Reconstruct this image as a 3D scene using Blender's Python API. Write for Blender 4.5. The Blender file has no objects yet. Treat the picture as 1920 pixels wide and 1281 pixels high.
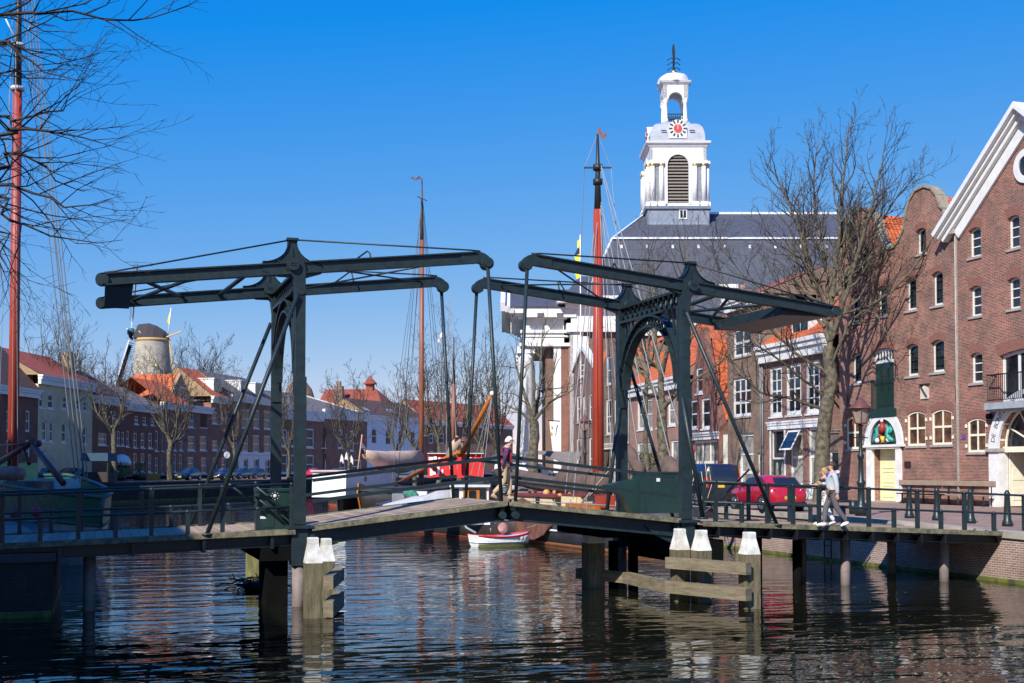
import bpy, math, random
from math import sin, cos, tan, pi, radians, sqrt, atan2, hypot
from mathutils import Vector, Matrix
from mathutils.geometry import tessellate_polygon
S = bpy.context.scene
COL = S.collection
R = radians
V = Vector
# ---------------------------------------------------------------- camera (survey of the place)
CF, CPIT, CCY, CYAW, CH = 2319.0, R(1.83), 806.5, R(18.51), 3.33
_fw = V((sin(CYAW)*cos(CPIT), cos(CYAW)*cos(CPIT), sin(CPIT)))
_rt = V((cos(CYAW), -sin(CYAW), 0))
_up = V((-sin(CYAW)*sin(CPIT), -cos(CYAW)*sin(CPIT), cos(CPIT)))
def at(x, y, X=None, Y=None, Z=None, D=None):
    d = _fw + _rt*((x-960)/CF) + _up*((CCY-y)/CF)
    t = D if D else X/d.x if X is not None else Y/d.y if Y is not None else (Z-CH)/d.z
    return V((0, 0, CH)) + d*t
def on_plane(x, y, P, n):
    d = _fw + _rt*((x-960)/CF) + _up*((CCY-y)/CF)
    o = V((0, 0, CH))
    return o + d*((P-o).dot(n)/d.dot(n))
cd = bpy.data.cameras.new('camera')
cam = bpy.data.objects.new('camera', cd); COL.objects.link(cam)
cam.location = (0, 0, CH); cam.rotation_euler = (pi/2+CPIT, 0, -CYAW)
cd.sensor_width = 36; cd.lens = 36*CF/1920; cd.shift_y = (CCY-640.5)/1920
cd.clip_end = 4000; cd.clip_start = .1
S.camera = cam
# ---------------------------------------------------------------- mesh builder
class MB:
    def __init__(s): s.v = []; s.f = []; s.sm = set(); s.mi = {}
    def add(s, vs, fs, smooth=False, mi=0):
        o = len(s.v); s.v += [tuple(p) for p in vs]
        for f in fs:
            if smooth: s.sm.add(len(s.f))
            if mi: s.mi[len(s.f)] = mi
            s.f.append(tuple(i+o for i in f))
        return s
    def box(s, x0, x1, y0, y1, z0, z1, mi=0):
        return s.add([(x0,y0,z0),(x1,y0,z0),(x1,y1,z0),(x0,y1,z0),(x0,y0,z1),(x1,y0,z1),(x1,y1,z1),(x0,y1,z1)],
                     [(0,3,2,1),(4,5,6,7),(0,1,5,4),(1,2,6,5),(2,3,7,6),(3,0,4,7)], mi=mi)
    def bar(s, p, q, w, h, up=(0,0,1), mi=0):
        p = V(p); q = V(q); d = (q-p).normalized(); a = d.cross(V(up))
        if a.length < 1e-4: a = d.cross(V((0,1,0)))
        a.normalize(); b = a.cross(d)
        a = a*(w/2); b = b*(h/2)
        vs = [c+e for c in (p, q) for e in (-a-b, a-b, a+b, -a+b)]
        return s.add(vs, [(0,3,2,1),(4,5,6,7),(0,1,5,4),(1,2,6,5),(2,3,7,6),(3,0,4,7)], mi=mi)
    def tube(s, pts, r, n=8, cap=True, smooth=True, mi=0):
        pts = [V(p) for p in pts]; k = len(pts)
        rs = list(r) if hasattr(r, '__len__') else [r]*k
        vs = []; a = None
        for i, p in enumerate(pts):
            d = (pts[min(i+1, k-1)]-pts[max(i-1, 0)])
            d = d.normalized() if d.length > 1e-9 else V((0,0,1))
            if a is None:
                a = d.cross(V((0,0,1)) if abs(d.z) < .9 else V((0,1,0))).normalized()
            else:
                a = a-d*a.dot(d); a = a.normalized() if a.length > 1e-6 else d.orthogonal().normalized()
            b = d.cross(a)
            for j in range(n):
                t = 2*pi*j/n
                vs.append(p+(a*cos(t)+b*sin(t))*rs[i])
        fs = [(i*n+j, i*n+(j+1) % n, (i+1)*n+(j+1) % n, (i+1)*n+j) for i in range(k-1) for j in range(n)]
        s.add(vs, fs, smooth, mi)
        if cap:
            o = len(s.v)-len(vs)
            s.f.append(tuple(o+j for j in reversed(range(n)))); s.f.append(tuple(o+(k-1)*n+j for j in range(n)))
            if mi: s.mi[len(s.f)-1] = mi; s.mi[len(s.f)-2] = mi
        return s
    def lathe(s, prof, c=(0,0,0), n=16, mi=0, smooth=True, sq=None):
        # prof: (r, z) ; sq -> square-section (4 sides, aligned)
        vs = []; off = pi/4 if n == 4 else 0
        for r, z in prof:
            for j in range(n):
                t = 2*pi*j/n+off
                vs.append((c[0]+r*cos(t), c[1]+r*sin(t), c[2]+z))
        k = len(prof)
        fs = [(i*n+j, i*n+(j+1) % n, (i+1)*n+(j+1) % n, (i+1)*n+j) for i in range(k-1) for j in range(n)]
        fs += [tuple(reversed(range(n))), tuple((k-1)*n+j for j in range(n))]
        return s.add(vs, fs, smooth and n > 4, mi)
    def prism(s, poly, fn0, fn1, holes=(), mi=0, sides=True):
        # poly 2D loops, fn0/fn1 map (a,b)->3D for front and back
        loops = [list(poly)]+[list(h) for h in holes]
        flat = [p for l in loops for p in l]
        tris = tessellate_polygon([[V((p[0], p[1], 0)) for p in l] for l in loops])
        n = len(flat)
        vs = [fn0(*p) for p in flat]+[fn1(*p) for p in flat]
        fs = [tuple(t) for t in tris]+[tuple(i+n for i in reversed(t)) for t in tris]
        if sides:
            o = 0
            for l in loops:
                k = len(l)
                fs += [(o+i, o+(i+1) % k, n+o+(i+1) % k, n+o+i) for i in range(k)]
                o += k
        return s.add(vs, fs, mi=mi)
    def ball(s, c, r, n=10, m=6, sc=(1,1,1), mi=0):
        prof = [(max(1e-4, r*sin(pi*i/m)), -r*cos(pi*i/m)) for i in range(m+1)]
        o = len(s.v); s.lathe(prof, (0,0,0), n, mi)
        for i in range(o, len(s.v)):
            x, y, z = s.v[i]; s.v[i] = (c[0]+x*sc[0], c[1]+y*sc[1], c[2]+z*sc[2])
        return s
    def loft(s, rings, closed=True, cap=True, smooth=True, mi=0):
        n = len(rings[0]); vs = [p for r in rings for p in r]
        m = n if closed else n-1
        fs = [(i*n+j, i*n+(j+1) % n, (i+1)*n+(j+1) % n, (i+1)*n+j) for i in range(len(rings)-1) for j in range(m)]
        if cap: fs += [tuple(reversed(range(n))), tuple((len(rings)-1)*n+j for j in range(n))]
        return s.add(vs, fs, smooth, mi)
SPLIT = {'door_jamb','brace','tail_lamp','headlight','wing_mirror','door_handle','fender','bench_leg','roof_hook','side_window','lantern_column','shutter_hinge','spar','bow_spar','guard_rail','sail_lattice_','fender_ball','panel_white','impost','gable_end','kerb_strip','plate_text_'}
def _islands(m):
    par = list(range(len(m.v)))
    def f(i):
        while par[i] != i: par[i] = par[par[i]]; i = par[i]
        return i
    for q in m.f:
        a = f(q[0])
        for i in q[1:]: par[f(i)] = a
    g = {}
    for k, q in enumerate(m.f): g.setdefault(f(q[0]), []).append(k)
    out = []
    for fs in g.values():
        n = MB(); ix = {}
        for k in fs:
            for i in m.f[k]:
                if i not in ix: ix[i] = len(n.v); n.v.append(m.v[i])
            if k in m.sm: n.sm.add(len(n.f))
            n.f.append(tuple(ix[i] for i in m.f[k]))
        out.append(n)
    return out
def ob(name, m, mat, parent=None, fix=True):
    if name in SPLIT and parent:
        r = None
        for n in _islands(m): o = _ob(name, n, mat, parent, fix); r = r or o
        return r
    return _ob(name, m, mat, parent, fix)
def _ob(name, m, mat, parent=None, fix=True):
    me = bpy.data.meshes.new(name)
    me.from_pydata(m.v, [], m.f); me.validate()
    mats = mat if isinstance(mat, (list, tuple)) else [mat]
    for x in mats: me.materials.append(x)
    if len(me.polygons) == len(m.f):
        for i in m.sm: me.polygons[i].use_smooth = True
        for i, k in m.mi.items(): me.polygons[i].material_index = k
    if fix:
        import bmesh
        b = bmesh.new(); b.from_mesh(me); bmesh.ops.recalc_face_normals(b, faces=b.faces); b.to_mesh(me); b.free()
    o = bpy.data.objects.new(name, me); COL.objects.link(o)
    if parent: o.parent = parent
    return o
def tag(o, label=None, cat=None, group=None, kind=None):
    if label: o['label'] = label
    if cat: o['category'] = cat
    if group: o['group'] = group
    if kind: o['kind'] = kind
    return o
def thing(name, label, cat, loc=(0,0,0), rz=0, group=None):
    o = bpy.data.objects.new(name, None); COL.objects.link(o)
    o.location = loc; o.rotation_euler = (0, 0, rz); o.empty_display_size = .3
    return tag(o, label, cat, group)
def dup(root, loc=None, rz=None, label=None, scale=None):
    def cp(o, par):
        c = o.copy(); COL.objects.link(c)
        if par: c.parent = par
        for ch in list(o.children): cp(ch, c)
        return c
    r = cp(root, None)
    if loc is not None: r.location = loc
    if rz is not None: r.rotation_euler = (0, 0, rz)
    if scale is not None: r.scale = scale if hasattr(scale, '__len__') else (scale,)*3
    if label: r['label'] = label
    return r
# ---------------------------------------------------------------- materials
MATS = {}
def _nt(name):
    m = bpy.data.materials.new(name); m.use_nodes = True
    t = m.node_tree; b = t.nodes['Principled BSDF']
    return m, t, b
def mat(name, c, rough=.6, metal=0, var=.15, scale=3.0, bump=0, c2=None, spec=.5, bscale=None, coat=0, alpha=None, stretch=None):
    if name in MATS: return MATS[name]
    m, t, b = _nt(name); N = t.nodes; L = t.links
    b.inputs['Roughness'].default_value = rough; b.inputs['Metallic'].default_value = metal
    b.inputs['Specular IOR Level'].default_value = spec
    if coat: b.inputs['Coat Weight'].default_value = coat; b.inputs['Coat Roughness'].default_value = .05
    tc = N.new('ShaderNodeTexCoord'); src = tc.outputs['Object']
    if stretch:
        mp = N.new('ShaderNodeMapping'); mp.inputs['Scale'].default_value = stretch
        L.new(src, mp.inputs['Vector']); src = mp.outputs['Vector']
    nz = N.new('ShaderNodeTexNoise'); nz.inputs['Scale'].default_value = scale; nz.inputs['Detail'].default_value = 6
    nz.inputs['Roughness'].default_value = .65
    L.new(src, nz.inputs['Vector'])
    rp = N.new('ShaderNodeValToRGB')
    d = c2 if c2 else tuple(max(0, x*(1-var)) for x in c); e = c if c2 else tuple(min(1, x*(1+var)) for x in c)
    rp.color_ramp.elements[0].position = .36; rp.color_ramp.elements[1].position = .64
    rp.color_ramp.elements[0].color = (*d, 1); rp.color_ramp.elements[1].color = (*e, 1)
    L.new(nz.outputs['Fac'], rp.inputs['Fac']); L.new(rp.outputs['Color'], b.inputs['Base Color'])
    if bump:
        n2 = N.new('ShaderNodeTexNoise'); n2.inputs['Scale'].default_value = bscale or scale*6; n2.inputs['Detail'].default_value = 5
        L.new(src, n2.inputs['Vector'])
        bp = N.new('ShaderNodeBump'); bp.inputs['Strength'].default_value = bump; bp.inputs['Distance'].default_value = .03
        L.new(n2.outputs['Fac'], bp.inputs['Height']); L.new(bp.outputs['Normal'], b.inputs['Normal'])
    MATS[name] = m
    return m
def brick(name, c1, c2, mort, bw=.22, rh=.068, ms=.010, patch=None, big=.35, flat=False, pscale=.7):
    """masonry on local x/y (along) and z (up)"""
    m, t, b = _nt(name); N = t.nodes; L = t.links
    b.inputs['Roughness'].default_value = .85; b.inputs['Specular IOR Level'].default_value = .25
    tc = N.new('ShaderNodeTexCoord'); sp = N.new('ShaderNodeSeparateXYZ'); L.new(tc.outputs['Object'], sp.inputs[0])
    ad = N.new('ShaderNodeMath'); ad.operation = 'ADD'; L.new(sp.outputs[0], ad.inputs[0]); L.new(sp.outputs[1], ad.inputs[1])
    cb = N.new('ShaderNodeCombineXYZ'); L.new(ad.outputs[0], cb.inputs[0]); L.new(sp.outputs[1 if flat else 2], cb.inputs[1])
    if flat: L.new(sp.outputs[0], cb.inputs[0])
    br = N.new('ShaderNodeTexBrick'); L.new(cb.outputs[0], br.inputs['Vector'])
    br.inputs['Scale'].default_value = 1; br.inputs['Brick Width'].default_value = bw; br.inputs['Row Height'].default_value = rh
    br.inputs['Mortar Size'].default_value = ms; br.inputs['Mortar Smooth'].default_value = .3; br.inputs['Bias'].default_value = 0
    br.inputs['Color1'].default_value = (*c1, 1); br.inputs['Color2'].default_value = (*c2, 1); br.inputs['Mortar'].default_value = (*mort, 1)
    nz = N.new('ShaderNodeTexNoise'); nz.inputs['Scale'].default_value = pscale; nz.inputs['Detail'].default_value = 7; nz.inputs['Roughness'].default_value = .7
    L.new(cb.outputs[0], nz.inputs['Vector'])
    rp = N.new('ShaderNodeValToRGB'); rp.color_ramp.elements[0].position = .3; rp.color_ramp.elements[1].position = .7
    lo = 1-big
    pc = patch or (1, 1, 1)
    rp.color_ramp.elements[0].color = (lo, lo, lo, 1); rp.color_ramp.elements[1].color = (*[min(2, x*(1+big*.6)) for x in pc], 1)
    L.new(nz.outputs['Fac'], rp.inputs['Fac'])
    mx = N.new('ShaderNodeMix'); mx.data_type = 'RGBA'; mx.blend_type = 'MULTIPLY'; mx.inputs['Factor'].default_value = 1
    L.new(br.outputs['Color'], mx.inputs[6]); L.new(rp.outputs['Color'], mx.inputs[7])
    # random single dark and bright bricks
    n3 = N.new('ShaderNodeTexWhiteNoise')
    L.new(mx.outputs[2], b.inputs['Base Color'])
    bp = N.new('ShaderNodeBump'); bp.inputs['Strength'].default_value = .5; bp.inputs['Distance'].default_value = .02
    iv = N.new('ShaderNodeMath'); iv.operation = 'SUBTRACT'; iv.inputs[0].default_value = 1; L.new(br.outputs['Fac'], iv.inputs[1])
    L.new(iv.outputs[0], bp.inputs['Height']); L.new(bp.outputs['Normal'], b.inputs['Normal'])
    N.remove(n3)
    MATS[name] = m
    return m
def tiles(name, c1, c2, w=.24, h=.3, ax=(0, 2), bump=.9, lap_dark=.4):
    """roof tiles: courses along ax[1], rolls along ax[0]"""
    m, t, b = _nt(name); N = t.nodes; L = t.links
    b.inputs['Roughness'].default_value = .75; b.inputs['Specular IOR Level'].default_value = .3
    tc = N.new('ShaderNodeTexCoord'); sp = N.new('ShaderNodeSeparateXYZ'); L.new(tc.outputs['Object'], sp.inputs[0])
    def wave(out, per, saw):
        a = N.new('ShaderNodeMath'); a.operation = 'DIVIDE'; L.new(out, a.inputs[0]); a.inputs[1].default_value = per
        f = N.new('ShaderNodeMath')
        if saw: f.operation = 'FRACT'; L.new(a.outputs[0], f.inputs[0])
        else:
            k = N.new('ShaderNodeMath'); k.operation = 'MULTIPLY'; k.inputs[1].default_value = 2*pi; L.new(a.outputs[0], k.inputs[0])
            f.operation = 'SINE'; L.new(k.outputs[0], f.inputs[0])
        return f.outputs[0]
    w1 = wave(sp.outputs[ax[0]], w, False); w2 = wave(sp.outputs[ax[1]], h, True)
    s = N.new('ShaderNodeMath'); s.operation = 'MULTIPLY_ADD'; s.inputs[1].default_value = .35; L.new(w1, s.inputs[0]); 
    i = N.new('ShaderNodeMath'); i.operation = 'SUBTRACT'; i.inputs[0].default_value = 1; L.new(w2, i.inputs[1]); L.new(i.outputs[0], s.inputs[2])
    bp = N.new('ShaderNodeBump'); bp.inputs['Strength'].default_value = bump; bp.inputs['Distance'].default_value = .06
    L.new(s.outputs[0], bp.inputs['Height']); L.new(bp.outputs['Normal'], b.inputs['Normal'])
    nz = N.new('ShaderNodeTexNoise'); nz.inputs['Scale'].default_value = 1.7; nz.inputs['Detail'].default_value = 8; nz.inputs['Roughness'].default_value = .75
    L.new(tc.outputs['Object'], nz.inputs['Vector'])
    rp = N.new('ShaderNodeValToRGB'); rp.color_ramp.elements[0].position = .35; rp.color_ramp.elements[1].position = .62
    rp.color_ramp.elements[0].color = (*c2, 1); rp.color_ramp.elements[1].color = (*c1, 1)
    L.new(nz.outputs['Fac'], rp.inputs['Fac'])
    mx = N.new('ShaderNodeMix'); mx.data_type = 'RGBA'; mx.blend_type = 'MULTIPLY'
    gt = N.new('ShaderNodeMath'); gt.operation = 'GREATER_THAN'; gt.inputs[1].default_value = .86; L.new(w2, gt.inputs[0])
    mm = N.new('ShaderNodeMath'); mm.operation = 'MULTIPLY'; mm.inputs[1].default_value = lap_dark; L.new(gt.outputs[0], mm.inputs[0]); L.new(mm.outputs[0], mx.inputs['Factor'])  # darker band along the top of each course
    L.new(rp.outputs['Color'], mx.inputs[6]); mx.inputs[7].default_value = (.35, .3, .3, 1)
    L.new(mx.outputs[2], b.inputs['Base Color'])
    MATS[name] = m
    return m
def planks(name, c1, c2, per=.2, ax=0, gap=.06):
    m, t, b = _nt(name); N = t.nodes; L = t.links
    b.inputs['Roughness'].default_value = .85; b.inputs['Specular IOR Level'].default_value = .2
    tc = N.new('ShaderNodeTexCoord'); sp = N.new('ShaderNodeSeparateXYZ'); L.new(tc.outputs['Object'], sp.inputs[0])
    a = N.new('ShaderNodeMath'); a.operation = 'DIVIDE'; a.inputs[1].default_value = per
    of = N.new('ShaderNodeMath'); of.operation = 'ADD'; of.inputs[1].default_value = per*.37; L.new(sp.outputs[ax], of.inputs[0]); L.new(of.outputs[0], a.inputs[0])
    f = N.new('ShaderNodeMath'); f.operation = 'FRACT'; L.new(a.outputs[0], f.inputs[0])
    fl = N.new('ShaderNodeMath'); fl.operation = 'FLOOR'; L.new(a.outputs[0], fl.inputs[0])
    wn = N.new('ShaderNodeTexWhiteNoise'); wn.noise_dimensions = '1D'; L.new(fl.outputs[0], wn.inputs['W'])
    nz = N.new('ShaderNodeTexNoise'); nz.inputs['Scale'].default_value = 4; nz.inputs['Detail'].default_value = 6; L.new(tc.outputs['Object'], nz.inputs['Vector'])
    ad = N.new('ShaderNodeMath'); ad.operation = 'MULTIPLY_ADD'; ad.inputs[1].default_value = .4; L.new(wn.outputs['Value'], ad.inputs[0]); L.new(nz.outputs['Fac'], ad.inputs[2])
    rp = N.new('ShaderNodeValToRGB'); rp.color_ramp.elements[0].position = .4; rp.color_ramp.elements[1].position = .95
    rp.color_ramp.elements[0].color = (*c2, 1); rp.color_ramp.elements[1].color = (*c1, 1); L.new(ad.outputs[0], rp.inputs['Fac'])
    lt = N.new('ShaderNodeMath'); lt.operation = 'LESS_THAN'; lt.inputs[1].default_value = gap; L.new(f.outputs[0], lt.inputs[0])
    mx = N.new('ShaderNodeMix'); mx.data_type = 'RGBA'; L.new(lt.outputs[0], mx.inputs['Factor'])
    L.new(rp.outputs['Color'], mx.inputs[6]); mx.inputs[7].default_value = (.02, .018, .015, 1)
    L.new(mx.outputs[2], b.inputs['Base Color'])
    MATS[name] = m
    return m
WHITE = mat('white_paint', (.70, .70, .69), .45, var=.06)
CREAM = mat('cream_paint', (.78, .74, .58), .45, var=.06)
STONE = mat('grey_stone', (.33, .30, .27), .8, var=.2, scale=5)
DSTEEL = mat('dark_green_steel', (.018, .033, .036), .42, scale=5, spec=.4, c2=(.011, .019, .021), bump=.12, bscale=40)
PIERB = mat('shade_black_pier', (.004, .004, .004), .9, var=.3, spec=.1)  # shade below the deck put into the colour as near-black
BSTEEL = mat('black_steel', (.006, .007, .008), .45, var=.3, scale=2)
GLASS = mat('window_glass', (.018, .022, .026), .04, var=.6, scale=.9, spec=.7)
GLASSL = mat('shaded_glass', (.05,.055,.06), .12, var=.7, scale=.5, spec=.12)
GLASSC = mat('curtained_glass', (.30, .29, .26), .08, var=.5, scale=1.6, spec=.7)
DGREEN = mat('dark_green_paint', (.012, .035, .03), .4, var=.15)
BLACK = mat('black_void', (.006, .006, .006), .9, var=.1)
# ---------------------------------------------------------------- world, sun
LD = V((.72, .69, 0)).normalized()
SUN_EL = R(38)
# raw sky value v*.1 -> gain*(v*.1-offset)**exponent, for r, g, b
SKYG = [(1.0, 1.8, .080), (.69, .90, 0), (.02, .85, 0)]
w = bpy.data.worlds.new('World'); S.world = w; w.use_nodes = True
t = w.node_tree; bg = t.nodes['Background']
sk = t.nodes.new('ShaderNodeTexSky'); sk.sky_type = 'NISHITA'; sk.sun_disc = False
sk.sun_elevation = SUN_EL
# sun stands opposite to the light's travel direction
sk.sun_rotation = atan2(-LD.x, -LD.y)
sk.air_density = .7; sk.dust_density = 0; sk.ozone_density = 6.0; sk.altitude = 0
# deepen the blue channel by channel (the photograph was taken through a polariser)
sc_ = t.nodes.new('ShaderNodeSeparateColor'); cc_ = t.nodes.new('ShaderNodeCombineColor'); t.links.new(sk.outputs[0], sc_.inputs[0])
for i, (g_, k_, o_) in enumerate(SKYG):
    mu = t.nodes.new('ShaderNodeMath'); mu.operation = 'MULTIPLY_ADD'; mu.inputs[1].default_value = .1; mu.inputs[2].default_value = -o_; t.links.new(sc_.outputs[i], mu.inputs[0])
    mx_ = t.nodes.new('ShaderNodeMath'); mx_.operation = 'MAXIMUM'; mx_.inputs[1].default_value = .004; t.links.new(mu.outputs[0], mx_.inputs[0])
    pw = t.nodes.new('ShaderNodeMath'); pw.operation = 'POWER'; pw.inputs[1].default_value = g_; t.links.new(mx_.outputs[0], pw.inputs[0])
    ml = t.nodes.new('ShaderNodeMath'); ml.operation = 'MULTIPLY'; ml.inputs[1].default_value = k_*10; t.links.new(pw.outputs[0], ml.inputs[0]); t.links.new(ml.outputs[0], cc_.inputs[i])
t.links.new(cc_.outputs[0], bg.inputs[0])
bg.inputs[1].default_value = .0785
sd = bpy.data.lights.new('sun', 'SUN'); sd.energy = 5.0; sd.angle = R(.53); sd.color = (1, .95, .87)
so = bpy.data.objects.new('sun', sd); COL.objects.link(so)
dl = V((LD.x*cos(SUN_EL), LD.y*cos(SUN_EL), -sin(SUN_EL)))
so.rotation_euler = dl.to_track_quat('-Z', 'Y').to_euler()
S.view_settings.view_transform = 'Standard'; S.view_settings.look = 'None'; S.view_settings.exposure = 0.35; S.view_settings.gamma = 1
S.cycles.max_bounces = 6; S.cycles.transparent_max_bounces = 8
S.cycles.use_denoising = True
# ---------------------------------------------------------------- water
m, t, b = _nt('canal_water'); N = t.nodes; L = t.links
b.inputs['Base Color'].default_value = (.008, .009, .005, 1); b.inputs['Roughness'].default_value = .02; b.inputs['IOR'].default_value = 1.33
b.inputs['Specular IOR Level'].default_value = .6
tc = N.new('ShaderNodeTexCoord')
def wnoise(sx, sy, scale, detail):
    mp = N.new('ShaderNodeMapping'); mp.inputs['Rotation'].default_value = (0, 0, CYAW+.12); mp.inputs['Scale'].default_value = (sx, sy, 1)
    L.new(tc.outputs['Object'], mp.inputs['Vector'])
    n = N.new('ShaderNodeTexNoise'); n.inputs['Scale'].default_value = scale; n.inputs['Detail'].default_value = detail
    n.inputs['Roughness'].default_value = .5
    L.new(mp.outputs['Vector'], n.inputs['Vector']); return n.outputs['Fac']
a1 = wnoise(.42, 1.0, 3.0, 1.5); a2 = wnoise(.35, 1.0, .9, 1)
s1 = N.new('ShaderNodeMath'); s1.operation = 'MULTIPLY_ADD'; s1.inputs[1].default_value = 2.6; L.new(a2, s1.inputs[0]); L.new(a1, s1.inputs[2])
bp = N.new('ShaderNodeBump'); bp.inputs['Strength'].default_value = 1; bp.inputs['Distance'].default_value = .0165
L.new(s1.outputs[0], bp.inputs['Height']); L.new(bp.outputs['Normal'], b.inputs['Normal'])
WATER = m
mb = MB(); mb.add([(-400,-60,0),(400,-60,0),(400,900,0),(-400,900,0)], [(0,1,2,3)])
tag(ob('canal_water', mb, WATER), kind='structure')
# ---------------------------------------------------------------- drawbridge
def obw(name, m, ma, parent):
    r = parent
    while r.parent: r = r.parent
    M = Matrix.Translation(r.location) @ Matrix.Rotation(r.rotation_euler.z, 4, 'Z')
    I = M.inverted()
    m.v = [tuple(I @ V(p)) for p in m.v]
    return ob(name, m, ma, parent)
YN, YF = 30.35, 34.64
DECK = planks('deck_planks', (.44, .32, .225), (.24, .18, .13), per=.21, ax=0, gap=.05)
EDGE = mat('mossy_timber', (.22, .20, .12), .9, var=.5, scale=6, c2=(.07, .065, .045), bump=.4)
BR = thing('drawbridge', 'dark green double-leaf drawbridge crossing the canal', 'drawbridge', (9.9, 32.5, 0))
def dz(X):
    if X < 4.9: return 1.87+(X-4.9)*.034
    if X > 15.4: return 1.90-(X-15.4)*.043
    if X < 10.0: return 1.93+(X-4.9)*.112
    return 2.49-(X-10.05)*.104
def span(x0, x1, n, gd, nm):
    d = MB()
    xs = [x0+(x1-x0)*i/n for i in range(n+1)]
    for i in range(n):
        a, b = xs[i], xs[i+1]
        d.add([(a,YN-.12,dz(a)),(b,YN-.12,dz(b)),(b,YF+.12,dz(b)),(a,YF+.12,dz(a)),
               (a,YN-.12,dz(a)-.08),(b,YN-.12,dz(b)-.08),(b,YF+.12,dz(b)-.08),(a,YF+.12,dz(a)-.08)],
              [(0,1,2,3),(7,6,5,4),(0,4,5,1),(2,6,7,3)]+([(0,3,7,4)] if i == 0 else [])+([(1,5,6,2)] if i == n-1 else []))
    D = obw(nm, d, DECK, BR)
    g = MB(); es = [MB(), MB()]
    for i in range(n):
        a, b = xs[i], xs[i+1]
        for e, y in zip(es, (YN-.2, YF+.2)): e.bar((a,y,dz(a)-.03), (b,y,dz(b)-.03), .155, .13)
        for y in (YN+.05, YF-.05, (YN+YF)/2):
            g.bar((a,y,dz(a)-.1-gd/2), (b,y,dz(b)-.1-gd/2), .03, gd)
            g.bar((a,y,dz(a)-.1-gd), (b,y,dz(b)-.1-gd), .24, .025); g.bar((a,y,dz(a)-.095), (b,y,dz(b)-.095), .2, .02)
    for e in es: obw('edge_timber', e, EDGE, D)
    return D, g
dl_, g = span(-14, 4.55, 6, .27, 'approach_deck')
for i in range(14):
    X = 4.0-i*1.6
    g.box(X-.04, X+.04, YN-.22, YF+.22, dz(X)-.42, dz(X)-.12)
obw('girder', g, BSTEEL, dl_)
dr_, g = span(15.55, 25.45, 6, .24, 'approach_deck')
for px in (1340,1389,1437,1485,1534,1579,1627,1674,1718,1762):
    X = at(px, 1000, Y=YN).x
    g.bar((X, YN-.2, dz(X)-.36), (X, YN-.2, dz(X)-.1), .07, .12); g.box(X-.03, X+.03, YN-.2, YF+.2, dz(X)-.4, dz(X)-.16)
obw('girder', g, BSTEEL, dr_)
def leaf(x0, x1, sgn):
    D, g = span(x0, x1, 1, .36, 'bridge_leaf')
    for k in range(1, 8):
        X = x0+(x1-x0)*k/8
        g.box(X-.03, X+.03, YN+.07, YF-.07, dz(X)-.38, dz(X)-.12)
    obw('girder', g, DSTEEL, D)
    # rails: flat bars, upper and lower, both sides
    for y in (YN-.02, YF+.02):
        r = MB()
        for hgt in (.62, 1.13):
            r.bar((x0+.05*sgn, y, dz(x0)+hgt), (x1-.02*sgn, y, dz(x1)+hgt+.03), .05, .085)
        obw('leaf_rail', r, DSTEEL, D)
    # wearing strip
    s = MB()
    for y in (YN+.2, YF-.2): s.bar((x0, y, dz(x0)+.012), (x1, y, dz(x1)+.012), .05, .02)
    obw('kerb_strip', s, mat('pale_metal_strip', (.45,.45,.42), .5, metal=.3), D)
    # tail gusset and hinge below the portal
    q = MB()
    hx = x0
    for y in (YN+.02, YF-.02):
        pl = [(hx+sgn*.95, dz(x0)-.12), (hx-sgn*.12, dz(x0)-.12), (hx-sgn*.12, dz(x0)-.62), (hx+sgn*.2, dz(x0)-.62), (hx+sgn*.7, dz(x0)-.4)]
        q.prism(pl, lambda a, b, y=y: (a, y-.03, b), lambda a, b, y=y: (a, y+.03, b))
        q.tube([(hx+sgn*.02, y-.14, dz(x0)-.2), (hx+sgn*.02, y+.05, dz(x0)-.2)], .13, 14)
        q.tube([(hx+sgn*.02, y-.19, dz(x0)-.2), (hx+sgn*.02, y-.13, dz(x0)-.2)], .06, 8)
    obw('hinge', q, DSTEEL, D)
    return D
leafL = leaf(4.95, 9.93, 1); leafR = leaf(14.85, 10.12, -1)
# ---- approach railings
def railing(y, xa, xb, tall, short, par):
    n = 5; xs = [xa+(xb-xa)*i/n for i in range(n+1)]
    m = MB()
    for h in (.56, 1.12):
        m.tube([(x, y, dz(x)+h) for x in xs], .033, 7)
    r = obw('railing', m, DSTEEL, par)
    for X, h in [(x, 1.12) for x in tall]+[(x, .56) for x in short]:
        p = MB(); w_ = .05
        p.box(X-w_, X+w_, y-w_, y+w_, dz(X)-.1, dz(X)+h); p.lathe([(.062, 0), (.062, .05), (.04, .085)], (X, y, dz(X)+h-.04), 8)
        obw('post', p, DSTEEL, r)
X_ = lambda px, y: at(px, 960, Y=y).x
railing(YN-.05, -8, 4.45, [X_(p, YN) for p in (-136, 5, 147, 284, 417, 546)], [X_(p, YN) for p in (-66, 76, 217, 352, 483)], dl_)
railing(YF+.05, -8, 4.45, [X_(p, YF) for p in (-83, 37, 153, 266, 375, 480)], [X_(p, YF) for p in (-24, 96, 210, 321, 429)], dl_)
railing(YN-.05, 15.65, 27.6, [X_(p, YN) for p in (1340, 1437, 1485, 1534, 1627, 1718, 1806, 1918)], [X_(p, YN) for p in (1389, 1579, 1674, 1762, 1861)], dr_)
railing(YF+.05, 15.65, 23.2, [X_(p, YF) for p in (1322, 1405, 1482, 1560)], [X_(p, YF) for p in (1363, 1444, 1521)], dr_)
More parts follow.
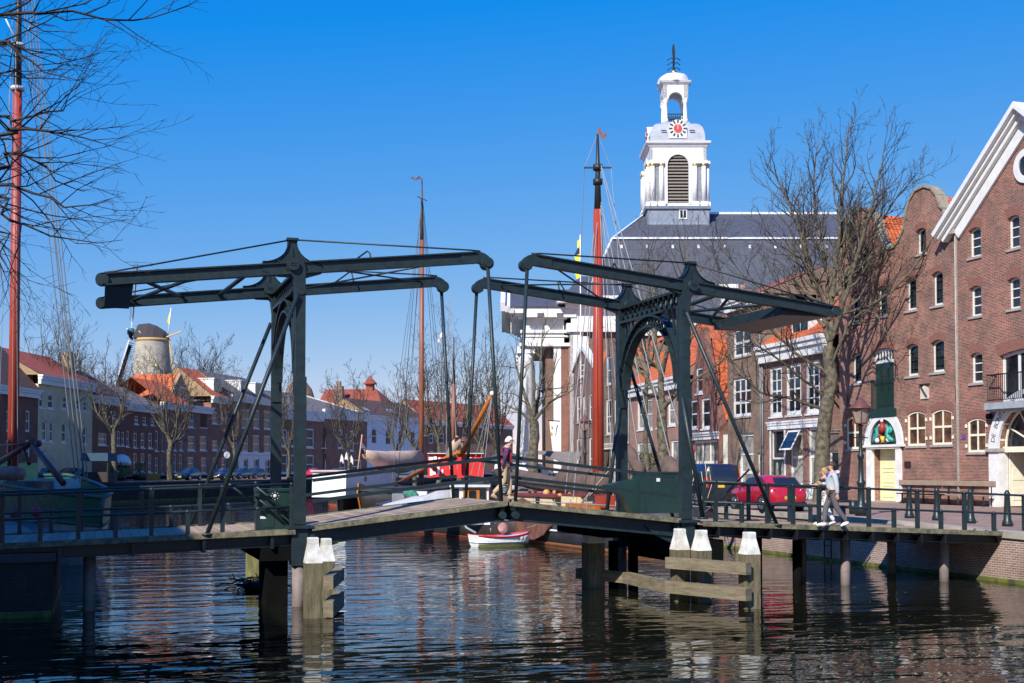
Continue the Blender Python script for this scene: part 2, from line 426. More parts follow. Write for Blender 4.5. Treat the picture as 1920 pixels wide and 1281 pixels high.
# ---- portals
def fan(xc, zc, ztop, sgn, y):
    """curved king post standing on the beam, profile in x/z"""
    pts = []
    for k in range(9):
        a = pi/2*k/8
        pts.append((xc-.105-.62*(1-sin(a)), zc+.20+.50*(1-cos(a)) if False else zc+.16+.52*(1-cos(a))))
    L_ = [(xc-.72, zc+.13)]+[(xc-.72+.615*sin(pi/2*k/8), zc+.13+.50*(1-cos(pi/2*k/8))) for k in range(1, 9)]
    T = [(xc-.115, ztop), (xc+.115, ztop)]
    Rr = [(2*xc-a, b) for a, b in reversed(L_)]
    bot = [(xc+.72, zc-.1), (xc+.35, zc-.22), (xc-.35, zc-.22), (xc-.72, zc-.1)]
    return L_+T+Rr+bot
def portal(xp, sgn):
    """xp post centre, sgn: +1 towards the right approach"""
    yc = (YN+YF)/2; hw = (YF-YN)/2
    lt = MB(); P = None; posts = []
    for y in (YN, YF):
        m = MB(); posts.append(m)
        m.box(xp-.12, xp+.12, y-.13, y+.13, 1.97, 8.05)
        m.box(xp-.15, xp+.15, y-.15, y-.131, 2.0, 5.6)                 # cover plates
        m.box(xp-.32, xp+.32, y-.3, y+.3, 1.90, 1.97); m.box(xp-.2, xp+.2, y-.2, y+.2, 1.0, 1.9)
        # head bracket reaching to the pivot
        pl = [(xp-.112*sgn, 7.5), (xp+.112*sgn, 7.6), (xp+.16*sgn, 8.0), (xp+.36*sgn, 8.25), (xp+.3*sgn, 8.45), (xp-.05*sgn, 8.5), (xp-.112*sgn, 8.3)]
        m.prism(pl, lambda a, b: (a, y-.14, b), lambda a, b: (a, y+.14, b))
        m.tube([(xp+.2*sgn, y-.24, 8.33), (xp+.2*sgn, y+.24, 8.33)], .15, 16); m.tube([(xp, y-.17, 7.72), (xp, y-.1, 7.72)], .12, 12)
        for k in range(3):
            for q in range(2): m.box(xp+.2*sgn-.05+.05*k-.012, xp+.2*sgn-.05+.05*k+.012, y-.26, y-.24, 8.30+.05*q, 8.322+.05*q)
    x0, x1 = xp-.03, xp+.03
    ya, yb = YN+.13, YF-.13
    for z in (7.78, 8.22): lt.box(xp-.128, xp+.128, ya-.02, yb+.02, z-.035, z+.035)
    n = 12; st = (yb-ya)/n
    for i in range(n):
        for d in (0, 1):
            a, b = ya+i*st, ya+(i+1)*st
            lt.bar((xp, a, 7.8 if d else 8.2), (xp, b, 8.2 if d else 7.8), .03, .075, up=(1,0,0))
    for y in (ya, yb): lt.box(xp-.1, xp+.1, y-.045, y+.045, 7.69, 8.31)
    P = obw('portal', lt, DSTEEL, BR)
    for m in posts: obw('portal_post', m, DSTEEL, P)
    ar = MB(); ri, ro, zs = 1.74, 2.04, 5.72
    K = 28
    for r, wd in ((ri, .2), (ro, .2)):
        rings = []
        for k in range(K+1):
            a = pi*k/K
            for_ = []
            for dr, dx in ((-.025, -.13), (-.025, .13), (.025, .13), (.025, -.13)):
                for_.append((xp+dx, yc-cos(a)*(r+dr), zs+sin(a)*(r+dr)))
            rings.append(for_)
        ar.loft(rings, smooth=False)
    M_ = 26
    for k in range(M_):
        for d in (0, 1):
            a0, a1 = pi*k/M_, pi*(k+1)/M_
            r0, r1 = (ri, ro) if d else (ro, ri)
            ar.bar((xp, yc-cos(a0)*r0, zs+sin(a0)*r0), (xp, yc-cos(a1)*r1, zs+sin(a1)*r1), .03, .06, up=(1,0,0))
    for y0, y1 in ((YN+.115, YN+.2), (YF-.2, YF-.115)): ar.box(xp-.135, xp+.14, y0, y1, 5.2, 7.75)
    # spandrel pieces
    for s in (-1, 1):
        for k in range(3):
            yy = yc+s*(1.25+.28*k); zz = zs+sqrt(max(0, ro*ro-(1.25+.28*k)**2))
            ar.box(xp-.02, xp+.02, yy-.05, yy+.05, zz, 7.75)
    obw('arch', ar, DSTEEL, P)
    return P
PL = portal(4.67, -1); PR = portal(15.10, 1)
# ---- struts
def strut(a, b, r, par, nm='strut'):
    m = MB(); m.tube([a, b], r, 10); m.lathe([(.14, 0), (.14, .05)], (b[0], b[1], b[2]-.02), 10)
    obw(nm, m, DSTEEL, par)
for y, pa, pb in ((YN-.2, (558, 553), (388, 996)), (YF+.2, (508, 606), (356, 962))):
    a = at(*pa, Y=y); b = at(*pb, Y=y); strut(a, (b.x, y, dz(b.x)), .055, PL)
for y, pa, pb in ((YN-.2, (1287, 585), (1457, 978)), (YF+.2, (1172, 655), (1262, 955))):
    a = at(*pa, Y=y); b = at(*pb, Y=y); strut(a, (b.x, y, dz(b.x)), .055, PR)
for y, pa, pb in ((YN-.16, (1279, 745), (1318, 972)), (YF-.16, (1161, 765), (1138, 958))):
    a = at(*pa, Y=y); b = at(*pb, Y=y); strut(a, b, .06, PR, 'brace')
m = MB()
for pa, pb in (((1355, 935), (1312, 968)), ((1405, 880), (1352, 935))):
    a = at(*pa, Y=YF-.3); b = at(*pb, Y=YF-.3); m.tube([a, b], .03, 6)
for pa, pb in (((425, 905), (478, 944)), ((475, 908), (560, 978)), ((478, 930), (545, 985))):
    a = at(*pa, Y=YN+.25); b = at(*pb, Y=YN+.25); m.tube([a, b], .035, 6)
obw('brace', m, DSTEEL, BR)
# ---- balance beams
def balance(xpv, tail, tip, sgn, cw):
    """sgn +1: tip to the right.  tail, tip: (X, z)"""
    zp = 8.33; BB = []
    def cl(t):                                  # centre line z
        return tail[1]+(tip[1]-tail[1])*(t-tail[0])/(tip[0]-tail[0])
    for y in (YN, YF):
        m = MB()
        a = V((tail[0], y, tail[1])); b = V((tip[0]-sgn*.3, y, cl(tip[0]-sgn*.3)))
        m.bar(a, b, .09, .25); 
        up = V((-(b.z-a.z), 0, b.x-a.x)).normalized()*(1 if b.x > a.x else -1)
        for s in (-1, 1): m.bar(a+up*.13*s, b+up*.13*s, .24, .035)
        m.tube([(tail[0], y-.12, tail[1]), (tail[0], y+.12, tail[1])], .15, 18)
        pl = fan(xpv, cl(xpv), 8.98, sgn, y)
        m.prism(pl, lambda p, q: (p, y-.06, q), lambda p, q: (p, y+.06, q))
        # flange that follows the curves of the king post
        n = 9
        for side in (0, 1):
            ed = pl[:10] if not side else pl[10:20]
            for i in range(len(ed)-1):
                p, q = ed[i], ed[i+1]
                m.bar((p[0], y, p[1]), (q[0], y, q[1]), .24, .03, up=(0,1,0)) if False else m.add(
                    [(p[0], y-.12, p[1]), (p[0], y+.12, p[1]), (q[0], y+.12, q[1]), (q[0], y-.12, q[1])], [(0,1,2,3)])
        m.box(xpv-.14, xpv+.14, y-.12, y+.12, 8.94, 9.0)
        for ang in (90, 25, 155):
            c, s_ = cos(R(ang)), sin(R(ang)); l = .52 if ang == 90 else .42
            m.bar((xpv+c*.16, y-.075, cl(xpv)+s_*.16), (xpv+c*l, y-.075, cl(xpv)+s_*l), .03, .03)
        # curved tip
        tx, tz = tip
        pts = [(tx-sgn*.75, cl(tx-sgn*.75)+.13)]+[(tx-sgn*.30+sgn*.42*sin(R(k*15)), cl(tx-sgn*.3)-.19+.34*cos(R(k*15))) for k in range(0, 7)]
        inn = [(tx-sgn*.18, tz-.28), (tx-sgn*.2, tz-.2), (tx-sgn*.36, tz-.16), (tx-sgn*.75, cl(tx-sgn*.75)-.13)]
        m.prism(pts+inn, lambda p, q: (p, y-.07, q), lambda p, q: (p, y+.07, q))
        m.tube([(tx-sgn*.03, y-.13, tz-.18), (tx-sgn*.03, y+.13, tz-.18)], .16, 16)
        BB.append(obw('balance_beam', m, DSTEEL, BR))
    B = BB[0]
    for k_, y in enumerate((YN, YF)):
        t_ = MB()
        e0 = tail[0]+sgn*.45; e1 = tip[0]-sgn*.45
        t_.tube([(xpv, y, 8.97), (e0, y, cl(e0)+.2), (e0-sgn*.4, y, cl(e0-sgn*.4)+.16)], .022, 6)
        t_.tube([(xpv, y, 8.97), (e1, y, cl(e1)+.2), (e1+sgn*.25, y, cl(e1+sgn*.25)+.16)], .022, 6)
        obw('tie_rod', t_, DSTEEL, BB[k_])
    c = MB()
    x0, x1 = cw
    c.box(min(x0,x1), max(x0,x1), YN+.13, YF-.13, cl(x0)-.15, cl(x0)+.13)
    obw('counterweight', c, [DSTEEL], B)
    k = MB()
    for (ta, ya_, tb, yb_, r) in (
        (x1+sgn*.1, YN+.1, x1+sgn*1.4, YF-.1, .05), (x1+sgn*.1, YF-.1, x1+sgn*1.6, YN+.1, .05), (xpv-sgn*1.0, YN+.1, xpv-sgn*1.35, YF-.1, .06),
        (xpv+sgn*.7, YN+.1, tip[0]-sgn*.7, YF-.1, .025), (xpv+sgn*.7, YF-.1, tip[0]-sgn*.7, YN+.1, .025)):
        k.tube([(ta, ya_, cl(ta)), (tb, yb_, cl(tb))], r, 6)
    hx = xpv+sgn*1.9
    for hx_, y_ in ((xpv+sgn*2.0, YN+.1), (xpv+sgn*2.25, YF-.6)):
        k.tube([(hx_-sgn*.45, y_+1.0, cl(hx_)+.08), (hx_, y_+.5, cl(hx_)+.42), (hx_+sgn*.05, y_+.45, cl(hx_)+.36), (hx_+sgn*.07, y_+.3, cl(hx_)+.1)], .022, 6)
    obw('cross_brace', k, DSTEEL, B)
    return B
BL = balance(4.47, (.05, 7.77), (9.5, 8.82), 1, (.12, .75))
BRt = balance(15.30, (19.85, 7.82), (10.5, 8.84), -1, (19.75, 18.2))
# ---- hanger rods
for tx, bx, lf in ((9.46, 9.85, leafL), (10.54, 10.2, leafR)):
    for y in (YN-.12, YF+.12):
        m = MB(); m.tube([(tx, y, 8.62), (bx, y, 2.25)], .05, 10); m.lathe([(.085, -.1), (.085, .12), (.05, .2)], (bx, y, 2.3), 10)
        m.tube([(bx, y-.1, 2.16), (bx, y+.1, 2.16)], .1, 10); m.tube([(tx, y-.08, 8.62), (tx, y+.08, 8.62)], .09, 10)
        obw('hanger_rod', m, DSTEEL, lf)
# ---- piers under the bridge
CONC = mat('pier_tube', (.20, .16, .145), .7, var=.2, scale=3)
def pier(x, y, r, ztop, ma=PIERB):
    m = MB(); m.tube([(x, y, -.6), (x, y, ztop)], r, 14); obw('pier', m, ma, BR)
for px, y, r, ma in ((1585, 31.0, .14, CONC), (1770, 31.0, .14, CONC)):
    pier(at(px, 1050, Y=y).x, y, r, 1.35, CONC)
pier(20.9, 33.9, .14, 1.3, CONC); pier(24.2, 33.9, .14, 1.3, CONC)
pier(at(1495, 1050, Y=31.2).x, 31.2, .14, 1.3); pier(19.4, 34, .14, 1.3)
for xp in (4.67, 15.1):
    for y in (YN, YF): pier(xp, y, .16, 1.05, CONC)
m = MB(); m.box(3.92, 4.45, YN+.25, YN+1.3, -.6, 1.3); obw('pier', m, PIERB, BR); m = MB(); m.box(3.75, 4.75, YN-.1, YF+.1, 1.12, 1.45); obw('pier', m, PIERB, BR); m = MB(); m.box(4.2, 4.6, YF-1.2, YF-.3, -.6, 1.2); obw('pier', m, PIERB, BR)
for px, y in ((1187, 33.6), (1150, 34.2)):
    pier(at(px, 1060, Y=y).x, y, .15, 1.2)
pier(at(1125, 1060, Y=34.3).x, 34.3, .13, 1.25, CONC)
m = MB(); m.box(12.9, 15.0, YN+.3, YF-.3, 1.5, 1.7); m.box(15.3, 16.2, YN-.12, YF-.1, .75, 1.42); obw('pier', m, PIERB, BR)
m = MB(); m.tube([(at(168, 1050, Y=31).x, 31, -.6), (at(168, 1050, Y=31).x, 31, 1.3)], .14, 12); obw('pier', m, CONC, BR)
# ---- machinery cabinets
c = thing('control_cabinet', 'dark green steel cabinet behind the left railing beside the left portal', 'cabinet', (at(512, 980, Y=31.2).x, 31.2, dz(4)))
m = MB(); m.box(-.42, .42, -.3, .3, .0, 1.0); m.box(-.45, .45, -.33, .33, .95, 1.02); m.box(-.40, -.02, -.315, -.3, .06, .9); ob('housing', m, DGREEN, c)
m = MB(); m.box(-.36, -.22, -.325, -.315, .28, .34); ob('notice', m, WHITE, c)
m = MB()
for k in range(8):
    a = k*pi/4; m.ball((.0+.09*cos(a), -.34, .84+.09*sin(a)), .012, 6, 4)
m.ball((0, -.335, .84), .045, 10, 6, (1,.4,1)); ob('emblem', m, WHITE, c)
c = thing('control_cabinet', 'green drive cabinet with a wedge shaped arm cover beside the right portal', 'cabinet', (at(1208, 972, Y=33.2).x, 33.2, dz(14.2)))
m = MB(); x0 = at(1203, 950, Y=33.2).x-c.location.x; x1 = at(1266, 950, Y=33.2).x-c.location.x
m.box(-.25, x1, -.3, .3, 0, 1.18); m.box(-.28, x1+.03, -.33, .33, 1.16, 1.21); ob('housing', m, DGREEN, c)
m = MB(); xl = at(1134, 913, Y=33.2).x-c.location.x
m.prism([(-.25, 1.02), (xl, .82), (xl+.05, .76), (xl+.5, .48), (-.45, .0), (-.25, 0)], lambda p, q: (p, -.22, q), lambda p, q: (p, .22, q)); ob('arm_cover', m, DGREEN, c)
m = MB(); m.box(.25, .36, -.325, -.31, .92, 1.02); ob('notice', m, WHITE, c)
# ---- dolphins (timber fenders)
OAK = mat('wet_oak', (.20, .155, .095), .8, c2=(.075, .075, .03), scale=3.5, bump=.5, stretch=(3, 3, .5))
OAKP = mat('pale_oak', (.25, .20, .13), .8, c2=(.13, .11, .07), scale=3, bump=.5, stretch=(.6, .6, 4))
CAPW = mat('white_cap', (.80, .80, .76), .5, c2=(.50, .47, .38), scale=4)
def pile(par, x, y, zt, w, capz, tw=.62):
    m = MB(); h = w/2; m.lathe([(h*1.414, -1), (h*1.414, capz)], (x, y, 0), 4, smooth=False); obw('pile', m, OAK, par)
    m = MB(); k = 1.414
    m.lathe([(h*k*1.02, capz-.01), (h*tw*k, zt-.13), (h*tw*k*1.0, zt-.02), (h*tw*k*.9, zt)], (x, y, 0), 4, smooth=False)
    m.lathe([(h*tw*k*1.05, zt-.14), (h*tw*k*1.05, zt-.125)], (x, y, 0), 4, smooth=False)
    obw('white_cap', m, CAPW, par)
def beam(par, pts, w=.22, h=.28):
    m = MB()
    for a, b in zip(pts[:-1], pts[1:]): m.bar(a, b, w, h)
    for a, b in zip(pts[:-1], pts[1:]):
        a, b = V(a), V(b); d = (b-a).normalized(); nrm = d.cross(V((0,0,1))).normalized()
        if nrm.y > 0: nrm = -nrm
        for t_ in (.12, .88):
            for z_ in (-.06, .06):
                p = a.lerp(b, t_)+V((0,0,z_))+nrm*(w/2); m.tube([p-nrm*.005, p+nrm*.012], .022, 6)
    obw('fender_beam', m, OAKP, par)
d1 = thing('mooring_dolphin', 'weathered timber fender with two white capped piles by the left portal', 'fender', (5.0, 28.5, 0), group='timber fenders by the bridge')
p1 = at(586, 1158, Z=0); p2 = at(611, 1138, Z=0)
pile(d1, p1.x, p1.y, 1.80, .37, 1.24); pile(d1, p2.x, p2.y, 1.66, .37, 1.12)
xb = p1.x+.24
xe = at(638, 880, D=29.7); beam(d1, [(xb+.06, p1.y-.3, .80), (xe.x, xe.y, .84)], .22, .3)
beam(d1, [(xb+.06, p1.y-.3, .20), (xe.x, xe.y, .24)], .22, .36)
d2 = thing('mooring_dolphin', 'long timber fender with three white capped piles by the right portal', 'fender', (15.2, 28.5, 0), group='timber fenders by the bridge')
def gp(x, D): p = at(x, 880, D=D); return V((p.x, p.y, 0))
px3 = [gp(1274, 31.5), gp(1314, 31.2), gp(1404, 29.8)]
for p, zt in zip(px3, (1.83, 1.81, 1.83)): pile(d2, p.x, p.y, zt, .385, 1.31, .60)
pf = gp(1112, 34.9); pile(d2, pf.x, pf.y, 1.95, .5, 1.28, .75)
dv = (px3[2]-px3[0]).normalized(); nv = V((dv.y, -dv.x, 0))
if nv.y > 0: nv = -nv
A = px3[0]+nv*.34-dv*.1; B = px3[2]+nv*.34+dv*.25
beam(d2, [(A.x, A.y, .98), (B.x, B.y, .98)], .2, .28)
C_ = gp(1172, 34.2); F_ = gp(1084, 35.6)
beam(d2, [(F_.x, F_.y, .36), (C_.x, C_.y, .36), (A.x, A.y, .37), (B.x, B.y, .37)], .22, .30)
d3 = thing('mooring_dolphin', 'greenish timber pile standing behind the left pier', 'fender', (4.6, 38.6, 0), group='timber fenders by the bridge')
m = MB(); p = at(475, 1083, Z=0); m.lathe([(.30, -1), (.30, 1.25)], (p.x, p.y, 0), 4, smooth=False); obw('pile', m, mat('mossy_pile', (.30, .30, .10), .85, c2=(.13, .12, .05), scale=2, stretch=(3,3,.6)), d3)

c = at(462, 1106, Z=0); T = thing('driftwood', 'dark tangle of floating branches against the left pier', 'driftwood', (c.x, c.y, 0))
m = MB(); rr = random.Random(12)
for i in range(70):
    a = V((rr.gauss(.25,.35), rr.gauss(.1,.3), rr.uniform(0,.28)*(1+0*i))); d = V((rr.gauss(0,1), rr.gauss(0,.6), rr.gauss(0,.35))).normalized()*rr.uniform(.2,.7); m.tube([a-d*.5, a+V((0,0,.04)), a+d*.5], [.018,.014,.006], 4, cap=False)
m.ball((.35,.1,.05), .32, 8, 5, (1.3,.8,.6)); ob('branches', m, mat('wet_branches', (.016,.013,.011), .7), T)
# ---------------------------------------------------------------- masonry and roofs
BR_WARE = brick('brick_warehouse', (.27,.105,.078), (.085,.05,.044), (.39,.325,.28), patch=(1.2,.95,.85), big=.32, ms=.011)
BR_KOE = brick('brick_old_red', (.27,.115,.085), (.09,.053,.046), (.37,.31,.27), patch=(1.2,.95,.85), big=.45, ms=.013)
BR_BROWN = brick('brick_brown', (.24,.105,.078), (.14,.068,.055), (.34,.27,.23), big=.3)
BR_RED = brick('brick_red', (.26,.085,.055), (.17,.06,.045), (.3,.22,.18), big=.25)
BR_OLD = brick('brick_weathered', (.24,.15,.10), (.14,.09,.065), (.33,.27,.22), big=.4)
BR_DARK = brick('brick_dark_left', (.26,.085,.05), (.17,.06,.04), (.28,.18,.13), big=.3)
BR_OCH = brick('brick_ochre', (.42,.27,.14), (.33,.2,.10), (.45,.36,.25), big=.25)
BR_CHURCH = brick('brick_church', (.20,.105,.075), (.14,.075,.058), (.27,.21,.17), big=.3)
BR_QUAY = brick('brick_quay', (.34,.20,.16), (.24,.135,.11), (.46,.40,.35), big=.4, ms=.014)
SOLD = mat('soldier_brick', (.22,.095,.072), .9, var=.35, scale=14)
T_OR = tiles('orange_pantiles', (.62,.15,.045), (.42,.09,.035))
T_RD = tiles('red_pantiles', (.40,.10,.05), (.25,.07,.045))
T_BR = tiles('brown_tiles', (.13,.075,.055), (.08,.055,.045))
T_GR = tiles('grey_tiles', (.20,.18,.16), (.13,.115,.105))
SLATE = tiles('slate', (.085,.092,.115), (.055,.06,.078), w=.5, h=.35, bump=.25, lap_dark=.25)
ZS = 1.65
class Fac:
    """a street front: P near (right) corner on the ground, bearing of the line going away, label"""
    def __init__(s, x_r, x_l, bear, name, label, P=None, D=None, z0=ZS, cat='house', group=None):
        if P is None: P = at(x_r, 880, D=D)
        s.P = V((P[0], P[1], z0)); s.b = R(bear); s.d = V((sin(s.b), cos(s.b), 0)); s.n = V((s.d.y, -s.d.x, 0))
        s.z0 = z0
        s.T = thing(name, label, cat, s.P, atan2(-s.d.y, -s.d.x), group)
        s.xr, s.xl = x_r, x_l
        s.end = on_plane(x_l, 880, s.P, s.n)
        s.ul = -(s.end-s.P).dot(s.d)
    def q(s, x, y, dep=0):
        p = on_plane(x, y, s.P+s.n*(dep), s.n)
        return (-(p-s.P).dot(s.d), p.z-s.z0)
    def rect(s, x0, x1, y0, y1):
        xm, ym = (x0+x1)/2, (y0+y1)/2
        return (s.q(x0, ym)[0], s.q(x1, ym)[0], s.q(xm, y1)[1], s.q(xm, y0)[1])
    def poly(s, pts): return [s.q(*p) for p in pts]
def arch_pts(r, rise, n=8):
    u0, u1, z0, z1 = r; w = u1-u0
    if rise <= 0: return [(u0,z0),(u1,z0),(u1,z1),(u0,z1)]
    rad = (w*w/4+rise*rise)/(2*rise); zc = z1-rad+0; a = math.asin(min(1, w/2/rad))
    if rise > w/2*.99: a = pi/2; rad = w/2; zc = z1-rad
    top = [((u0+u1)/2+rad*sin(a-2*a*k/n), zc+rad*cos(a-2*a*k/n)) for k in range(n+1)]
    return [(u0,z0),(u1,z0)]+top
def Fp(y): return lambda a, b: (a, y, b)
def window(F, r, rise=0, dep=.13, nx=2, nz=3, fm=None, gm=None, fw=.075, bw=.03, rail=True, name='window', sill=None, lintel=None):
    fm = fm or WHITE; gm = gm or GLASS
    u0, u1, z0, z1 = r
    pts = arch_pts(r, rise)
    inn = arch_pts((u0+fw, u1-fw, z0+fw*1.2, z1-fw), rise*.85 if rise else 0)
    m = MB(); m.prism(pts, Fp(dep), Fp(dep+.08), [inn])
    W_, H_ = u1-u0-2*fw, z1-z0-2.2*fw
    for i in range(1, nx): x = u0+fw+W_*i/nx; m.box(x-bw, x+bw, dep+.015, dep+.07, z0+fw, z1-fw*.9)
    for i in range(1, nz):
        z = z0+fw*1.2+H_*i/nz; k = bw*1.5 if (rail and i == nz//2) else bw*.8
        m.box(u0+fw, u1-fw, dep+.02, dep+.065, z-k, z+k)
    o = ob(name, m, fm, F.T)
    g = MB(); g.prism(arch_pts((u0+fw*.6, u1-fw*.6, z0+fw*.6, z1-fw*.6), rise), Fp(dep+.05), Fp(dep+.09)); ob('pane', g, gm, o)
    if sill:
        k = MB(); k.box(u0-.08, u1+.08, -.07, dep+.06, z0-.11, z0-.003); ob('sill', k, sill, o)
    if lintel:
        k = MB(); h = lintel
        a = arch_pts((u0-.06, u1+.06, z0, z1+.004), rise+.01)[2:]; cx = (u0+u1)/2
        b = [(cx+(p[0]-cx)*1.13, p[1]+h) for p in a]
        k.prism(a+b[::-1], Fp(-.004), Fp(.02)); ob('lintel', k, SOLD, o)
    return o
def wall(F, poly, holes, ma, th=.4, name='wall', y=0):
    m = MB(); m.prism(poly, Fp(y), Fp(y+th), holes); return ob(name, m, ma, F.T)
def body(F, u0, u1, h, depth, ma, back=True):
    """side and back walls"""
    m = MB(); m.box(u0+.003, u0+.35, .4, depth, 0, h); m.box(u1-.35, u1-.003, .4, depth, 0, h); m.box(u0+.35, u1-.35, depth-.35, depth, 0, h)
    m.box(u0+.35, u1-.35, .402, depth-.35, h-.25, h)
    return ob('side_wall', m, ma, F.T)
def band(F, u0, u1, z0, z1, out, ma=None, name='cornice', y1=.02):
    m = MB(); h = z1-z0
    m.box(u0, u1, -out*.55, y1, z0, z0+h*.5); m.box(u0-.05, u1+.05, -out*.8, y1, z0+h*.5, z0+h*.78); m.box(u0-.1, u1+.1, -out, y1, z0+h*.78, z1)
    return ob(name, m, ma or WHITE, F.T)
def roof(F, u0, u1, zb, zt, d0, d1, ma, name='roof', gable=None):
    """ridge parallel to the street"""
    m = MB(); dm = (d0+d1)/2
    m.add([(u0,d0,zb),(u1,d0,zb),(u1,dm,zt),(u0,dm,zt)], [(0,1,2,3)]); m.add([(u1,d1,zb),(u0,d1,zb),(u0,dm,zt),(u1,dm,zt)], [(0,1,2,3)])
    o = ob(name, m, ma, F.T, fix=False)
    if gable:
        for u in (u0+.05, u1-.05):
            g = MB(); g.prism([(d0+.1, zb-.02), (d1-.1, zb-.02), (dm, zt-.06)], lambda a, b: (u-.12, a, b), lambda a, b: (u+.12, a, b)); ob('gable', g, gable, F.T)
    return o
def dormer(F, u0, u1, z0, z1, y0, depth, side, glass=None, nx=2):
    m = MB(); m.box(u0, u1, y0, y0+.12, z0, z1); m.box(u0-.1, u1+.1, y0-.15, y0+depth, z1, z1+.14); m.box(u0, u0+.06, y0+.12, y0+depth, z0, z1); m.box(u1-.06, u1, y0+.12, y0+depth, z0, z1)
    o = ob('dormer', m, side, F.T)
    g = MB(); W_ = (u1-u0-.24)/nx
    for i in range(nx): g.box(u0+.12+W_*i+.04, u0+.12+W_*(i+1)-.04, y0-.012, y0-.003, z0+.14, z1-.1)
    ob('pane', g, glass or GLASS, o)
def letters(F, txt, centre, rad, a0, a1, size, y, ma, name='lettering', par=None):
    """letters set along an arch, angles in degrees, clockwise"""
    m = MB(); n = len(txt)
    for i, ch in enumerate(txt):
        if ch == ' ': continue
        a = R(a0+(a1-a0)*i/(n-1))
        glyph(m, ch, size, lambda p, q, a=a: (centre[0]+sin(a)*(rad+q)+cos(a)*p, y, centre[1]+cos(a)*(rad+q)-sin(a)*p))
    return ob(name, m, ma, par or F.T, fix=False)
_GC = {}
def glyph(m, ch, size, fn):
    if ch not in _GC:
        c = bpy.data.curves.new('glyph', 'FONT'); c.body = ch; c.align_x = 'CENTER'; c.resolution_u = 2
        o = bpy.data.objects.new('glyph', c); COL.objects.link(o)
        me = o.to_mesh(); _GC[ch] = ([tuple(v.co) for v in me.vertices], [tuple(p.vertices) for p in me.polygons])
        o.to_mesh_clear(); bpy.data.objects.remove(o); bpy.data.curves.remove(c)
    vs, fs = _GC[ch]
    m.add([fn(v[0]*size, v[1]*size) for v in vs], fs)
INK = mat('lettering_ink', (.03,.03,.035), .6, var=.1)
# ================================================================ old warehouse with twin bell gables
XK = 38.4
PK = at(1797, 700, X=XK)
K = Fac(1797, 1575, 0, 'canal_house', 'tall brick house with two bell shaped gable tops and a green loading door', P=(XK, PK.y), cat='house')
out = [(1575,448),(1592,447),(1593,432),(1597,410),(1606,397),(1619,391),(1632,397),(1641,412),(1645,430),(1652,452),(1660,464),(1668,467),(1678,463),(1688,447),
       (1694,432),(1699,402),(1706,377),(1717,358),(1733,350),(1747,354),(1757,367),(1763,387),(1770,393),(1773,412),(1796,424)]
oz = [K.q(*p) for p in out]
ul = K.ul
poly = [(ul,0)]+[(ul, oz[0][1])]+oz[1:-1]+[(0, oz[-1][1]), (0,0)]
wins = []
for a in ((1610,1626,463,506),(1717,1736,428,476)): wins.append((a,.12,'s'))
for a in ((1594,1613,548,604.6),(1644,1664,536,593),(1697.6,1718,521,582),(1746.6,1768,509,573)): wins.append((a,.14,'n'))
for a in ((1596,1615,662,719),(1698.5,1721.7,645,705),(1745,1770.6,637,698)): wins.append((a,.14,'n'))
for a in ((1587,1615,781,842),(1701,1735.4,771,836),(1747,1785,767,834)): wins.append((a,.16,'g'))
holes = []; rs = []
for a, rise, k in wins:
    r = K.rect(*a); rs.append(r); holes.append(arch_pts(r, rise))
ld = K.rect(1637,1676,653,765); holes.append(arch_pts(ld, .12))
ar = K.rect(1631,1686,770,833); dr = K.rect(1639,1684,838,944)
cx = (ar[0]+ar[1])/2; dr = (cx-1.05, cx+1.05, .02, dr[3]); zsp = dr[3]+.12
Ri = 1.17; Ro = 1.62
holes.append([(dr[0],dr[2]),(dr[1],dr[2]),(dr[1],zsp-.12),(dr[0],zsp-.12)])
wall(K, poly, holes, BR_KOE, .45)
body(K, ul, 0, 10.0, 14, BR_KOE)
for (a, rise, k), r in zip(wins, rs):
    if k == 'g': window(K, r, rise, .05, 2, 2, gm=mat('glass_with_curtain', (.22,.105,.06), .06, c2=(.012,.015,.018), scale=1.1, spec=.6), fm=CREAM, fw=.09, bw=.035, sill=STONE, lintel=.32)
    else: window(K, r, rise, .2, 1, 1, fm=WHITE, gm=GLASS, fw=.12, sill=STONE, lintel=.3, rail=False)
# inner green casements of the narrow windows
for (a, rise, k), r in zip(wins, rs):
    if k in 'ns':
        m = MB(); u0,u1,z0,z1 = r
        for i in range(1, 4): m.box(u0+.16, u1-.02, .17, .195, z0+(z1-z0)*i/4-.02, z0+(z1-z0)*i/4+.02)
        m.box(u1-.09, u1-.004, .05, .2, z0+.05, z1-.08); m.prism(arch_pts((u0+.13,u1-.1,z0+.14,z1-.1), .1), Fp(.19), Fp(.215), [arch_pts((u0+.19,u1-.16,z0+.2,z1-.17), .1)]); ob('casement', m, DGREEN, K.T)
    if k == 'g':
        m = MB(); u0,u1,z0,z1 = r
        for u in (u0-.07, u1+.07):
            for z in (z0+.35, z1-.45): m.box(u-.06, u+.06, -.04, 0, z-.08, z+.08)
        ob('shutter_hinge', m, CREAM, K.T)
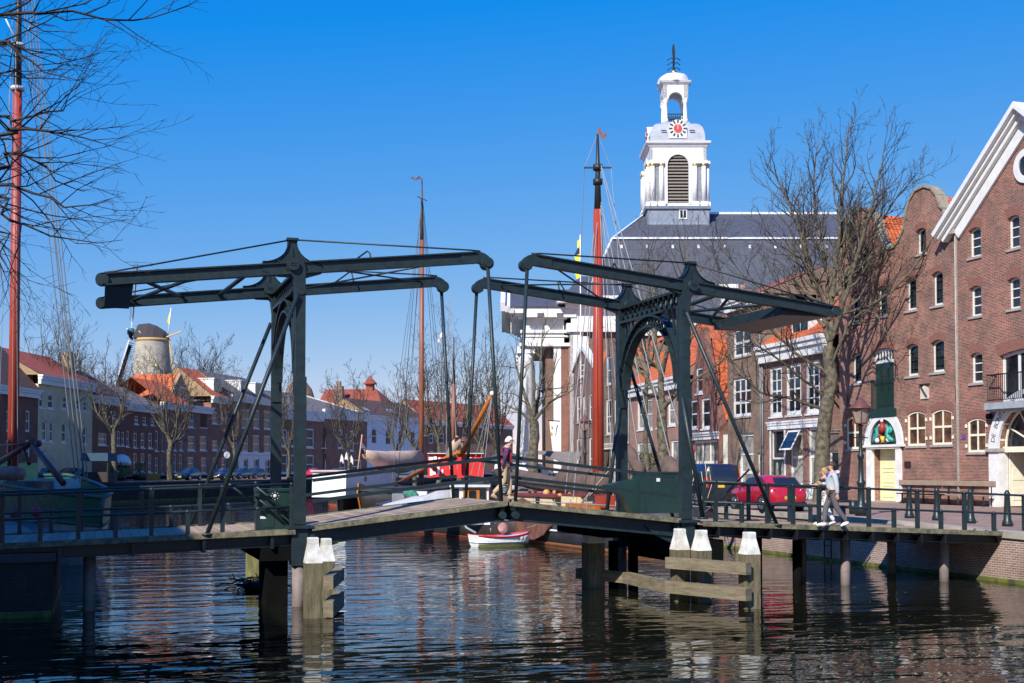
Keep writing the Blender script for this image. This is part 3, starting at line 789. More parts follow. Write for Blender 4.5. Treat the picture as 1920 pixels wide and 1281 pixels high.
# stone edging of the gables and roof between
m = MB(); cop = oz[1:-1]
for a, b in zip(cop[:-1], cop[1:]):
    m.bar((a[0],.2,a[1]+.04), (b[0],.2,b[1]+.04), .5, .13, up=(0,1,0)) if False else m.bar((a[0],.2,a[1]+.03), (b[0],.2,b[1]+.03), .56, .12)
ob('gable_coping', m, mat('lichen_stone', (.34,.30,.22), .9, c2=(.20,.17,.13), scale=3), K.T)
m = MB()
for ua, ub, zt in ((oz[1][0], oz[9][0]+.3, oz[5][1]-.35), (oz[10][0]+.6, 0, oz[18][1]-.4)):
    um = (ua+ub)/2; zb = K.q(1668,470)[1]-.3
    m.add([(ua-.2,.46,zb-.4),(um,.46,zt),(ub+.2,.46,zb-.4),(ua-.2,14,zb-.4),(um,14,zt),(ub+.2,14,zb-.4)], [(0,1,4,3),(1,2,5,4)])
    m.prism([(ua,zb-.4),(ub,zb-.4),(um,zt-.1)], Fp(13.9), Fp(14))
ob('roof', m, tiles('orange_pantiles_side', (.62,.15,.045), (.42,.09,.035), ax=(1,2)), K.T, fix=False)
# loading door
u0,u1,z0,z1 = ld
L_ = MB(); L_.box(u0,u1,.16,.24,z0,z1-.75); L_.box(u0+.1,(u0+u1)/2-.02,.13,.16,z0+.1,z1-.85); L_.box((u0+u1)/2+.02,u1-.1,.13,.16,z0+.1,z1-.85); ld_o = ob('loading_door', L_, DGREEN, K.T)
m = MB(); m.prism([(u0,z1-.75),(u1,z1-.75),(u1,z1-.02),(u0,z1-.02)], Fp(.14), Fp(.22), [[(u0+.14+(u1-u0-.28)*i/6+.03,z1-.6),(u0+.14+(u1-u0-.28)*(i+1)/6-.03,z1-.6),(u0+.14+(u1-u0-.28)*(i+1)/6-.03,z1-.16),(u0+.14+(u1-u0-.28)*i/6+.03,z1-.16)] for i in range(6)])
o = ob('transom', m, WHITE, ld_o); m = MB(); m.box(u0+.1,u1-.1,.19,.24,z1-.65,z1-.1); ob('pane', m, GLASS, o)
m = MB(); m.box(u0+.5,u0+.75,.115,.14,z0+.9,z1-1.1); m.box(u1-.75,u1-.5,.115,.14,z0+.9,z1-1.1); ob('pane', m, GLASS, ld_o)
m = MB()
for k in range(17): x = u0-.05+(u1-u0+.1)*k/16; m.box(x-.012,x+.012,-.1,-.076,z0-.02,z0+1.45)
m.box(u0-.1,u1+.1,-.11,-.06,z0+1.45,z0+1.5); m.box(u0-.1,u1+.1,-.11,-.06,z0-.05,z0); m.box(u0-.3,u1+.2,-.14,-.002,z0-.5,z0-.06); m.box(u0-.1,u0-.06,-.09,-.002,z0+1.4,z0+1.46); m.box(u1+.06,u1+.1,-.09,-.002,z0+1.4,z0+1.46)
ob('balustrade', m, DGREEN, ld_o)
m = MB(); a = arch_pts((u0-.1,u1+.1,z0,z1+.01), .13)[2:]; m.prism(a+[(p[0],p[1]+.42) for p in a[::-1]], Fp(-.004), Fp(.02)); ob('lintel', m, SOLD, ld_o)
# arched entrance with relief
def archway(F, cx, zsp, ri, ro, el=1.0, deep=.12):
    n = 20
    o_ = [(cx-ro*cos(pi*k/n), zsp+ro*el*sin(pi*k/n)) for k in range(n+1)]
    i_ = [(cx-ri*cos(pi*k/n), zsp+ri*el*sin(pi*k/n)) for k in range(n+1)]
    m = MB(); m.prism(o_+i_[::-1], Fp(-deep), Fp(.02)); A_ = ob('arch', m, WHITE, F.T)
    return A_, i_
STW = mat('white_stone', (.72,.71,.68), .6, var=.1)
A_, inn = archway(K, cx, zsp, Ri, Ro, 1.12)
m = MB(); m.prism(inn, Fp(-.02), Fp(.015)); ob('tympanum', m, mat('tympanum_dark', (.02,.03,.03), .8), A_)
m = MB(); m.box(cx-Ro-.12, cx+Ro+.12, -.2, .02, zsp-.13, zsp-.003); m.box(cx-Ro+.2, cx+Ro-.2, -.14, .02, zsp-.22, zsp-.13); ob('ledge', m, STW, A_)
letters(K, 'DE BONTE KOE', (cx, zsp), 1.56, -78, -22, .34, -.126, INK, par=A_)
TEAL = mat('relief_teal', (.05,.38,.32), .45, c2=(.02,.22,.19), scale=6); REDC = mat('relief_red', (.28,.03,.025), .5, var=.3); YEL = mat('relief_yellow', (.65,.42,.05), .5); FLESH = mat('relief_white', (.72,.68,.62), .5)
m = MB(); m.tube([(cx-.02,-.1,zsp+.62),(cx,-.12,zsp+.95),(cx,-.1,zsp+1.12)], [.2,.19,.08], 10); m.tube([(cx-.1,-.1,zsp+.62),(cx-.18,-.1,zsp+.4),(cx+.02,-.1,zsp+.3)], [.16,.13,.1], 8); m.tube([(cx+.12,-.1,zsp+1.0),(cx+.3,-.1,zsp+.85),(cx+.28,-.12,zsp+.68)], [.08,.07,.05], 8); ob('relief', m, REDC, A_)
m = MB()
for s in (-1, 1):
    m.tube([(cx+s*.28,-.08,zsp+1.0),(cx+s*.5,-.1,zsp+.8),(cx+s*.38,-.12,zsp+.55),(cx+s*.55,-.1,zsp+.28),(cx+s*.9,-.09,zsp+.2)], [.06,.12,.11,.15,.07], 8)
m.tube([(cx-.6+.19*cos(k*pi/6),-.08,zsp+.36+.2*sin(k*pi/6)) for k in range(13)], .07, 6); m.tube([(cx+.5,-.09,zsp+.5),(cx+.75,-.1,zsp+.75),(cx+.6,-.09,zsp+.95)], [.08,.1,.03], 6); ob('relief', m, TEAL, A_)
m = MB(); m.ball((cx-.02,-.13,zsp+1.22), .09); m.ball((cx-.42,-.13,zsp+.22), .13); m.ball((cx+.5,-.13,zsp+.24), .13); m.tube([(cx-.2,-.12,zsp+1.02),(cx-.32,-.13,zsp+.9)], .05, 6); ob('relief', m, FLESH, A_)
m = MB(); m.tube([(cx+.02,-.13,zsp+.42),(cx+.05,-.13,zsp+.1)], [.12,.09], 8); ob('relief', m, YEL, A_)
m = MB()
m.box(dr[0]-.42, dr[0]+.02, -.1, .1, 0, zsp-.22); m.box(dr[1]-.02, dr[1]+.42, -.1, .1, 0, zsp-.22); ob('door_jamb', m, STW, K.T)
PALE = mat('pale_yellow_paint', (.80,.74,.42), .5, var=.06)
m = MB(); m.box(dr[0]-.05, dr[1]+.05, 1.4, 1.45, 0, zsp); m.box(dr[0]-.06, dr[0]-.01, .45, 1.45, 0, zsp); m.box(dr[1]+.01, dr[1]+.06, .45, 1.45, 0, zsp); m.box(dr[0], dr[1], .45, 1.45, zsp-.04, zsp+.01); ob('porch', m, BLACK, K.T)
m = MB(); m.box(dr[0]+.05, dr[0]+1.45, .42, .48, .06, zsp-.14)
for z in (.25, 1.0, 1.75): m.box(dr[0]+.3, dr[0]+1.25, .395, .42, z, z+.05); m.box(dr[0]+.3, dr[0]+1.25, .395, .42, z+.55, z+.6)
ob('door', m, PALE, K.T)
m = MB(); m.box(dr[0]-.4, dr[1]+.4, -.45, .4, 0, .05); ob('door_step', m, STONE, K.T)
r = K.rect(1727.5,1742,722,748); m = MB(); m.prism([(r[0],r[2]),(r[1],r[2]),(r[1],r[3]-.2),((r[0]+r[1])/2,r[3]),(r[0],r[3]-.2)], Fp(-.06), Fp(-.003)); pq = ob('stone_plaque', m, mat('plaque_stone', (.62,.55,.46), .7), K.T)
m = MB(); m.tube([(r[0]+.1,-.07,r[3]-.15),((r[0]+r[1])/2,-.09,r[3]-.35),(r[1]-.1,-.07,r[3]-.6)], .05, 6); m.box(r[0]-.08,r[1]+.08,-.12,-.002,r[3]+.02,r[3]+.07); ob('carving', m, INK, pq)
r = K.rect(1697,1708,865,877); m = MB(); m.box(r[0],r[1],-.05,-.003,r[2],r[3]); ob('wall_plaque', m, mat('bronze_plaque', (.06,.03,.03), .4, metal=.4), K.T)
# ================================================================ gabled warehouse on the far right
PW = at(1797, 700, X=XK)
Wh = Fac(1990, 1797.2, 0, 'warehouse', 'brick warehouse with a broad white bargeboard gable and arched entrance', P=(XK, PW.y-.02-15.0), cat='warehouse')
pk = Wh.q(1899, 203, -.72); ev = Wh.q(1797, 424); sm = Wh.q(1797, 700)[0]
sm = -15.0; W2 = 2*(pk[0]-sm); ur = sm+W2
poly = [(sm,0),(sm,ev[1]),(pk[0],pk[1]-.3),(ur,ev[1]),(ur,0)]
wl = [((1816,1839,427,482),.1,0),((1889,1911.5,404,466),.1,0),((1818,1840,536,593),.1,0),((1889.5,1912.5,520,579),.1,0),((1819,1842,661,718),.14,0),((1814,1848.6,784,848),.14,1)]
rs = [(Wh.rect(*a), rise, k) for a, rise, k in wl]
# mirrored half of the facade, out of frame
rs2 = []
for r, rise, k in rs:
    rs2.append((r, rise, k))
    if r[0] < pk[0]-1.2: rs2.append(((2*pk[0]-r[1], 2*pk[0]-r[0], r[2], r[3]), rise, k))
fd = Wh.rect(1874,1935,655,753); fd = (fd[0], 2*pk[0]-fd[0], fd[2], fd[3])
zsp = Wh.q(1870, 841)[1]; ao = Wh.q(1856.5, 820)[0]; acx = pk[0]; Ro = acx-ao; Ri = Ro-.62
holes = [arch_pts(r, rise) for r, rise, k in rs2]+[arch_pts(fd, .2)]
holes.append([(acx-Ri,.02),(acx+Ri,.02)]+[(acx+Ri*cos(pi*k/16), zsp+Ri*sin(pi*k/16)) for k in range(17)])
wall(Wh, poly, holes, BR_WARE, .45)
body(Wh, sm, ur, ev[1], 16, BR_WARE)
for r, rise, k in rs2:
    if k: window(Wh, r, rise, .05, 2, 2, gm=MATS['glass_with_curtain'], fm=CREAM, fw=.085, bw=.035, sill=STONE, lintel=.36)
    else: window(Wh, r, rise, .17, 1, 3, fw=.085, sill=STONE, lintel=.42, rail=False)
m = MB(); 
for r, rise, k in rs2:
    if k:
        for u in (r[0]-.07, r[1]+.07):
            for z in (r[2]+.3, r[3]-.35): m.box(u-.06, u+.06, -.04, 0, z-.08, z+.08)
ob('shutter_hinge', m, CREAM, Wh.T)
fo = window(Wh, fd, .2, .2, 4, 1, fw=.14, bw=.07, lintel=.5, name='french_door')
m = MB(); u0,u1,z0,z1 = fd
n = 34
for k in range(n+1): x = u0-.2+(u1-u0+.4)*k/n; m.box(x-.01,x+.01,-.52,-.5,z0+.1,z0+1.2)
m.box(u0-.22,u1+.22,-.535,-.485,z0+1.2,z0+1.25); m.box(u0-.22,u1+.22,-.53,-.49,z0+.08,z0+.11)
for u in (u0-.21, u1+.21): m.box(u-.02,u+.02,-.52,-.002,z0+1.2,z0+1.24)
ob('balcony_rail', m, BSTEEL, fo)
m = MB(); m.box(u0-.32,u1+.32,-.6,-.002,z0-.32,z0-.02); m.box(u0-.28,u1+.28,-.5,-.002,z0-.42,z0-.32); ob('balcony_slab', m, mat('grey_slab', (.30,.32,.35), .7), fo)
n = 24
o_ = [(acx-Ro*cos(pi*k/n), zsp+Ro*sin(pi*k/n)) for k in range(n+1)]; i_ = [(acx-Ri*cos(pi*k/n), zsp+Ri*sin(pi*k/n)) for k in range(n+1)]
m = MB(); m.prism(o_+i_[::-1], Fp(-.12), Fp(.4)); A_ = ob('arch', m, WHITE, Wh.T)
letters(Wh, 'DE BONTE KOE', (acx, zsp), Ri+.2, -80, -22, .36, -.126, INK, par=A_)
letters(Wh, 'CH', (acx, zsp), Ri+.2, 10, 16, .36, -.126, INK, par=A_)
m = MB()
for dx, dzz, rr in ((-.08,.02,.09),(.07,.05,.09),(.16,.13,.05)): m.ball((acx-.18+dx, -.125, zsp+Ri+.3+dzz), rr, 8, 6, (1,.15,1))
m.tube([(acx-.2,-.125,zsp+Ri+.26),(acx-.22,-.125,zsp+Ri+.15)], .015, 4); ob('emblem', m, INK, A_)
# fanlight
m = MB()
for a in range(30, 180, 30): m.bar((acx+.55*cos(R(a)), .26, zsp+.12+.55*sin(R(a))), (acx+(Ri-.06)*cos(R(a)), .26, zsp+(Ri-.06)*sin(R(a))), .06, .07, up=(0,1,0))
for rr, w_ in ((Ri-.08, .09), (.62, .05), (.25, .04)):
    ri_ = rr-w_
    m.prism([(acx-rr*cos(pi*k/n), zsp+.06+rr*sin(pi*k/n)) for k in range(n+1)]+[(acx-ri_*cos(pi*k/n), zsp+.06+ri_*sin(pi*k/n)) for k in range(n, -1, -1)], Fp(.22), Fp(.3))
for a in range(22, 180, 27): m.bar((acx+.24*cos(R(a)), .26, zsp+.06+.24*sin(R(a))), (acx+.6*cos(R(a)), .26, zsp+.06+.6*sin(R(a))), .05, .05, up=(0,1,0))
m.box(acx-Ri, acx+Ri, .18, .34, zsp-.18, zsp+.07); fl = ob('fanlight', m, CREAM, Wh.T)
m = MB(); m.prism([(acx-Ri*.98*cos(pi*k/n), zsp+.05+Ri*.98*sin(pi*k/n)) for k in range(n+1)], Fp(.27), Fp(.32)); ob('pane', m, GLASS, fl)
m = MB(); m.box(acx-Ro, acx-Ri+.05, -.1, .42, 0, zsp-.15); m.box(acx+Ri-.05, acx+Ro, -.1, .42, 0, zsp-.15); ob('door_jamb', m, STW, Wh.T)
m = MB(); m.box(acx-Ro-.12, acx-Ri+.12, -.2, .42, zsp-.15, zsp-.003); m.box(acx+Ri-.12, acx+Ro+.12, -.2, .42, zsp-.15, zsp-.003); ob('impost', m, STONE, Wh.T)
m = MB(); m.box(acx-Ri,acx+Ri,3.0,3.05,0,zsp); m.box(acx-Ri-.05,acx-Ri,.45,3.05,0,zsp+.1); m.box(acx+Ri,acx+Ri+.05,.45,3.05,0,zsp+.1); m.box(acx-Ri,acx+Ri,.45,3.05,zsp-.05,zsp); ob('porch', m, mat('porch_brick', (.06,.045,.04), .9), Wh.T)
m = MB(); m.box(acx-Ri+.04, acx-Ri+.1, .45, 1.6, .04, zsp-.2)
for z in (.3, 1.2, 2.0): m.box(acx-Ri+.1, acx-Ri+.12, .6, 1.45, z, z+.55)
ob('door', m, CREAM, Wh.T)
m = MB(); r = Wh.rect(1921-14, 1934+14, 300, 342); m.prism([(pk[0]+.75*cos(2*pi*k/24), r[2]+.75+.75*sin(2*pi*k/24)) for k in range(24)], Fp(-.1), Fp(-.003), [[(pk[0]+.45*cos(2*pi*k/20), r[2]+.75+.45*sin(2*pi*k/20)) for k in range(20)]]); o = ob('round_window', m, WHITE, Wh.T)
m = MB(); m.prism([(pk[0]+.5*cos(2*pi*k/20), r[2]+.75+.5*sin(2*pi*k/20)) for k in range(20)], Fp(-.03), Fp(-.004)); ob('pane', m, GLASS, o)
# bargeboards and roof
def rake(s, off0, off1, y0, y1, ma, nm, ext=.75):
    m = MB(); dx = (pk[0]-sm); dzv = pk[1]-.3-ev[1]; l = hypot(dx, dzv); nx_, nz_ = -dzv/l, dx/l
    a = (sm-ext*dx/l, ev[1]-ext*dzv/l); b = (pk[0], pk[1]-.3)
    def off(p, o): return (p[0]+nx_*o, p[1]+nz_*o)
    P4 = [off(a, off0), (b[0], b[1]+off0/nz_), (b[0], b[1]+off1/nz_), off(a, off1)]
    if s < 0: P4 = [(2*pk[0]-p[0], p[1]) for p in P4]
    m.prism(P4, Fp(y0), Fp(y1)); return m
for i, (o0, o1, y0, y1) in enumerate(((-.62,-.1,-.14,-.003), (-.1,.1,-.34,.1), (.1,.24,-.52,.1), (.24,.46,-.72,.1))):
    mm = MB()
    for s in (1, -1):
        k = rake(s, o0, o1, y0, y1, WHITE, '', .9 if i else .2); mm.add(k.v, k.f)
    ob('bargeboard', mm, WHITE, Wh.T)
mm = MB()
for s in (1, -1):
    k = rake(s, .46, .56, .1, 16.2, None, '', .9); mm.add(k.v, k.f)
ob('roof', mm, T_OR, Wh.T)
m = MB(); m.box(sm-.25, sm+.05, -.3, -.003, ev[1]-.35, ev[1]-.1); m.box(sm-.05,sm-.0,-.1,-.02,0,ev[1]-.35); ob('gutter', m, STONE, Wh.T)
m = MB(); r = Wh.q(1858, 781); m.tube([(r[0],-.2,r[1]),(r[0],-.003,r[1])], .13, 10); ob('wall_lamp', m, BLACK, Wh.T)
m = MB(); r = Wh.rect(1804,1811.5,814,823); m.box(r[0],r[1],-.03,-.003,r[2],r[3]); ob('street_sign', m, mat('sign_blue_red', (.30,.05,.09), .5, c2=(.03,.08,.35), scale=3), Wh.T)
# ---------------------------------------------------------------- row of houses behind the drawbridge
GRW = 'houses along the right quay'
def ch_prev(F): return F.end
# --- narrow lean-to between houses
P0 = K.end
A0 = Fac(1575, 1553, 3.3, 'outbuilding', 'low brick link between the twin gabled house and the white corniced house', P=P0, cat='house', group=GRW)
d = A0.rect(1554, 1572, 845, 925)
d = (d[0], d[1], 0, d[3])
wall(A0, [(A0.ul,0),(0,0),(0,A0.q(1563,812)[1]),(A0.ul,A0.q(1563,812)[1])], [arch_pts(d, 0)], BR_OLD); body(A0, A0.ul, 0, A0.q(1563,812)[1], 8, BR_OLD)
window(A0, d, 0, .1, 1, 1, fw=.12, name='door'); band(A0, A0.ul, 0, A0.q(1563,812)[1], A0.q(1563,806)[1], .15, STONE)
# --- house with white cornice and dormer
B1 = Fac(1553, 1431, 3.3, 'town_house', 'brown brick house with a white cornice and an orange tiled roof with dormer', P=A0.end, group=GRW)
zc = B1.q(1490, 672)[1]; H1 = zc
ws = [B1.rect(*a) for a in ((1443,1466,688,781),(1474,1502,681,778),(1511,1537,676,774))]
zl = min(w_[2] for w_ in ws); zh = sum(w_[3] for w_ in ws)/3
ws = [(w_[0], w_[1], zl, zh) for w_ in ws]
gd = B1.rect(1446,1471,806,900); gw = [B1.rect(1481,1505,803,895), B1.rect(1515,1536,803,895)]
gd = (gd[0], gd[1], .25, gd[3]); gw = [(g_[0], g_[1], .7, gd[3]) for g_ in gw]
wall(B1, [(B1.ul,0),(0,0),(0,zc),(B1.ul,zc)], [arch_pts(w_, 0) for w_ in ws+gw+[gd]], BR_BROWN); body(B1, B1.ul, 0, zc, 9, BR_BROWN)
for w_ in ws: window(B1, w_, 0, .06, 2, 4, fw=.2, bw=.035, sill=WHITE)
for w_ in gw: window(B1, w_, 0, .1, 1, 2, fw=.14, bw=.05, gm=GLASSC)
do = window(B1, (gd[0], gd[1], gd[2]+2.05, gd[3]), 0, .1, 1, 1, fw=.09); m = MB(); m.box(gd[0], gd[1], .14, .2, gd[2], gd[2]+2.05)
D_ = ob('door', m, DGREEN, B1.T); m = MB(); um = (gd[0]+gd[1])/2
for s in (-1, 1): m.prism([(um+s*.34+.16*cos(2*pi*k/14), gd[2]+1.25+.62*sin(2*pi*k/14)) for k in range(14)], Fp(.12), Fp(.139))
ob('pane', m, GLASSC, D_)
m = MB(); m.box(gd[0]-.14,gd[0],-.04,.2,0,gd[3]); m.box(gd[1],gd[1]+.14,-.04,.2,0,gd[3]); m.box(gd[0]-.2,gd[1]+.2,-.4,.2,0,gd[2]); ob('door_frame', m, WHITE, B1.T)
for a, b in ((gd[0]-.3, gd[1]+.3), (gw[0][0]-.2, gw[0][1]+.2), (gw[1][0]-.2, -.2)): band(B1, a, b, gd[3]+.02, gd[3]+.5, .16, mat('pale_lintel', (.72,.73,.75), .6), 'lintel')
m = MB(); m.box(B1.ul, 0, -.03, 0, .0, .6); ob('plinth', m, STW, B1.T)
# awning window swung open
u0,u1,z0,z1 = gw[0]; m = MB(); m.prism([(u0+.05,0),(u1-.05,0),(u1-.05,1.15),(u0+.05,1.15)], lambda a,b: (a,-.75+.62*b/1.15,z1-1.25+b), lambda a,b: (a,-.71+.62*b/1.15,z1-1.25+b), [[(u0+.15,.1),(u1-.15,.1),(u1-.15,1.05),(u0+.15,1.05)]]); ow = ob('open_casement', m, WHITE, B1.T)
m = MB(); m.prism([(u0+.13,.08),(u1-.13,.08),(u1-.13,1.07),(u0+.13,1.07)], lambda a,b: (a,-.735+.62*b/1.15,z1-1.25+b), lambda a,b: (a,-.725+.62*b/1.15,z1-1.25+b)); ob('pane', m, GLASS, ow)
band(B1, B1.ul, 0, zc, zc+1.05, .55)
roof(B1, B1.ul, 0, zc+1.05, zc+4.2, -.3, 9, T_OR, gable=BR_BROWN)
r = B1.rect(1468,1500,606,642); dormer(B1, r[0], r[1], zc+1.4, zc+2.75, .6, 2.2, WHITE)
# --- three storey narrow house
B2 = Fac(1431, 1365, 4.5, 'town_house', 'narrow brown brick house with large white windows rising above its neighbours', P=B1.end, group=GRW)
h = B2.q(1400, 578)[1]
ws = [B2.rect(1374,1408,708,781), B2.rect(1375,1408,616,668)]
gd = B2.rect(1385,1413,812,905); gd = (gd[0], gd[1], .1, gd[3]); g2 = B2.rect(1420,1430,849,905); g2 = (g2[0], g2[1], .1, g2[3])
wall(B2, [(B2.ul,0),(0,0),(0,h),(B2.ul,h)], [arch_pts(w_, 0) for w_ in ws+[gd,g2]], BR_OLD); body(B2, B2.ul, 0, h, 9, BR_OLD)
window(B2, ws[0], 0, .08, 3, 3, fw=.16, bw=.06, sill=STONE); window(B2, ws[1], 0, .08, 2, 2, fw=.14, bw=.05, sill=STONE)
window(B2, gd, 0, .12, 1, 3, fw=.2, bw=.06, gm=GLASSC, name='door'); window(B2, g2, 0, .1, 1, 1, fw=.12, name='door')
band(B2, B2.ul, 0, h, h+.7, .45); roof(B2, B2.ul, 0, h+.7, h+2.6, -.2, 9, T_RD, gable=BR_OLD)
# --- gable fronted red house, roof slope facing the camera
B3 = Fac(1365, 1287, 5.5, 'town_house', 'red brick gable house with a steep orange side roof', P=B2.end, group=GRW)
pkx = B3.q(1300, 640); er = B3.q(1345, 785); e2 = er[1]
uw = B3.q(1349, 800)[0]; ucen = (B3.ul+uw)/2
pz = B3.q(1305, 618)[1]
ws = [B3.rect(1293,1307,750,804), B3.rect(1315,1331,746,804), B3.rect(1305,1317,689,738)]
gs = B3.rect(1300,1345,826,900); gs = (gs[0], gs[1], .6, gs[3])
wall(B3, [(B3.ul,0),(uw,0),(uw,e2),(ucen+.5,pz-.6),(ucen+.4,pz),(ucen-.4,pz),(ucen-.5,pz-.6),(B3.ul,e2)], [arch_pts(w_, 0) for w_ in ws+[gs]], BR_RED); body(B3, B3.ul, uw, e2, 13, BR_RED)
for w_ in ws: window(B3, w_, 0, .07, 1, 2, fw=.16, sill=WHITE)
window(B3, gs, 0, .1, 3, 2, fw=.14, bw=.07, fm=CREAM, gm=GLASSC, name='shop_window'); band(B3, gs[0]-.3, gs[1]+.3, gs[3]+.05, gs[3]+.55, .35)
m = MB(); m.add([(uw+.15,.4,e2-.1),(ucen,.4,pz-.7),(ucen,13,pz-.7),(uw+.15,13,e2-.1)], [(0,1,2,3)]); m.add([(B3.ul-.1,.4,e2-.1),(ucen,.4,pz-.7),(ucen,13,pz-.7),(B3.ul-.1,13,e2-.1)], [(0,1,2,3)])
ob('roof', m, T_OR, B3.T, fix=False)
# --- passage infill
A3 = Fac(1350, 1365, 5.5, 'garden_wall', 'low brick passage wall between two houses', P=B2.end, cat='wall')
m = MB(); m.box(uw, 0, .1, .4, 0, 3.6); ob('wall', m, BR_OLD, A3.T); m = MB(); d = B3.rect(1355,1364,815,900); m.box(d[0], d[1], .05, .1, 0, d[3]); ob('door', m, CREAM, A3.T)
# --- low house with wide orange roof seen through the arch
B4 = Fac(1287, 1180, 7.4, 'town_house', 'low pale brick house with a wide orange roof seen through the right portal arch', P=B3.end, group=GRW)
zc = B4.q(1240, 735)[1]
ws = [B4.rect(*a) for a in ((1195,1208,750,806),(1211,1223,748,806),(1231,1243,745,802),(1252,1266,741,798))]
gs = [B4.rect(*a) for a in ((1195,1207,830,905),(1211,1222,830,905),(1241,1253,826,905),(1258,1272,825,905))]
gs = [(g_[0], g_[1], .5, g_[3]) for g_ in gs]
BR_PALE = brick('brick_pale_red', (.36,.18,.13), (.25,.12,.09), (.42,.33,.28), big=.25)
wall(B4, [(B4.ul,0),(0,0),(0,zc),(B4.ul,zc)], [arch_pts(w_, 0) for w_ in ws+gs], BR_PALE); body(B4, B4.ul, 0, zc, 10, BR_PALE)
for w_ in ws: window(B4, w_, 0, .07, 1, 2, fw=.16, gm=GLASSC, sill=WHITE)
for w_ in gs: window(B4, w_, 0, .07, 1, 2, fw=.16, gm=GLASSC)
band(B4, B4.ul, 0, zc, zc+.9, .5); roof(B4, B4.ul, 0, zc+.9, B4.q(1240, 640)[1]+2.2, -.3, 11, T_OR, gable=BR_PALE)
# --- taller weathered house
B5 = Fac(1180, 1133, 9, 'town_house', 'tall weathered brick house with a single tall window behind the red mast', P=B4.end, group=GRW)
h = B5.q(1150, 640)[1]
ws = [B5.rect(1136,1146,748,815), B5.rect(1152,1160,748,812), B5.rect(1137,1146,668,722)]; gs = [B5.rect(1131.5,1142,845,905), B5.rect(1150,1162,850,905)]
gs = [(g_[0], g_[1], .3, g_[3]) for g_ in gs]
wall(B5, [(B5.ul-.2,0),(0,0),(0,h-1.6),(-2.4,h),(B5.ul+2.4,h),(B5.ul-.2,h-1.6)], [arch_pts(w_, 0) for w_ in ws+gs], BR_OLD); body(B5, B5.ul-.2, 0, h-1.6, 9, BR_OLD)
for w_ in ws+gs: window(B5, w_, 0, .07, 1, 2, fw=.16, sill=STONE)
roof(B5, B5.ul, 0, h-1.6, h+.6, .5, 9, T_OR)
band(B5, B5.ul, -.1, gs[0][3]+.1, gs[0][3]+.6, .3, CREAM)
# --- house with white coped neck gable
B6 = Fac(1133, 1061, 11, 'town_house', 'brown brick house with a pointed gable edged in white stone', P=B5.end, group=GRW)
pkq = B6.q(1093, 655); lq = B6.q(1070, 706); rq = B6.q(1116, 697); lo = B6.q(1061, 706)
ws = [B6.rect(*a) for a in ((1086,1095.5,682,708),(1081,1087,742,793),(1092.5,1099,742,792),(1104,1109.5,738,791),(1063.5,1067.5,752,784))]
gs = [B6.rect(*a) for a in ((1081,1087,822,895),(1104,1110,820,895),(1063.5,1068,824,895))]
gs = [(g_[0], g_[1], .6, g_[3]) for g_ in gs]
zr = lq[1]
wall(B6, [(B6.ul,0),(0,0),(0,zr-1.2),(rq[0],zr),(pkq[0]+.5,pkq[1]),(pkq[0]-.5,pkq[1]),(lq[0],zr),(B6.ul,zr)], [arch_pts(w_, 0) for w_ in ws+gs], BR_BROWN); body(B6, B6.ul, 0, zr-1.3, 9, BR_BROWN)
for w_ in ws+gs: window(B6, w_, 0, .08, 1, 2, fw=.2, sill=STONE)
m = MB()
for a, b in (((lq[0],zr),(pkq[0]-.5,pkq[1]+.1)), ((rq[0],zr),(pkq[0]+.5,pkq[1]+.1))): m.bar((a[0],.1,a[1]), (b[0],.1,b[1]), .6, .45)
m.box(pkq[0]-.75, pkq[0]+.75, -.2, .4, pkq[1]-.1, pkq[1]+1.2); m.box(B6.ul, lq[0], -.15, .4, zr-.1, zr+.15); ob('gable_coping', m, STW, B6.T)
m = MB(); m.add([(rq[0]+.6,.45,zr-.8),(pkq[0],.45,pkq[1]-.2),(pkq[0],9,pkq[1]-.2),(rq[0]+.6,9,zr-.8)], [(0,1,2,3)]); m.add([(lq[0],.45,zr-.3),(pkq[0],.45,pkq[1]-.2),(pkq[0],9,pkq[1]-.2),(lq[0],9,zr-.3)], [(0,1,2,3)]); m.add([(rq[0]-.2,.8,zr-1.2),(.1,.8,zr-1.2),(.1,6,zr+2.6),(rq[0]-.2,6,zr+2.6)], [(0,1,2,3)]); ob('roof', m, T_OR, B6.T, fix=False)
# ================================================================ church with white portico and bell tower
CA = R(-18.5)
cxd = V((cos(CA), sin(CA), 0)); cyd = V((-sin(CA), cos(CA), 0))
CP = at(968, 880, D=128); CP.z = ZS
CHU = thing('church', 'large slate roofed church with white portico and a white bell tower with clock', 'church', CP, CA)
class CF_: pass
CX = CF_(); CX.T = CHU
def cq(x, y, dep=0):
    p = on_plane(x, y, CP+cyd*dep, cyd)
    return ((p-CP).dot(cxd), p.z-ZS)
WP = mat('portico_white', (.68,.675,.66), .6, var=.08)
WPL = planks('white_boards', (.62,.62,.63), (.50,.51,.53), per=.45, ax=0, gap=.06)
# main body
D_N = 1.5                      # near long wall
xa = cq(1100, 600, D_N)[0]; xb = cq(1640, 600, D_N)[0]; ze = cq(1300, 612, D_N)[1]
m = MB(); m.box(xa, xb, D_N, D_N+26, 0, ze); ob('wall', m, BR_CHURCH, CHU)
m = MB(); m.box(xa-.5, xb+.5, D_N-.7, D_N, ze-.2, ze+.75); m.box(xa-.5, xb+.5, D_N-.35, D_N, ze-1.0, ze-.2); ob('cornice', m, WP, CHU)
zb_ = cq(1400, 448, D_N+4.5); zr_ = cq(1400, 402, D_N+13); xh = cq(1148, 448, D_N+4.5)[0]
zb_, zr_ = zb_[1], zr_[1]; xt = cq(1210, 415, D_N+13)[0]
ze2 = ze+.6; xl0 = cq(1078, 560, D_N)[0]
m = MB()
y0, y1, y2, y3, y4 = D_N-.5, D_N+4.5, D_N+13, D_N+21.5, D_N+26.5
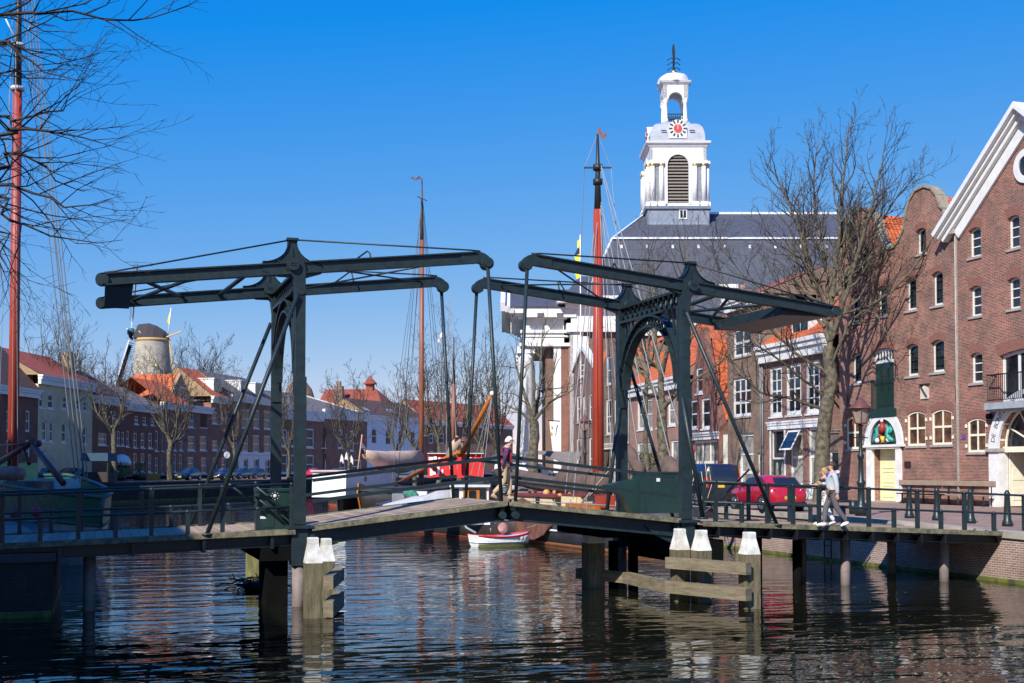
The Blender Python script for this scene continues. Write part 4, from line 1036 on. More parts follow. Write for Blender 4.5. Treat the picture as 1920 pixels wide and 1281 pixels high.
vs = [(xl0,y0,ze2),(xb,y0,ze2),(xh,y1,zb_),(xb,y1,zb_),(xt,y2,zr_),(xb,y2,zr_),(xh,y3,zb_),(xb,y3,zb_),(xl0,y4,ze2),(xb,y4,ze2)]
m.add(vs, [(0,1,3,2),(2,3,5,4),(4,5,7,6),(6,7,9,8),(0,2,6,8),(2,4,6),(1,3,5,7,9)])
RF = ob('roof', m, SLATE, CHU)
m = MB(); m.bar((xh,y1-.1,zb_+.05),(xb,y1-.1,zb_+.05),.25,.2); m.bar((xt,y2,zr_+.1),(xb,y2,zr_+.1),.35,.25); m.bar((xl0,y0,ze2),(xh,y1,zb_+.05),.2,.15); m.bar((xh,y1,zb_+.05),(xt,y2,zr_+.1),.2,.15); ob('ridge_lead', m, mat('lead_white', (.62,.65,.70), .5), RF)
m = MB()
for i in range(9):
    px = 1165+i*48
    a = cq(px, 462, D_N+4.2); m.box(a[0]-.12, a[0]+.12, D_N+3.9, D_N+4.2, a[1]-.25, a[1]+.1)
    a = cq(px+10, 553, D_N+1.4); m.box(a[0]-.1, a[0]+.1, D_N+1.2, D_N+1.5, a[1]-.2, a[1]+.1)
ob('roof_hook', m, mat('lead_white', (.62,.65,.70)), RF)
r0 = cq(1352, 570, D_N+.6); r1 = cq(1375, 536, D_N+.6); m = MB(); m.box(r0[0], r1[0], D_N-.2, D_N+3, r0[1], r1[1]-.4); m.box(r0[0]-.3, r1[0]+.3, D_N-.6, D_N+3, r1[1]-.4, r1[1]); o = ob('dormer', m, WP, RF)
m = MB(); m.box(r0[0]+.3, r1[0]-.3, D_N-.23, D_N-.2, r0[1]+.3, r1[1]-.7); ob('pane', m, GLASS, o)
# tower
tw0 = cq(1228, 560, D_N+9.6); tw1 = cq(1335, 560, D_N+9.6)
yt = D_N+9.6; tx0, tx1 = tw0[0], tw1[0]; tw = tx1-tx0; tcx = (tx0+tx1)/2-.55; tx0 -= .55; tx1 -= .55; tcy = yt+tw/2
def tz(y, dep=None): return cq(1281, y, yt if dep is None else dep)[1]
LEAD = mat('lead_sheet', (.36,.38,.42), .5, var=.12, scale=1.5)
m = MB(); a_ = cq(1222, 560, yt-.5)[0]; b_ = cq(1338, 560, yt-.5)[0]
hs_ = (b_-a_)/2
m.lathe([(hs_*1.414*1.02, tz(436)), (hs_*1.414, tz(418)), (hs_*1.414, tz(393))], (tcx, tcy, 0), 4, smooth=False); m.lathe([(hs_*1.5, tz(393)), (hs_*1.53, tz(388))], (tcx, tcy, 0), 4, smooth=False); TB = ob('tower_base', m, mat('slate_blue', (.20,.235,.29), .6, var=.15, scale=2), CHU)
m = MB(); r0 = cq(1274, 405, yt-.6); r1 = cq(1289, 396, yt-.6); m.box(r0[0], r1[0], tcy-hs_-.08, tcy-hs_, r0[1]-.3, r1[1]+.3); o = ob('window', m, WHITE, TB); m = MB(); k = (r1[0]-r0[0]); m.box(r0[0]+.12, r0[0]+k/2-.05, tcy-hs_-.1, tcy-hs_-.08, r0[1]-.15, r1[1]+.15); m.box(r0[0]+k/2+.05, r1[0]-.12, tcy-hs_-.1, tcy-hs_-.08, r0[1]-.15, r1[1]+.15); ob('pane', m, GLASS, o)
hb = tw/2; zA, zB = tz(388), tz(277)
def side4(fn):
    for k in range(4):
        c, s = cos(k*pi/2), sin(k*pi/2)
        fn(lambda p, q, z, c=c, s=s: (tcx+p*c+q*s, tcy+p*s-q*c, z))   # p along face, q outward
TW_ = MB(); LV = MB(); PIL = MB(); GL = MB(); LED = MB(); GOLD = MB()
aw = tw*.185; za0, za1 = tz(386), tz(290)
def bx4(mb, T, p0, p1, q0, q1, z0, z1):
    mb.add([T(p0,q0,z0),T(p1,q0,z0),T(p1,q1,z0),T(p0,q1,z0),T(p0,q0,z1),T(p1,q0,z1),T(p1,q1,z1),T(p0,q1,z1)], [(0,3,2,1),(4,5,6,7),(0,1,5,4),(1,2,6,5),(2,3,7,6),(3,0,4,7)])
def tface(T):
    arch = [(-aw,za0+.3),(aw,za0+.3)]+[(aw*cos(pi*k/12), za1-aw+aw*sin(pi*k/12)) for k in range(13)]
    TW_.prism([(-hb,zA),(hb,zA),(hb,zB),(-hb,zB)], lambda a,b: T(a,hb,b), lambda a,b: T(a,hb-.35,b), [arch])
    o2 = [(aw*1.22*cos(pi*k/12), za1-aw+aw*1.22*sin(pi*k/12)) for k in range(13)]+[(-aw*1.22,za0+.2),(-aw,za0+.2)]+[(-aw*cos(pi*k/12), za1-aw+aw*sin(pi*k/12)) for k in range(13)]+[(aw,za0+.2),(aw*1.22,za0+.2)]
    TW_.prism(o2, lambda a,b: T(a,hb+.1,b), lambda a,b: T(a,hb-.003,b))
    n = 15; hl = (za1-za0-.3)/n
    for i in range(n):
        z = za0+.35+i*hl
        w_ = aw*.99 if z < za1-aw else sqrt(max(.02, aw*aw-(z-za1+aw)**2))*.97
        LV.add([T(-w_,hb-.04,z),T(w_,hb-.04,z),T(w_,hb-.30,z+hl*.62),T(-w_,hb-.30,z+hl*.62),T(-w_,hb-.04,z+.07),T(w_,hb-.04,z+.07),T(w_,hb-.30,z+hl*.62+.07),T(-w_,hb-.30,z+hl*.62+.07)], [(0,3,2,1),(4,5,6,7),(0,1,5,4),(1,2,6,5),(2,3,7,6),(3,0,4,7)])
    GL.add([T(-aw-.1,hb-.36,za0),T(aw+.1,hb-.36,za0),T(aw+.1,hb-.36,za1+.2),T(-aw-.1,hb-.36,za1+.2)], [(0,1,2,3)])
    zc0, zc1 = tz(384), tz(312)
    for s in (-1, 1):
        for p in (.59, .90):
            c = s*hb*p; PIL.tube([T(c,hb+.12,zc0+.3),T(c,hb+.12,zc1)], [.29,.25], 10, smooth=True)
            bx4(PIL, T, c-.42, c+.42, hb-.0, hb+.45, zA, zc0+.3); GOLD.tube([T(c,hb+.12,zc1),T(c,hb+.12,zc1+.25)], [.27,.36], 10)
        a, b = sorted((s*hb*.5, s*hb*1.02)); bx4(PIL, T, a, b, hb-.003, hb+.42, zc1+.25, zc1+.6)
        a, b = sorted((s*hb*.66, s*hb*.84)); bx4(LED, T, a, b, hb-.003, hb+.05, zA+.5, zc1)
side4(tface)
BT = ob('bell_stage', TW_, WPL if False else mat('tower_white', (.66,.66,.66), .5, var=.05), CHU); ob('louvre', LV, mat('louvre_brown', (.22,.19,.16), .7, var=.1), BT); ob('louvre_backing', GL, BLACK, BT); ob('pilaster', PIL, WHITE, BT); ob('lead_panel', LED, mat('lead_panel', (.20,.215,.24), .5, var=.25, scale=2), BT); ob('capital', GOLD, mat('gold_leaf', (.75,.55,.15), .3, metal=.8), BT)
m = MB(); k = 1.414
m.lathe([(hb*k*1.0, zB), (hb*k*1.04, zB+.15), (hb*k*1.06, zB+.3), (hb*k*1.13, zB+.45), (hb*k*1.15, zB+.7)], (tcx,tcy,0), 4, smooth=False); ob('cornice', m, WHITE, BT)
zD = zB+.7; zD1 = tz(226); 
def dome_prof(r0, r1, z0, z1, n=8): return [(r1+(r0-r1)*max(0,cos(pi/2*i/n))**.75, z0+(z1-z0)*sin(pi/2*i/n)**.75) for i in range(n+1)]
lw = (cq(1291,200,yt+1)[0]-cq(1241.5,200,yt+1)[0])/2*.95
m = MB(); m.lathe([(hb*k*.98, zD)]+dome_prof(hb*k*.97, lw*k*1.12, zD, zD1), (tcx,tcy,0), 4, smooth=False); m.lathe([(lw*k*1.12, zD1-.02), (lw*k*1.12, zD1+.3)], (tcx,tcy,0), 4, smooth=False); DM = ob('dome', m, LEAD, CHU)
# clocks
CLK = MB(); CW = MB(); CR = MB(); CN = MB()
zk = tz(241)
def clock(T):
    q = hb*1.0; rr = .92
    CW.prism([(1.12*rr*cos(pi*i/16), zk+1.12*rr*sin(pi*i/16)) for i in range(17)]+[(-1.12*rr,zk-1.1),(1.12*rr,zk-1.1)], lambda a,b: T(a,q,b), lambda a,b: T(a,q-1.6,b))
    for i in range(24): pass
    CR.prism([(.52*rr*cos(2*pi*i/20), zk+.52*rr*sin(2*pi*i/20)) for i in range(20)], lambda a,b: T(a,q+.06,b), lambda a,b: T(a,q+.01,b))
    for i in range(12):
        a = 2*pi*i/12; c, s = cos(a), sin(a)
        CN.add([T(c*.62-s*.07,q+.04,zk+s*.62+c*.07),T(c*.62+s*.07,q+.04,zk+s*.62-c*.07),T(c*1.0+s*.1,q+.04,zk+s*1.0-c*.1),T(c*1.0-s*.1,q+.04,zk+s*1.0+c*.1)], [(0,1,2,3)])
    for s in (-1, 1): bx4(CN, T, s*1.6-.3, s*1.6+.3, q-.02, q+.04, zk-.3, zk-.18)
    bx4(GOLDH, T, -.03, .03, q+.07, q+.1, zk-.1, zk+.42)
GOLDH = MB()
side4(clock)
ck = ob('clock', CW, mat('clock_plate', (.62,.63,.64), .6), CHU); ob('clock_face', CR, mat('clock_red', (.55,.06,.04), .5), ck); ob('numeral', CN, INK, ck, fix=False); ob('hand', GOLDH, WHITE, ck)
# lantern
zL0 = zD1+.3; zL1 = tz(180); zL2 = tz(150)
LN = MB(); AR = MB(); RL = MB()
for sx in (-1, 1):
    for sy in (-1, 1):
        c = (tcx+sx*(lw-.3), tcy+sy*(lw-.3), 0); LN.lathe([(.34, zL0), (.34, zL0+.4), (.24, zL0+.45), (.21, zL1-.3), (.33, zL1), (.33, zL1+.25)], c, 10)
def lface(T):
    ra = lw-.62
    top = zL2
    AR.prism([(-lw,zL1+.2),(-ra,zL1+.2)]+[(-ra*cos(pi*k/12), zL1+.2+ra*.98*sin(pi*k/12)) for k in range(1,12)]+[(ra,zL1+.2),(lw,zL1+.2),(lw,top),(-lw,top)], lambda a,b: T(a,lw,b), lambda a,b: T(a,lw-.5,b))
    for i in range(9):
        x = -lw+.6+(2*lw-1.2)*i/8; bx4(RL, T, x-.03, x+.03, lw-.35, lw-.28, zL0, zL0+1.0)
        if i < 8:
            x2 = -lw+.6+(2*lw-1.2)*(i+1)/8; RL.bar(T(x,lw-.3,zL0+.35), T(x2,lw-.3,zL0+.8), .04, .04); RL.bar(T(x2,lw-.3,zL0+.35), T(x,lw-.3,zL0+.8), .04, .04)
    bx4(RL, T, -lw+.5, lw-.5, lw-.36, lw-.27, zL0+1.0, zL0+1.08)
side4(lface)
LNo = ob('lantern', AR, WHITE, CHU); ob('lantern_column', LN, WHITE, LNo); ob('railing', RL, BSTEEL, LNo)
m = MB(); m.lathe([(lw*k*1.0, zL2), (lw*k*1.18, zL2+.25), (lw*k*1.25, zL2+.45)], (tcx,tcy,0), 4, smooth=False); ob('cornice', m, WHITE, LNo)
m = MB(); m.lathe([(lw*k*.98, zL2+.45)]+dome_prof(lw*k*.95, .2, zL2+.45, tz(123)), (tcx,tcy,0), 8); LD2 = ob('dome', m, mat('white_lead', (.60,.60,.60), .5), LNo)
zF = tz(123)
m = MB(); m.ball((tcx,tcy,zF+.2), .33); ob('gold_ball', m, mat('gold_leaf', (.75,.55,.15)), LNo)
m = MB(); m.tube([(tcx,tcy,zF+.4),(tcx,tcy,tz(66))], [.07,.035], 6)
for i, y in enumerate((113, 103, 94)):
    z = tz(y); w_ = .75
    for s in (-1, 1):
        m.tube([(tcx,tcy,z+.1),(tcx+s*.35,tcy,z+.18),(tcx+s*w_,tcy,z-.12)], .055, 5); m.tube([(tcx,tcy,z+.1),(tcx,tcy+s*.35,z+.18),(tcx,tcy+s*w_,z-.12)], .055, 5)
    m.ball((tcx,tcy,z), .15, 6, 5)
z = tz(80); m.prism([(-.1,-.8),(.12,-.8),(.16,0),(.05,.9),(-.12,.9),(-.22,.2)], lambda a,b: (tcx+a,tcy-.05,z+b), lambda a,b: (tcx+a,tcy+.05,z+b)); ob('weather_vane', m, BSTEEL, LNo)
# portico
x1 = cq(1052, 700, 0)[0]
zf0, zf1 = cq(1010, 648)[1], cq(1010, 590)[1]; xc0 = cq(980, 620)[0]
dep = 17.0
m = MB(); m.box(xc0, x1+.31, 0, .8, zf0, zf1); m.box(xc0, xc0+.8, .8, dep-.8, zf0, zf1); m.box(xc0, x1, dep-.8, dep, zf0, zf1); m.box(xc0+.8, x1, .8, dep-.8, zf1-.3, zf1)
for z0_, z1_, o_ in ((zf0-.1, zf0+.25, .35), (zf0+.9, zf0+1.05, .15), (zf0+1.3, zf0+1.6, .25)): m.box(xc0-o_, x1+.9+o_, -o_, dep+o_, z0_, z1_)
PT = ob('portico', m, WP, CHU)
zcn = cq(1000, 590)[1]; xe0 = cq(953, 585)[0]; zcm = cq(1000, 579)[1]
m = MB()
for i, (o_, z0_, z1_) in enumerate(((.5, zcn-.5, zcn-.25), (.9, zcn-.25, zcn), (1.3, zcn, zcm))): m.box(xc0-o_, x1+.6+.4*i, -o_, dep+o_, z0_, z1_)
for i in range(3): m.box(xc0+.2+i*2.0, xc0+1.5+i*2.0, -1.36, -.95, zcn-.42, zcn-.02)
for i in range(12): m.box(xc0-1.28, xc0-.6, 1.0+i*1.3, 1.55+i*1.3, zcn-.28, zcn-.02)
ob('cornice', m, WP, PT)
zpk = cq(1000, 543, dep/2)[1]; xr0 = cq(944, 545, dep/2)[0]
m = MB(); X0 = xr0
m.add([(X0,-1.5,zcm),(X0+60,-1.5,zcm) if False else (x1+8,-1.5,zcm),(x1+8,dep/2,zpk),(X0,dep/2,zpk)], [(0,1,2,3)]); m.add([(X0,dep+1.5,zcm),(x1+8,dep+1.5,zcm),(x1+8,dep/2,zpk),(X0,dep/2,zpk)], [(0,1,2,3)])
ob('portico_roof', m, SLATE, PT, fix=False)
m = MB()
for s, y_ in ((1, -1.5), (-1, dep+1.5)):
    for o_, w_ in ((0, .9), (.5, .6), (.9, .4)): m.bar((X0+o_, y_, zcm-o_*.5), (X0+o_, dep/2, zpk-o_*.5), .5, w_)
m.prism([(-1, zcm), (dep+1, zcm), (dep/2, zpk-.6)], lambda a,b: (xc0+.3,a,b), lambda a,b: (xc0-.0,a,b)); ob('pediment', m, mat('portico_white'  , (.8,.8,.8)), PT)
def column(xc, yc, w_, nm='column'):
    m = MB(); m.box(xc-w_, xc+w_, yc-w_, yc+w_, 0, .8); m.lathe([(w_*.95,.8),(w_*.93,2),(w_*.86,zf0-1.6),(w_*.9,zf0-1.5),(w_*.85,zf0-1.3),(w_*.98,zf0-.8)], (xc,yc,0), 16); m.box(xc-w_, xc+w_, yc-w_, yc+w_, zf0-.8, zf0-.1); ob(nm, m, WP, PT)
ca = cq(968,700)[0]; cb = cq(1004,700)[0]; cw_ = (cb-ca)/2*.95
column((ca+cb)/2, cw_, cw_)
for i in range(1, 4): column((ca+cb)/2, cw_+i*(dep-2*cw_)/3, cw_)
m = MB(); a = cq(1038,700)[0]; m.box(a, x1, -.05, .8, 0, zf0); ob('corner_pier', m, WP, PT)
m = MB(); m.box(x1+.02-1.6, x1+.0, 1.0, dep-1, 0, zf0); m.box(x1-1.62, x1-1.6, 6, 11, 0, zf0*.6); ob('back_wall', m, BR_CHURCH, PT)
# taller transverse block behind the portico
q0 = cq(1052, 600, .2)[0]; xT0 = cq(1071,600,-1.2)[0]; xT1 = cq(1101,600,-1.2)[0]
zt_ = cq(1080,564,-1.2)[1]; zt0 = cq(1080,607,-1.2)[1]; zt1 = cq(1080,623,-1.2)[1]
m = MB(); m.box(xT0, xT1+4, -1.2, 27, zt0, zt_-.4); m.box(xT0-.5, xT1+4, -1.7, 27.5, zt1, zt0); TBk = ob('narthex_frieze', m, WP, CHU)
m = MB(); xe = cq(1046,568,-2.5)[0]; m.box(xe, xT1+4, -2.6, 28.5, zt_-.35, zt_+.35); m.box(xe+.8, xT1+4, -2.0, 28, zt_-.8, zt_-.35); ob('cornice', m, WP, TBk)
m = MB(); m.box(xT0+.2, xT1+4, -1.0, 27, 0, zt1); ob('narthex_wall', m, BR_CHURCH, CHU)
m = MB(); m.box(xT0-.1, xT0+1.0, -1.35, -.9, 0, zt1); m.box(xT0-.1, xT0+.2, -1.35, .2, 0, zt1); ob('pilaster', m, WP, CHU)
m = MB(); a = cq(1049,700,.1)[0]; m.box(a, xT0, .0, .1, 0, zf0) ; m.tube([(a+1.0,-.1,0),(a+1.0,-.1,zf0)], .1, 6); ob('link_wall', m, BR_RED, CHU)
m = MB(); z_ = zt_+.35; a0 = cq(1066,552,-1)[0]; m.add([(xe+.6,-2.4,z_),(xT1+4,-2.4,z_),(xT1+4,6,z_+3.3),(a0+1.5,6,z_+3.3),(xe+.6,28,z_),(a0+1.5,20,z_+3.3),(xT1+4,20,z_+3.3),(xT1+4,28,z_)], [(0,1,2,3),(0,3,5,4),(4,5,6,7),(3,2,6,5)]); ob('narthex_roof', m, SLATE, CHU)
# ---------------------------------------------------------------- streets and quays
PAVE = brick('street_clinkers', (.36,.235,.18), (.24,.155,.12), (.27,.215,.175), bw=.22, rh=.11, ms=.01, big=.25, flat=True)
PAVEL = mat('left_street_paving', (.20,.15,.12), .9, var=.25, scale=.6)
RQ = [(25.4,-25),(25.4,58),(26.6,74),(29.5,92),(34.5,108),(43,124),(62,146),(110,190),(190,260)]
LQ = [(-9,-25),(-9,29.95),(-.95,30.05),(-.95,37),(-2,45),(-4.5,60),(-6.5,95),(-5.0,118),(.9,131.5),(12.9,147.5),(29,169),(46,189),(80,222),(160,300)]
def zr(x, y):                                    # right street level
    return 1.48+.17*min(1, max(0, (y-29)/10))
def zl(x, y): return 1.42+.63*min(1, max(0, (y-40)/50))
def street(Q, far, zf, ma, nm):
    m = MB(); vs = []; n = len(Q)
    for i, (x, y) in enumerate(Q):
        for t in (0, .12, .5, 1): 
            px = x+(far[0]-x)*t if far else x
            vs.append((px, y, zf(x, y, t)))
    fs = [(i*4+j, i*4+j+1, (i+1)*4+j+1, (i+1)*4+j) for i in range(n-1) for j in range(3)]
    m.add(vs, fs); return tag(ob(nm, m, ma), kind='structure')
RQ2 = [(25.4,-25),(25.4,20),(25.4,29),(25.4,33),(25.4,38),(25.4,45)]+RQ[1:]
street(RQ2, (320, 0), lambda x, y, t: zr(x, y), PAVE, 'street')
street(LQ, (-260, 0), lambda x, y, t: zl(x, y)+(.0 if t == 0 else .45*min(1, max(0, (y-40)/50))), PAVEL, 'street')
# far ground beyond the houses
m = MB(); m.add([(-900,330,2.2),(1500,330,2.2),(1500,3000,2.2),(-900,3000,2.2)], [(0,1,2,3)]); tag(ob('ground', m, mat('far_ground', (.09,.09,.07), .95)), kind='structure')
def quay(Q, zt, side, nm, label, ma, cop):
    T = thing(nm, label, 'wall', (Q[1][0], Q[1][1], 0))
    m = MB(); c = MB(); al = MB()
    for (a, b) in zip(Q[:-1], Q[1:]):
        za, zb = zt(*a), zt(*b); L_ = hypot(b[0]-a[0], b[1]-a[1]); nx_, ny_ = (b[1]-a[1])/L_*side, -(b[0]-a[0])/L_*side
        m.add([(a[0],a[1],-1),(b[0],b[1],-1),(b[0],b[1],zb-.17),(a[0],a[1],za-.17)], [(0,1,2,3)])
        c.add([(a[0]-nx_*.07,a[1]-ny_*.07,za-.18),(b[0]-nx_*.07,b[1]-ny_*.07,zb-.18),(b[0]-nx_*.07,b[1]-ny_*.07,zb+.015),(a[0]-nx_*.07,a[1]-ny_*.07,za+.015),(b[0]+nx_*.45,b[1]+ny_*.45,zb+.015),(a[0]+nx_*.45,a[1]+ny_*.45,za+.015)], [(0,1,2,3),(3,2,4,5),(0,3,5),(1,4,2)])
        al.add([(a[0]-nx_*.02,a[1]-ny_*.02,-.5),(b[0]-nx_*.02,b[1]-ny_*.02,-.5),(b[0]-nx_*.02,b[1]-ny_*.02,.10),(a[0]-nx_*.02,a[1]-ny_*.02,.10),(b[0]+nx_*.01,b[1]+ny_*.01,.14),(a[0]+nx_*.01,a[1]+ny_*.01,.14)], [(0,1,2,3),(3,2,4,5)])
    obw('wall', m, ma, T); obw('coping', c, cop, T); obw('algae', al, mat('algae', (.16,.17,.03), .9, c2=(.05,.055,.02), scale=2), T)
COP = mat('coping_stone', (.42,.38,.32), .85, c2=(.27,.24,.19), scale=1.5)
quay(RQ2, zr, 1, 'quay_wall', 'sunlit brick quay wall below the right street', BR_QUAY, COP)
quay(LQ, zl, -1, 'quay_wall', 'dark shaded brick quay wall of the left bank', brick('brick_quay_shaded', (.045,.034,.027), (.032,.025,.02), (.05,.042,.036), big=.4), mat('coping_shaded', (.06,.055,.05), .85))  # deck shade put into the brick and coping colours
# bench, bollards, lamps on the right street
IRON = mat('cast_iron_green', (.012,.022,.022), .4, var=.3)
bb = [at(1705,972.5,Z=1.6), at(1757,976,Z=1.59), at(1820,981,Z=1.57), at(1889,986,Z=1.55), at(1963,992,Z=1.53)]
b0 = None
wh = ['first bollard right of the lamp post on the brick street', 'slim dark bollard right in front of the twin gabled house seam bench', 'dark bollard in front of the bench end by the warehouse', 'dark bollard in front of the warehouse arch', 'dark bollard at the right edge of the street']
for i, p in enumerate(bb):
    z = zr(p.x, p.y)
    if b0 is None:
        b0 = thing('bollard', wh[0], 'bollard', (p.x, p.y, z), 0, 'bollards along the right street')
        m = MB(); m.lathe([(.155,0),(.15,.16),(.125,.2),(.105,.5),(.085,.98),(.095,1.0),(.09,1.05),(.05,1.13),(.001,1.15)], (0,0,0), 14); ob('post', m, IRON, b0); m = MB(); m.lathe([(.17,0),(.165,.1),(.15,.14)], (0,0,0), 8); ob('foot', m, IRON, b0)
    else: dup(b0, (p.x, p.y, z), 0, wh[i])
def lamp(p, h, label, scale=1):
    T = thing('street_lamp', label, 'street lamp', p, 0, 'old style street lamps')
    m = MB(); s = scale; hp = h-.95*s
    m.lathe([(.24*s,0),(.24*s,.3),(.17*s,.42),(.13*s,.5),(.12*s,1.1),(.16*s,1.15),(.16*s,1.22),(.10*s,1.3),(.085*s,hp*.62),(.12*s,hp*.64),(.12*s,hp*.67),(.07*s,hp*.7),(.06*s,hp-.05),(.12*s,hp),(.05*s,hp+.06)], (0,0,0), 12); m.bar((-.3*s,0,hp-.45),(.3*s,0,hp-.45),.04*s,.04*s); ob('post', m, IRON, T)
    m = MB()
    for r, z in ((.2*s,hp+.08),(.36*s,hp+.62*s)): m.lathe([(r*1.1,z-.02),(r*1.1,z+.03)], (0,0,0), 6)
    for k in range(6):
        a = k*pi/3; m.bar((.2*s*1.08*cos(a),.2*s*1.08*sin(a),hp+.08), (.36*s*1.08*cos(a),.36*s*1.08*sin(a),hp+.62*s), .025*s, .025*s)
    ob('lantern_frame', m, mat('copper_red', (.16,.06,.045), .5, metal=.2), T)
    m = MB(); m.lathe([(.19*s,hp+.08),(.35*s,hp+.61*s)], (0,0,0), 6, smooth=False); ob('lantern_glass', m, mat('lamp_glass', (.30,.24,.20), .08, var=.2), T)
    m = MB(); m.lathe([(.44*s,hp+.62*s),(.42*s,hp+.66*s),(.22*s,hp+.82*s),(.18*s,hp+.9*s),(.1*s,hp+.95*s),(.04*s,hp+1.05*s)], (0,0,0), 12); ob('lantern_roof', m, mat('copper_red', (.16,.06,.045)), T)
    return T
p = at(1615, 968, Z=1.62); p.z = zr(p.x, p.y); lamp(p, 4.25, 'tall lamp post with copper lantern in front of the twin gabled house')
p = at(1097, 905, D=84); p.z = ZS; lamp(p, 5.3, 'lamp post with lantern beside the red mast', 1.1)
p = at(870, 900, D=112); p.z = ZS; lamp(p, 4.6, 'distant lamp post left of the leaning orange bowsprit', 1.1)
p = at(425, 895, D=150); p.z = 2.1; T = thing('street_sign', 'round white sign hanging by the left quay shops', 'sign', p); m = MB(); m.tube([(0,0,0),(0,0,4.3)], .06, 6); ob('post', m, IRON, T); m = MB(); m.prism([(1.0*.36*cos(2*pi*k/20), .4*sin(2*pi*k/20)+3.0) for k in range(20)], lambda a,b: (a,-.15,b), lambda a,b: (a,-.05,b)); ob('disc', m, WHITE, T)
a = K.q(1668, 905); T = thing('bench', 'long wooden wall bench under the windows of the twin gabled house', 'bench', (XK-.55, 0, 0)); T.location = (XK, PK.y, ZS); T.rotation_euler = (0,0,-pi/2)
m = MB(); u0 = K.q(1700,930)[0]; u1 = .0
for y in (-.62,-.48,-.34): m.box(u0, -.3, y, y+.11, .47, .52)
m.box(u0+5*0, 2.6, -.62, -.51, .47, .52); m.box(-.3, 2.6, -.48, -.23, .47, .52); ob('seat', m, mat('bench_wood', (.30,.22,.16), .8), T)
m = MB(); m.box(K.q(1690,925)[0], -1.2, -.14, -.06, .92, 1.16); m.box(-1.1, 2.6, -.14, -.06, .92, 1.16); ob('backrest', m, mat('bench_wood', (.40,.31,.22)), T)
m = MB()
for u in (u0+.4, -2.6, -.7, 1.0, 2.3): m.box(u-.03,u+.03,-.58,-.52,0,.47); m.box(u-.03,u+.03,-.12,-.06,0,.9)
ob('bench_leg', m, IRON, T)
# ---------------------------------------------------------------- left bank houses
GL_ = 'houses along the shaded left quay'
ZL = 2.5
BR_LB = brick('brick_left_brown', (.36,.135,.075), (.24,.09,.055), (.40,.27,.2), big=.3)
W_DK = mat('left_white', (.80,.77,.70), .6, var=.08)
def lrow(F, ys, cols, style=W_DK, nz=3, fw=.15, gm=None, nx=1, rise=0):
    """windows: columns (x0,x1) at floors (y0,y1) measured at the middle of the facade"""
    out = []
    um = F.q((F.xr+F.xl)/2, ys[0])[0]
    return out
def simple(F, wins, zc, ma, depth=10, fr=W_DK, fw=.15, nx=1, nz=2, gm=None, rise=0, dep=.08, corn=.9, out=.5, side=None):
    rs = []
    for w_ in wins:
        r = list(F.rect(*w_[:4])); r[2] = max(r[2], .15); rs.append(r)
    wall(F, [(F.ul,0),(0,0),(0,zc),(F.ul,zc)], [arch_pts(r, rise) for r in rs], ma)
    body(F, F.ul, 0, zc, depth, side or ma)
    for r in rs: window(F, r, rise, dep, nx, nz, fm=fr, fw=fw, bw=.04, gm=gm or GLASSL, sill=fr)
    if corn: band(F, F.ul, 0, zc, zc+corn, out, fr)
    return rs
# NB on this bank the right end of each facade is the far end; facades are laid from far to near
lefts = [(70,22.4),(172,22.4),(235,24),(300,26),(395,28),(430,28),(515,30),(605,42),(688,43),(795,46)]
pts = [at(70, 880, D=120)]; pts[0].z = ZL
x_prev = 70
for x1, b in lefts[1:]:
    d = V((sin(R(b)), cos(R(b)), 0)); n = V((d.y, -d.x, 0)); p = on_plane(x1, 880, pts[-1], n); p.z = ZL; pts.append(p)
class LFac(Fac):
    def __init__(s, P, x_l, x_r, bear, name, label, cat='house', group=GL_):
        s.P = V((P.x, P.y, ZL)); s.b = R(bear); s.d = V((sin(s.b), cos(s.b), 0)); s.n = V((-s.d.y, s.d.x, 0)); s.z0 = ZL
        s.T = thing(name, label, cat, s.P, atan2(s.d.y, s.d.x), group)
        s.xr, s.xl = x_r, x_l
        e = on_plane(x_r, 880, s.P, s.n); s.ul = (e-s.P).dot(s.d)
    def q(s, x, y, dep=0):
        p = on_plane(x, y, s.P+s.n*dep, s.n); return ((p-s.P).dot(s.d), p.z-s.z0)
def lband(F, z0, z1, out, ma=None): return band(F, 0, F.ul, z0, z1, out, ma or W_DK)
def lhouse(i, label, wins, ycorn, ma, roofma, ridge_y, corn=.9, gable=None, name='town_house', fr=W_DK, gm=None, depth=10, nz=2, fw=.16, rise=0, nx=1, side=None, roofover=.3):
    x0, x1 = lefts[i][0], lefts[i+1][0]; b = lefts[i+1][1]
    F = LFac(pts[i], x0, x1, b, name, label)
    xm = (x0+x1)/2; zc = F.q(xm, ycorn)[1]
    rs = []
    for w_ in wins:
        r = list(F.rect(*w_)); r[2] = max(r[2], .1); rs.append(r)
    wall(F, [(0,0),(F.ul,0),(F.ul,zc),(0,zc)], [arch_pts(r, rise) for r in rs], ma)
    m = MB(); h = zc; m.box(.003,.35,.4,depth,0,h); m.box(F.ul-.35,F.ul-.003,.4,depth,0,h); m.box(.35,F.ul-.35,depth-.35,depth,0,h); m.box(.35,F.ul-.35,.402,depth-.35,h-.3,h); ob('side_wall', m, side or ma, F.T)
    for r in rs: window(F, r, rise, .1, nx, nz, fm=fr, fw=min(fw, (r[1]-r[0])*.16), bw=.04, gm=gm or GLASSL, sill=fr)
    if corn: lband(F, zc, zc+corn, .5, fr)
    if roofma:
        # ridge height from the picture, measured half way into the house
        p = on_plane(xm, ridge_y, F.P+(-F.n)*0+V((-F.d.y, F.d.x, 0))*(depth/2), F.n); zt = p.z-ZL
        roof(F, 0, F.ul, zc+corn, zt, -roofover, depth, roofma, gable=gable)
        F.zt = zt
    F.zc = zc
    return F
